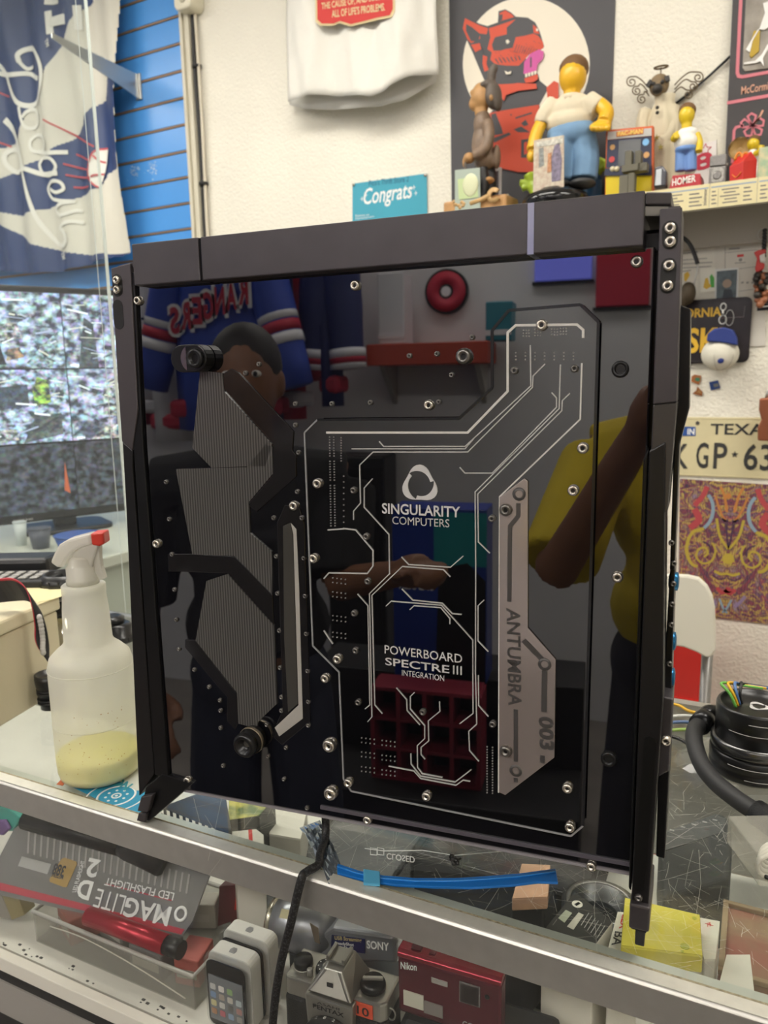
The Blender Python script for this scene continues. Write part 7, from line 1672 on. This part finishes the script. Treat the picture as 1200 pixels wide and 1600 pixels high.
for r, (ya, yb) in enumerate(rows):
    za, zb2 = ms(100, ya)[1], ms(100, yb)[1]
    MB().box(tL+.008, tM+.0065, -.0006, .0008, zb2, za).build('camera_view', cctv('camera_view_left_%d' % r, 11+r, (.72, .88, 1.1), 100, 1.15 if r < 2 else .14), mon)
    for c, (xa, xb) in enumerate(((tM+.008, tC-.0015), (tC+.0015, tR-.006))):
        g = 1.15 if r < 2 else .14
        v = MB().box(xa, xb, -.0006, .0008, zb2, za).build('camera_view', cctv('camera_view_%d' % kk, kk, (.72, .90, 1.15) if kk % 2 == 0 else (.70, .82, 1.05), 95+14*(kk % 3), g), mon)
        kk += 1
        if r < 2:
            def em_(nm, col, s): return mat(nm, col, .4, emit=s)
            w_ = xb-xa; h_ = za-zb2
            shapes = {0: [([(.05, .55), (.5, .6), (.55, .4), (.2, .35)], (.65, .72, .85)), ([(.55, .05), (.75, .3), (.95, .5), (.85, .0)], (.45, .62, .85)), ([(.0, .05), (.35, .05), (.3, .3), (.1, .35)], (.02, .02, .03)), ([(.35, .1), (.55, .15), (.5, .28), (.38, .25)], (.45, .32, .2))],
                      1: [([(.2, .0), (.55, .0), (.5, .6), (.35, .7)], (.10, .13, .14)), ([(.6, .6), (.9, .55), (.9, .9), (.62, .9)], (.3, .35, .6))],
                      2: [([(.62, .5), (.8, .55), (.78, .85), (.66, .9), (.6, .7)], (.42, .85, .12)), ([(0, .45), (.55, .5), (.55, .8), (0, .75)], (.08, .11, .17)), ([(.05, .02), (.4, .05), (.38, .2), (.0, .2)], (.75, .85, .9)), ([(.45, .0), (.9, .1), (.9, .4), (.6, .35)], (.13, .15, .15))],
                      3: [([(.1, .1), (.4, .3), (.6, .2), (.3, .0)], (.16, .18, .24)), ([(.3, .0), (.6, .2), (.95, .2), (.95, .0)], (.7, .8, .85)), ([(.55, .35), (.95, .3), (.95, .7), (.6, .75)], (.62, .70, .82)), ([(.75, .05), (.95, .05), (.95, .2), (.78, .18)], (.15, .6, .8))]}[kk-1]
            for j, (pl, col) in enumerate(shapes):
                MB().prism([(xa+w_*p[0], zb2+h_*p[1]) for p in pl], -.0012-.0002*j, -.0008-.0002*j).build('view_shape', cctv('view_%d_%d' % (kk, j), kk*5+j, tuple(min(1, c_*1.5) for c_ in col), 150, .95), v)
            for j in range(16):
                x_ = random.uniform(.05, .93); z_ = random.uniform(.1, .9); a = random.uniform(-.9, .9); ln = random.uniform(.008, .03); cx_, cz_ = xa+w_*x_, zb2+h_*z_
                MB().stroke([(max(xa, cx_-ln*math.cos(a)), cz_-ln*math.sin(a)*.5), (min(xb, cx_+ln*math.cos(a)), cz_+ln*math.sin(a)*.5)], random.uniform(.0015, .005), -.0024, -.0020).build('view_streak', em_('streak_%d' % (j % 4), ((.8, .88, .95), (.05, .06, .08), (.35, .42, .6), (.6, .62, .55))[j % 4], .5), v)
            a = (xa+w_*.06, zb2+.004); lettering('CAM %d' % (3+kk-1), em_('osd_white', (.9, .95, 1), 1.2), v, (a[0], -.0028, a[1]), (.022, 0, 0), (0, 0, .006), .02) if c == 1 else None
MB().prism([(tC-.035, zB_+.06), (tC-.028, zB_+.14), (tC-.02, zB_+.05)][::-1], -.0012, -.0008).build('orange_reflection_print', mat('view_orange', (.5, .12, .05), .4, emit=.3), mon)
lettering('SAMSUNG', M_TRACE, mon, (ms(20, 807)[0], -.0004, zB_-.014), (.05, 0, 0), (0, 0, .006), .02)
MB().box((tM+tR)/2-.03, (tM+tR)/2+.03, .01, .04, .012, zB_-.0205).build('stand_neck', M_BLACK, mon, .003)
MB().prism(rrect((tM+tR)/2-.12, (tM+tR)/2+.12, -.06, .12, .04), 0, .0118, 'z').build('stand_foot', M_BLACK, mon, .003)
bc = thing('back_cabinet', 'pale green-grey cabinet under the security monitor behind the acrylic sheet', 'cabinet', (-1.9, 1.62, 0))
M_PALEG = mat('pale_green_paint', (.50, .54, .46), .5)
MB().box(-.75, .42, -.42, .36, 0, 1.03).build('cabinet_body', M_PALEG, bc, .004)
MB().box(-.77, .44, -.44, .38, 1.0305, 1.0595).build('cabinet_top', mat('pale_top', (.58, .60, .52), .4), bc, .004)
for x0, x1 in ((-.73, -.36), (-.34, .03), (.05, .40)):
    d_ = MB().box(x0, x1, -.436, -.4205, .06, .99).build('cabinet_door', M_PALEG, bc, .003); MB().box(x1-.03, x1-.018, -.452, -.4365, .55, .65).build('door_handle', M_SCREW, d_, .002)
for k, (px, w_, hh, col, lb) in enumerate(((120, .10, .045, (.05, .12, .40), 'blue plastic basket on the cabinet below the monitor'), (60, .05, .05, (.10, .11, .14), 'dark jar on the cabinet below the monitor'), (30, .03, .06, (.60, .66, .66), 'clear grey jar at the left end of the cabinet'))):
    p = on_y(px, 815, 1.25); g_ = thing('cabinet_item', lb, 'container', (p.x, 1.25, 1.0598))
    MB().lathe([(w_*.4, 0), (w_*.55, hh), (w_*.5, hh), (w_*.36, .004), (0, .004)], (0, 0, 0), 20).build('container_wall', mat('cabitem_%d' % k, col, .35), g_)
    MB().lathe([(w_*.54, hh), (w_*.58, hh+.003), (w_*.50, hh+.003)], (0, 0, 0), 20).build('container_rim', mat('cabitem_%d' % k), g_) if False else MB().lathe([(w_*.56, hh), (w_*.58, hh+.003), (w_*.50, hh+.003)], (0, 0, 0), 20).build('container_rim', MATS['cabitem_%d' % k], g_)
# trays and cartons deeper in the display
def tray(s0, s1, t0, t1, h, name, label, cat, m, lipm):
    c = KM @ Vector(((s0+s1)/2, (t0+t1)/2, DZ)); t = thing(name, label, cat, c, KA); a, d = (s1-s0)/2, (t1-t0)/2
    MB().box(-a, a, -d, d, 0, h-.006).build('tray_bed', m, t, .002)
    for x0, x1, y0, y1 in ((-a, a, -d, -d+.006), (-a, a, d-.006, d), (-a, -a+.006, -d+.0061, d-.0061), (a-.006, a, -d+.0061, d-.0061)): MB().box(x0, x1, y0, y1, h-.0059, h).build('tray_lip', lipm, t, .001)
    return t
M_FELT = mat('black_felt', (.022, .022, .024), .9, noise=.3, nscale=90)
tray(.10, .345, .335, .545, .06, 'felt_tray', 'black felt-lined tray under the glass behind the zip bag', 'tray', M_FELT, M_PORT)
tray(-.06, .095, .16, .54, .05, 'grey_tray', 'dark grey tray under the glass below the left half of the case', 'tray', mat('grey_felt', (.10, .10, .10), .9), M_PORT)
tray(.50, .80, .215, .335, .11, 'brown_carton', 'brown cardboard carton under the glass at the right', 'box', mat('brown_card', (.24, .16, .09), .7, col2=(.30, .10, .07), nscale=12), mat('brown_card_lip', (.30, .21, .12), .7))
tray(.555, .80, .41, .545, .10, 'olive_carton', 'olive carton under the glass behind the brown one', 'box', mat('olive_card', (.20, .19, .12), .7), mat('olive_lip', (.26, .24, .15), .7))
# ---------------------------------------------------------------- the shop behind the camera (seen as reflections in the case)
def refl(px, py, Y):
    """where the line of sight that bounces off the case's front plate at a pixel reaches depth Y"""
    q = on_plane(px, py, CO, CN); d = sight(px, py); d = d - CN*(2*d.dot(CN)); return q + d*((Y-q.y)/d.y)
def rbox(pa, pb, Y): a, c = refl(*pa, Y), refl(*pb, Y); return min(a.x, c.x), max(a.x, c.x), min(a.z, c.z), max(a.z, c.z)
BW = -2.0
M_GREYW = mat('grey_partition', (.66, .66, .70), .7)
struct(MB().box(-4, 3, BW-.1, BW, 0, 2.94).build('wall_partition', M_GREYW))
# clothes rail with jerseys
JY = -1.7
rl_ = thing('clothes_rail', 'chrome clothes rail holding hockey jerseys in front of the grey partition', 'clothes rail', (-1.6, JY, 0))
[MB().cyl((-.75, yy, 2.15), .014, 1.55, 12, 'x').build('rail_bar', M_CHROME, rl_) for yy in (0, .18, -.16)]
for x in (-.6, .1, .7): MB().cyl((x, BW-JY+.001, 2.176), .012, JY-BW+.19, 12, 'y').build('rail_arm', M_CHROME, rl_); MB().box(x-.03, x+.03, BW-JY+.0005, BW-JY+.012, 2.06, 2.18).build('rail_plate', M_CHROME, rl_, .003)
JB = mat('jersey_blue', (.03, .07, .42), .6); JN = mat('jersey_navy', (.015, .025, .12), .6); JR = mat('jersey_red', (.45, .02, .05), .6); JW = mat('jersey_white', (.72, .72, .78), .6); JM = mat('jersey_maroon', (.22, .015, .05), .6)
def jersey(px, w, m, label, sleeve, face=True, low=1.28, stripes=((.52, JW), (.60, JR), (.68, JW)), yaw=0.0, text=None, dy=0.0):
    c = refl(px, 500, JY+dy); t = thing('hockey_jersey', label, 'jersey', (c.x, JY+dy, low), yaw, 'jerseys on the clothes rail'); h = 2.02-low
    b = MB()
    b.add([(x*w/2*(1 if z < .8 else .8), y*(.06+.02*math.sin(x*7)), z*h) for z in (0, .3, .6, .85, 1) for x, y in ((-1, 0), (-.6, 1), (0, 1.1), (.6, 1), (1, 0), (.6, -1), (0, -1.1), (-.6, -1))],
          [(r*8+i, r*8+(i+1) % 8, r*8+8+(i+1) % 8, r*8+8+i) for r in range(4) for i in range(8)] + [tuple(range(7, -1, -1)), tuple(32+i for i in range(8))], True)
    b.build('jersey_body', m, t)
    for s in (-1, 1):
        A_, B_ = Vector((s*w*.38, 0, h*.93)), Vector((s*(w*.5+sleeve), .02, h*.22))
        pts = [A_.lerp(B_, i/6) for i in range(7)]
        MB().tube(pts, [.075, .08, .08, .078, .072, .068, .062], 12).build('sleeve', m, t)
        for f, sm in stripes:
            MB().tube([A_.lerp(B_, f-.035), A_.lerp(B_, f+.035)], .083-.01*f, 12).build('sleeve_stripe', sm, t)
    MB().box(-w/2-.004, w/2+.004, -.07, .07, .05, .12).build('hem_stripe', stripes[1][1], t, .02)
    MB().tube([(0, 0, h), (0, 0, h+.06), (.02, 0, h+.09), (.0, 0, h+.11), (-.02, 0, h+.1)], .003, 6).build('hanger_hook', M_CHROME, t)
    if text:
        n = len(text)
        for i, ch_ in enumerate(text):
            x = w*.40-(i+1)*(w*.80/n); z = h*.62-.11*i/n*1.0
            for m_, gr, dy in ((JW, .012, 0), (JR, 0, .002)):
                lettering(ch_, m_, t, (x+w*.68/n+gr, .089+dy, z-gr), (-(w*.68/n+2*gr), 0, 0), (0, 0, .10+2*gr), .04)
    return t
jersey(345, .42, JB, 'royal blue jersey with red lettering and striped sleeves on the rail', .10, text='RANGERS', dy=.18)
jersey(418, .08, JN, 'navy jersey hanging edge-on beside the lettered jersey', .02, stripes=((.6, JW), (.68, JR), (.75, JW)), yaw=.3)
jersey(452, .13, JR, 'bright red jersey in the middle of the rail', .02, low=1.30, stripes=((.75, JR), (.8, JW), (.9, JR)), yaw=.2, dy=-.16)
jersey(518, .08, JN, 'dark navy jersey with white cuffs at the right end of the rail', .03, low=1.36, stripes=((.88, JW), (.93, JR), (.97, JW)))
jersey(218, .20, JM, 'maroon jersey at the far left end of the rail', .03, stripes=((.6, JM), (.7, JW), (.8, JM)), dy=-.16)
jersey(262, .16, JW, 'white and navy jersey between the maroon and blue ones', .04, low=1.22, stripes=((.4, JN), (.5, JR), (.6, JN)))
# red shelf with goods
x0, x1, z0, z1 = rbox((572, 572), (762, 532), BW+.25)
rsf = thing('red_shelf', 'red shelf board on the grey partition behind the photographer', 'shelf', ((x0+x1)/2, BW+.0, z0))
w_ = (x1-x0)/2
MB().box(-w_, w_, .002, .25, 0, z1-z0).build('shelf_board', mat('shelf_red', (.45, .06, .03), .5), rsf, .004)
for s in (-1, 1): MB().prism([(.002, -.16), (.002, -.001), (.2, -.001)], s*w_*.8-.01, s*w_*.8+.01, 'x').build('shelf_bracket', M_GREYFR, rsf)
for k, (pa, pb, m, lb) in enumerate((((590, 490), (630, 425), JW, 'white carton on the red shelf'), ((758, 560), (800, 470), mat('teal_box', (.03, .22, .30), .5), 'teal box at the end of the red shelf'))):
    a0, a1, c0, c1 = rbox(pa, pb, BW+.2); g_ = thing('shelf_carton', lb, 'box', ((a0+a1)/2, BW+.14, z1+.001))
    MB().box(-(a1-a0)/2, (a1-a0)/2, -.08, .06, 0, max(.12, c1-z1)).build('carton', m, g_, .004); MB().box(-(a1-a0)/2-.001, (a1-a0)/2+.001, .0605, .062, .02, .04).build('tape_strip', JW, g_)
c = refl(696, 455, BW+.03); bd = thing('round_badge', 'round red and white wall badge above the red shelf', 'wall sign', (c.x, BW, c.z))
MB().cyl((0, .001, 0), .09, .02, 28, 'y').build('badge_disc', M_BLACK, bd); MB().lathe([(.03, .022), (.08, .022), (.08, .026), (.03, .026)], (0, 0, 0), 28, 'y').build('red_ring', JR, bd); MB().cyl((0, .022, 0), .02, .006, 18, 'y').build('white_hub', JW, bd)
for k, (pa, pb, m, lb, nm) in enumerate((((835, 440), (925, 395), mat('screen_violet', (.16, .18, .75), .4, emit=.8), 'glowing blue-violet screen on the partition', 'blue_screen'), ((930, 480), (1018, 380), JR, 'red hanging banner at the right of the partition', 'red_banner'))):
    a0, a1, c0, c1 = rbox(pa, pb, BW+.02); g_ = thing(nm, lb, 'screen' if k == 0 else 'banner', ((a0+a1)/2, BW, c0))
    MB().box(-(a1-a0)/2, (a1-a0)/2, .002, .03, 0, c1-c0).build('panel', m, g_, .004); MB().box(-(a1-a0)/2-.01, (a1-a0)/2+.01, .001, .02, -.012, -.001).build('lower_edge', M_BLACK, g_)
a0, a1, c0, c1 = rbox((520, 760), (610, 600), BW+.1); g_ = thing('dark_cabinet', 'dark low cabinet against the grey partition', 'cabinet', ((a0+a1)/2, BW, 0))
c1 = 1.15; MB().box(-.13, .13, .002, .2, 0, c1).build('cabinet_body', M_BLACK, g_, .01); MB().box(-.11, .11, .2005, .206, .1, c1-.05).build('cabinet_door', M_PORT, g_)
# display stand with boxed speaker and red crate
SY_ = -.95
a0, a1, c0, c1 = rbox((618, 1050), (762, 790), SY_); r0_, r1_, rc0, rc1 = rbox((600, 1182), (758, 1062), SY_+.05)
std = thing('display_stand', 'low dark display stand in the aisle behind the photographer', 'stand', ((a0+a1)/2, SY_-.1, 0))
MB().box(-.42, .42, -.16, .06, 0, c0-.012).build('upper_step', M_BLK_SOFT, std, .004); MB().box(-.42, .42, .0605, .34, 0, max(.04, rc0-.012)).build('lower_step', M_BLK_SOFT, std, .004)
sbx = thing('speaker_carton', 'blue and teal carton lettered wireless speaker on the display stand', 'box', ((a0+a1)/2, SY_, c0-.011))
hw = (a1-a0)/2; hh = c1-c0
MB().box(-hw, hw, -.12, 0, 0, hh).build('carton', mat('carton_blue', (.02, .05, .32), .35), sbx, .003); MB().box(-hw*.1, hw, .0002, .0012, hh*.68, hh*.98).build('teal_panel', mat('carton_teal', (.02, .28, .32), .35), sbx)
MB().prism([(-.1*hw, 0), (hw*.98, 0), (hw*.98, hh*.6), (hw*.6, hh*.7), (.0, hh*.66)], .0002, .0014).build('speaker_picture', M_BLACK, sbx)
for k, tx_ in enumerate(('WIRELESS', 'SPEAKER')): lettering(tx_, M_WHITE, sbx, (-.12*hw, .0016, hh*(.62-.09*k)), (-.75*hw, 0, 0), (0, 0, hh*.055), .02)
crt = thing('red_crate', 'red compartment crate with clear bags on the display stand', 'crate', ((r0_+r1_)/2, SY_+.10, max(.04, rc0-.012)+.001)); hw = (r1_-r0_)/2; hh = rc1-rc0
MC = mat('crate_red', (.36, .04, .07), .45)
for i in range(5): MB().box(-hw+i*hw/2-.006, -hw+i*hw/2+.006, -.05, .05, 0, hh).build('crate_divider', MC, crt)
for i in range(4): MB().box(-hw, hw, -.05, .0495, i*hh/3.05, i*hh/3.05+.01).build('crate_rail', MC, crt)
MB().box(-hw, hw, -.052, -.0505, 0, hh).build('crate_back', M_BLACK, crt)

# ---------------------------------------------------------------- people reflected in the plate
SKIN = mat('brown_skin', (.22, .10, .055), .5, noise=.06, nscale=20); HAIR = mat('black_hair', (.012, .010, .009), .6)
def person(label, base, rz, J, shirt, trousers, hair_cap=True):
    """J: joint name -> local point (x right, y forward, z up from the floor)"""
    t = thing('person', label, 'person', base, rz)
    V_ = {k: Vector(v) for k, v in J.items()}
    b = MB(); T = lambda pts, r: b.tube(smooth_path(pts, 4), [r[0]+(r[-1]-r[0])*i/(4*(len(pts)-1)) for i in range(4*(len(pts)-1)+1)], 14)
    hd = V_['head']; b.ell(hd, (.075, .095, .115), 20, 14); b.ell(hd+Vector((0, .03, -.055)), (.055, .07, .06), 16, 10); b.ell(hd+Vector((0, .102, -.015)), (.016, .022, .024), 10, 8)
    for s in (-1, 1): b.ell(hd+Vector((s*.078, 0, -.01)), (.012, .022, .032), 10, 8)
    b.ell(hd+Vector((0, .09, -.06)), (.028, .016, .012), 10, 6)
    T([hd+Vector((0, -.01, -.07)), V_['neck'], V_['neck']+Vector((0, 0, -.06))], (.055, .06)); b.ell(V_['chest'], (.17, .11, .19), 18, 12); b.ell(V_['hip'], (.16, .11, .15), 18, 12); T([V_['chest'], (V_['chest']+V_['hip'])/2, V_['hip']], (.125, .13))
    for s, n in ((-1, 'l'), (1, 'r')):
        T([V_['sh_'+n], V_['el_'+n]], (.055, .042)); T([V_['el_'+n], V_['wr_'+n]], (.042, .028)); T([V_['chest']+Vector((s*.08, 0, .12)), V_['sh_'+n]], (.07, .06))
        T([V_['hip']+Vector((s*.08, 0, 0)), V_['kn_'+n], V_['an_'+n]], (.085, .045)); b.ell(V_['an_'+n]+Vector((0, .07, -.045)), (.045, .13, .04), 12, 8)
        d = (V_['wr_'+n]-V_['el_'+n]).normalized(); side = d.cross(Vector((0, 0, 1))).normalized(); up = side.cross(d)
        pc_ = V_['wr_'+n]+d*.05; b.tube([V_['wr_'+n], pc_-d*.01, pc_+d*.03], [.026, .036, .034], 12)
        for i in range(4):
            f0 = pc_+d*.02+side*(.030-.019*i); ln = (.070, .080, .076, .060)[i]; cu_ = J.get('curl_'+n, Vector((0, 0, -1)))
            b.tube(smooth_path([f0, f0+d*ln*.5, f0+d*ln*.75+Vector(cu_)*ln*.35, f0+d*ln*.6+Vector(cu_)*ln*.7], 3), .0095, 8)
        th = V_['wr_'+n]+d*.02-side*.03*s; b.tube(smooth_path([th, th+d*.03-side*.022*s, th+d*.06-side*.02*s], 3), .011, 8)
    remesh(b.build('body', SKIN, t), .007, 4)
    b = MB(); T2 = lambda pts, r: b.tube(smooth_path(pts, 4), r, 14)
    b.ell(V_['chest'], (.19, .13, .20), 18, 12); b.ell(V_['hip']+Vector((0, 0, .08)), (.178, .135, .14), 18, 12); T2([V_['chest'], (V_['chest']+V_['hip'])/2, V_['hip']+Vector((0, 0, .05))], .15)
    for s, n in ((-1, 'l'), (1, 'r')):
        T2([V_['chest']+Vector((s*.08, 0, .11)), V_['sh_'+n]], .08); T2([V_['sh_'+n], V_['sh_'+n].lerp(V_['el_'+n], .92)], .076)
    remesh(b.build('shirt', shirt, t), .008, 3)
    b = MB(); b.ell(V_['hip']+Vector((0, 0, -.04)), (.175, .128, .14), 18, 12)
    for s, n in ((-1, 'l'), (1, 'r')): T2([V_['hip']+Vector((s*.08, 0, -.05)), V_['kn_'+n], V_['an_'+n]+Vector((0, 0, .03))], .088)
    remesh(b.build('trousers', trousers, t), .009, 3)
    b = MB(); b.ell(hd+Vector((0, -.015, .03)), (.083, .098, .098), 20, 12); b.build('hair', HAIR, t)
    for s in (-1, 1):
        b.build if False else None
        e = MB().ell(hd+Vector((s*.030, .083, .012)), (.013, .008, .008), 10, 6).build('eye', mat('eye_white', (.7, .68, .65), .3), t); MB().ell(hd+Vector((s*.030, .090, .012)), (.005, .003, .006), 8, 6).build('iris', M_BLACK, e)
    return t
# photographer: stands behind the phone, left arm raised to it
YSH = mat('yellow_shirt', (.62, .47, .02), .8, noise=.05, nscale=12)
pb_ = Vector((.06, -.47, 0))
lw = Vector((-.085, -.075, 1.375)) - pb_; rw = Vector((.075, -.08, 1.385)) - pb_
person('person in yellow shirt and black trousers holding up a phone with both hands', pb_, 0,
       dict(head=(0, .02, 1.54), neck=(0, 0, 1.41), chest=(0, 0, 1.21), hip=(0, 0, .90), sh_l=(-.21, .02, 1.29), sh_r=(.21, .02, 1.29), el_l=(-.28, .22, 1.10), el_r=(.25, .20, 1.12), wr_l=tuple(lw), wr_r=tuple(rw),
            kn_l=(-.10, .02, .49), kn_r=(.10, .02, .49), an_l=(-.11, -.02, .085), an_r=(.11, -.02, .085), curl_l=(.9, -.2, .1), curl_r=(-.9, -.2, .1)), YSH, mat('black_denim', (.012, .012, .014), .8))
right = Vector((RM[0][0], RM[1][0], RM[2][0])); dn = Vector((RM[0][1], RM[1][1], RM[2][1])); fwd = Vector((RM[0][2], RM[1][2], RM[2][2]))
ph = thing('phone', 'dark smartphone held upright by the person in yellow', 'phone', CAM - fwd*.012)
ph.matrix_world = Matrix.Translation(CAM - fwd*.012 - right*.022 + dn*.055) @ Matrix(((right.x, -fwd.x, -dn.x), (right.y, -fwd.y, -dn.y), (right.z, -fwd.z, -dn.z))).to_4x4()
MB().prism(rrect(-.036, .036, -.074, .074, .01), .0, .008).build('phone_body', mat('phone_graphite', (.05, .05, .055), .3, .5), ph, .001)
MB().prism(rrect(-.033, .033, -.071, .071, .008), .0082, .0088).build('phone_screen', mat('phone_glass', (.02, .02, .022), .05), ph)
# second person left, dark shirt, forearm across
c = refl(385, 600, -.42); pb2 = Vector((c.x, -.42, 0)); hz = c.z+.01
person('person with dark hair in a black shirt, one forearm held out', pb2, -.35,
       dict(head=(0, .03, hz), neck=(0, 0, hz-.13), chest=(0, 0, hz-.34), hip=(0, 0, hz-.66), sh_l=(-.22, .0, hz-.25), sh_r=(.22, .0, hz-.25), el_l=(-.27, .02, hz-.53), el_r=(.20, .10, hz-.46), wr_l=(-.22, .20, hz-.66), wr_r=(.32, .26, hz-.40),
            kn_l=(-.10, .02, .47), kn_r=(.10, .02, .47), an_l=(-.11, -.02, .085), an_r=(.11, -.02, .085), curl_l=(.3, -.1, -.8), curl_r=(-.3, -.1, -.8)), mat('black_tshirt', (.012, .012, .014), .85), mat('dark_jeans', (.02, .025, .045), .85))
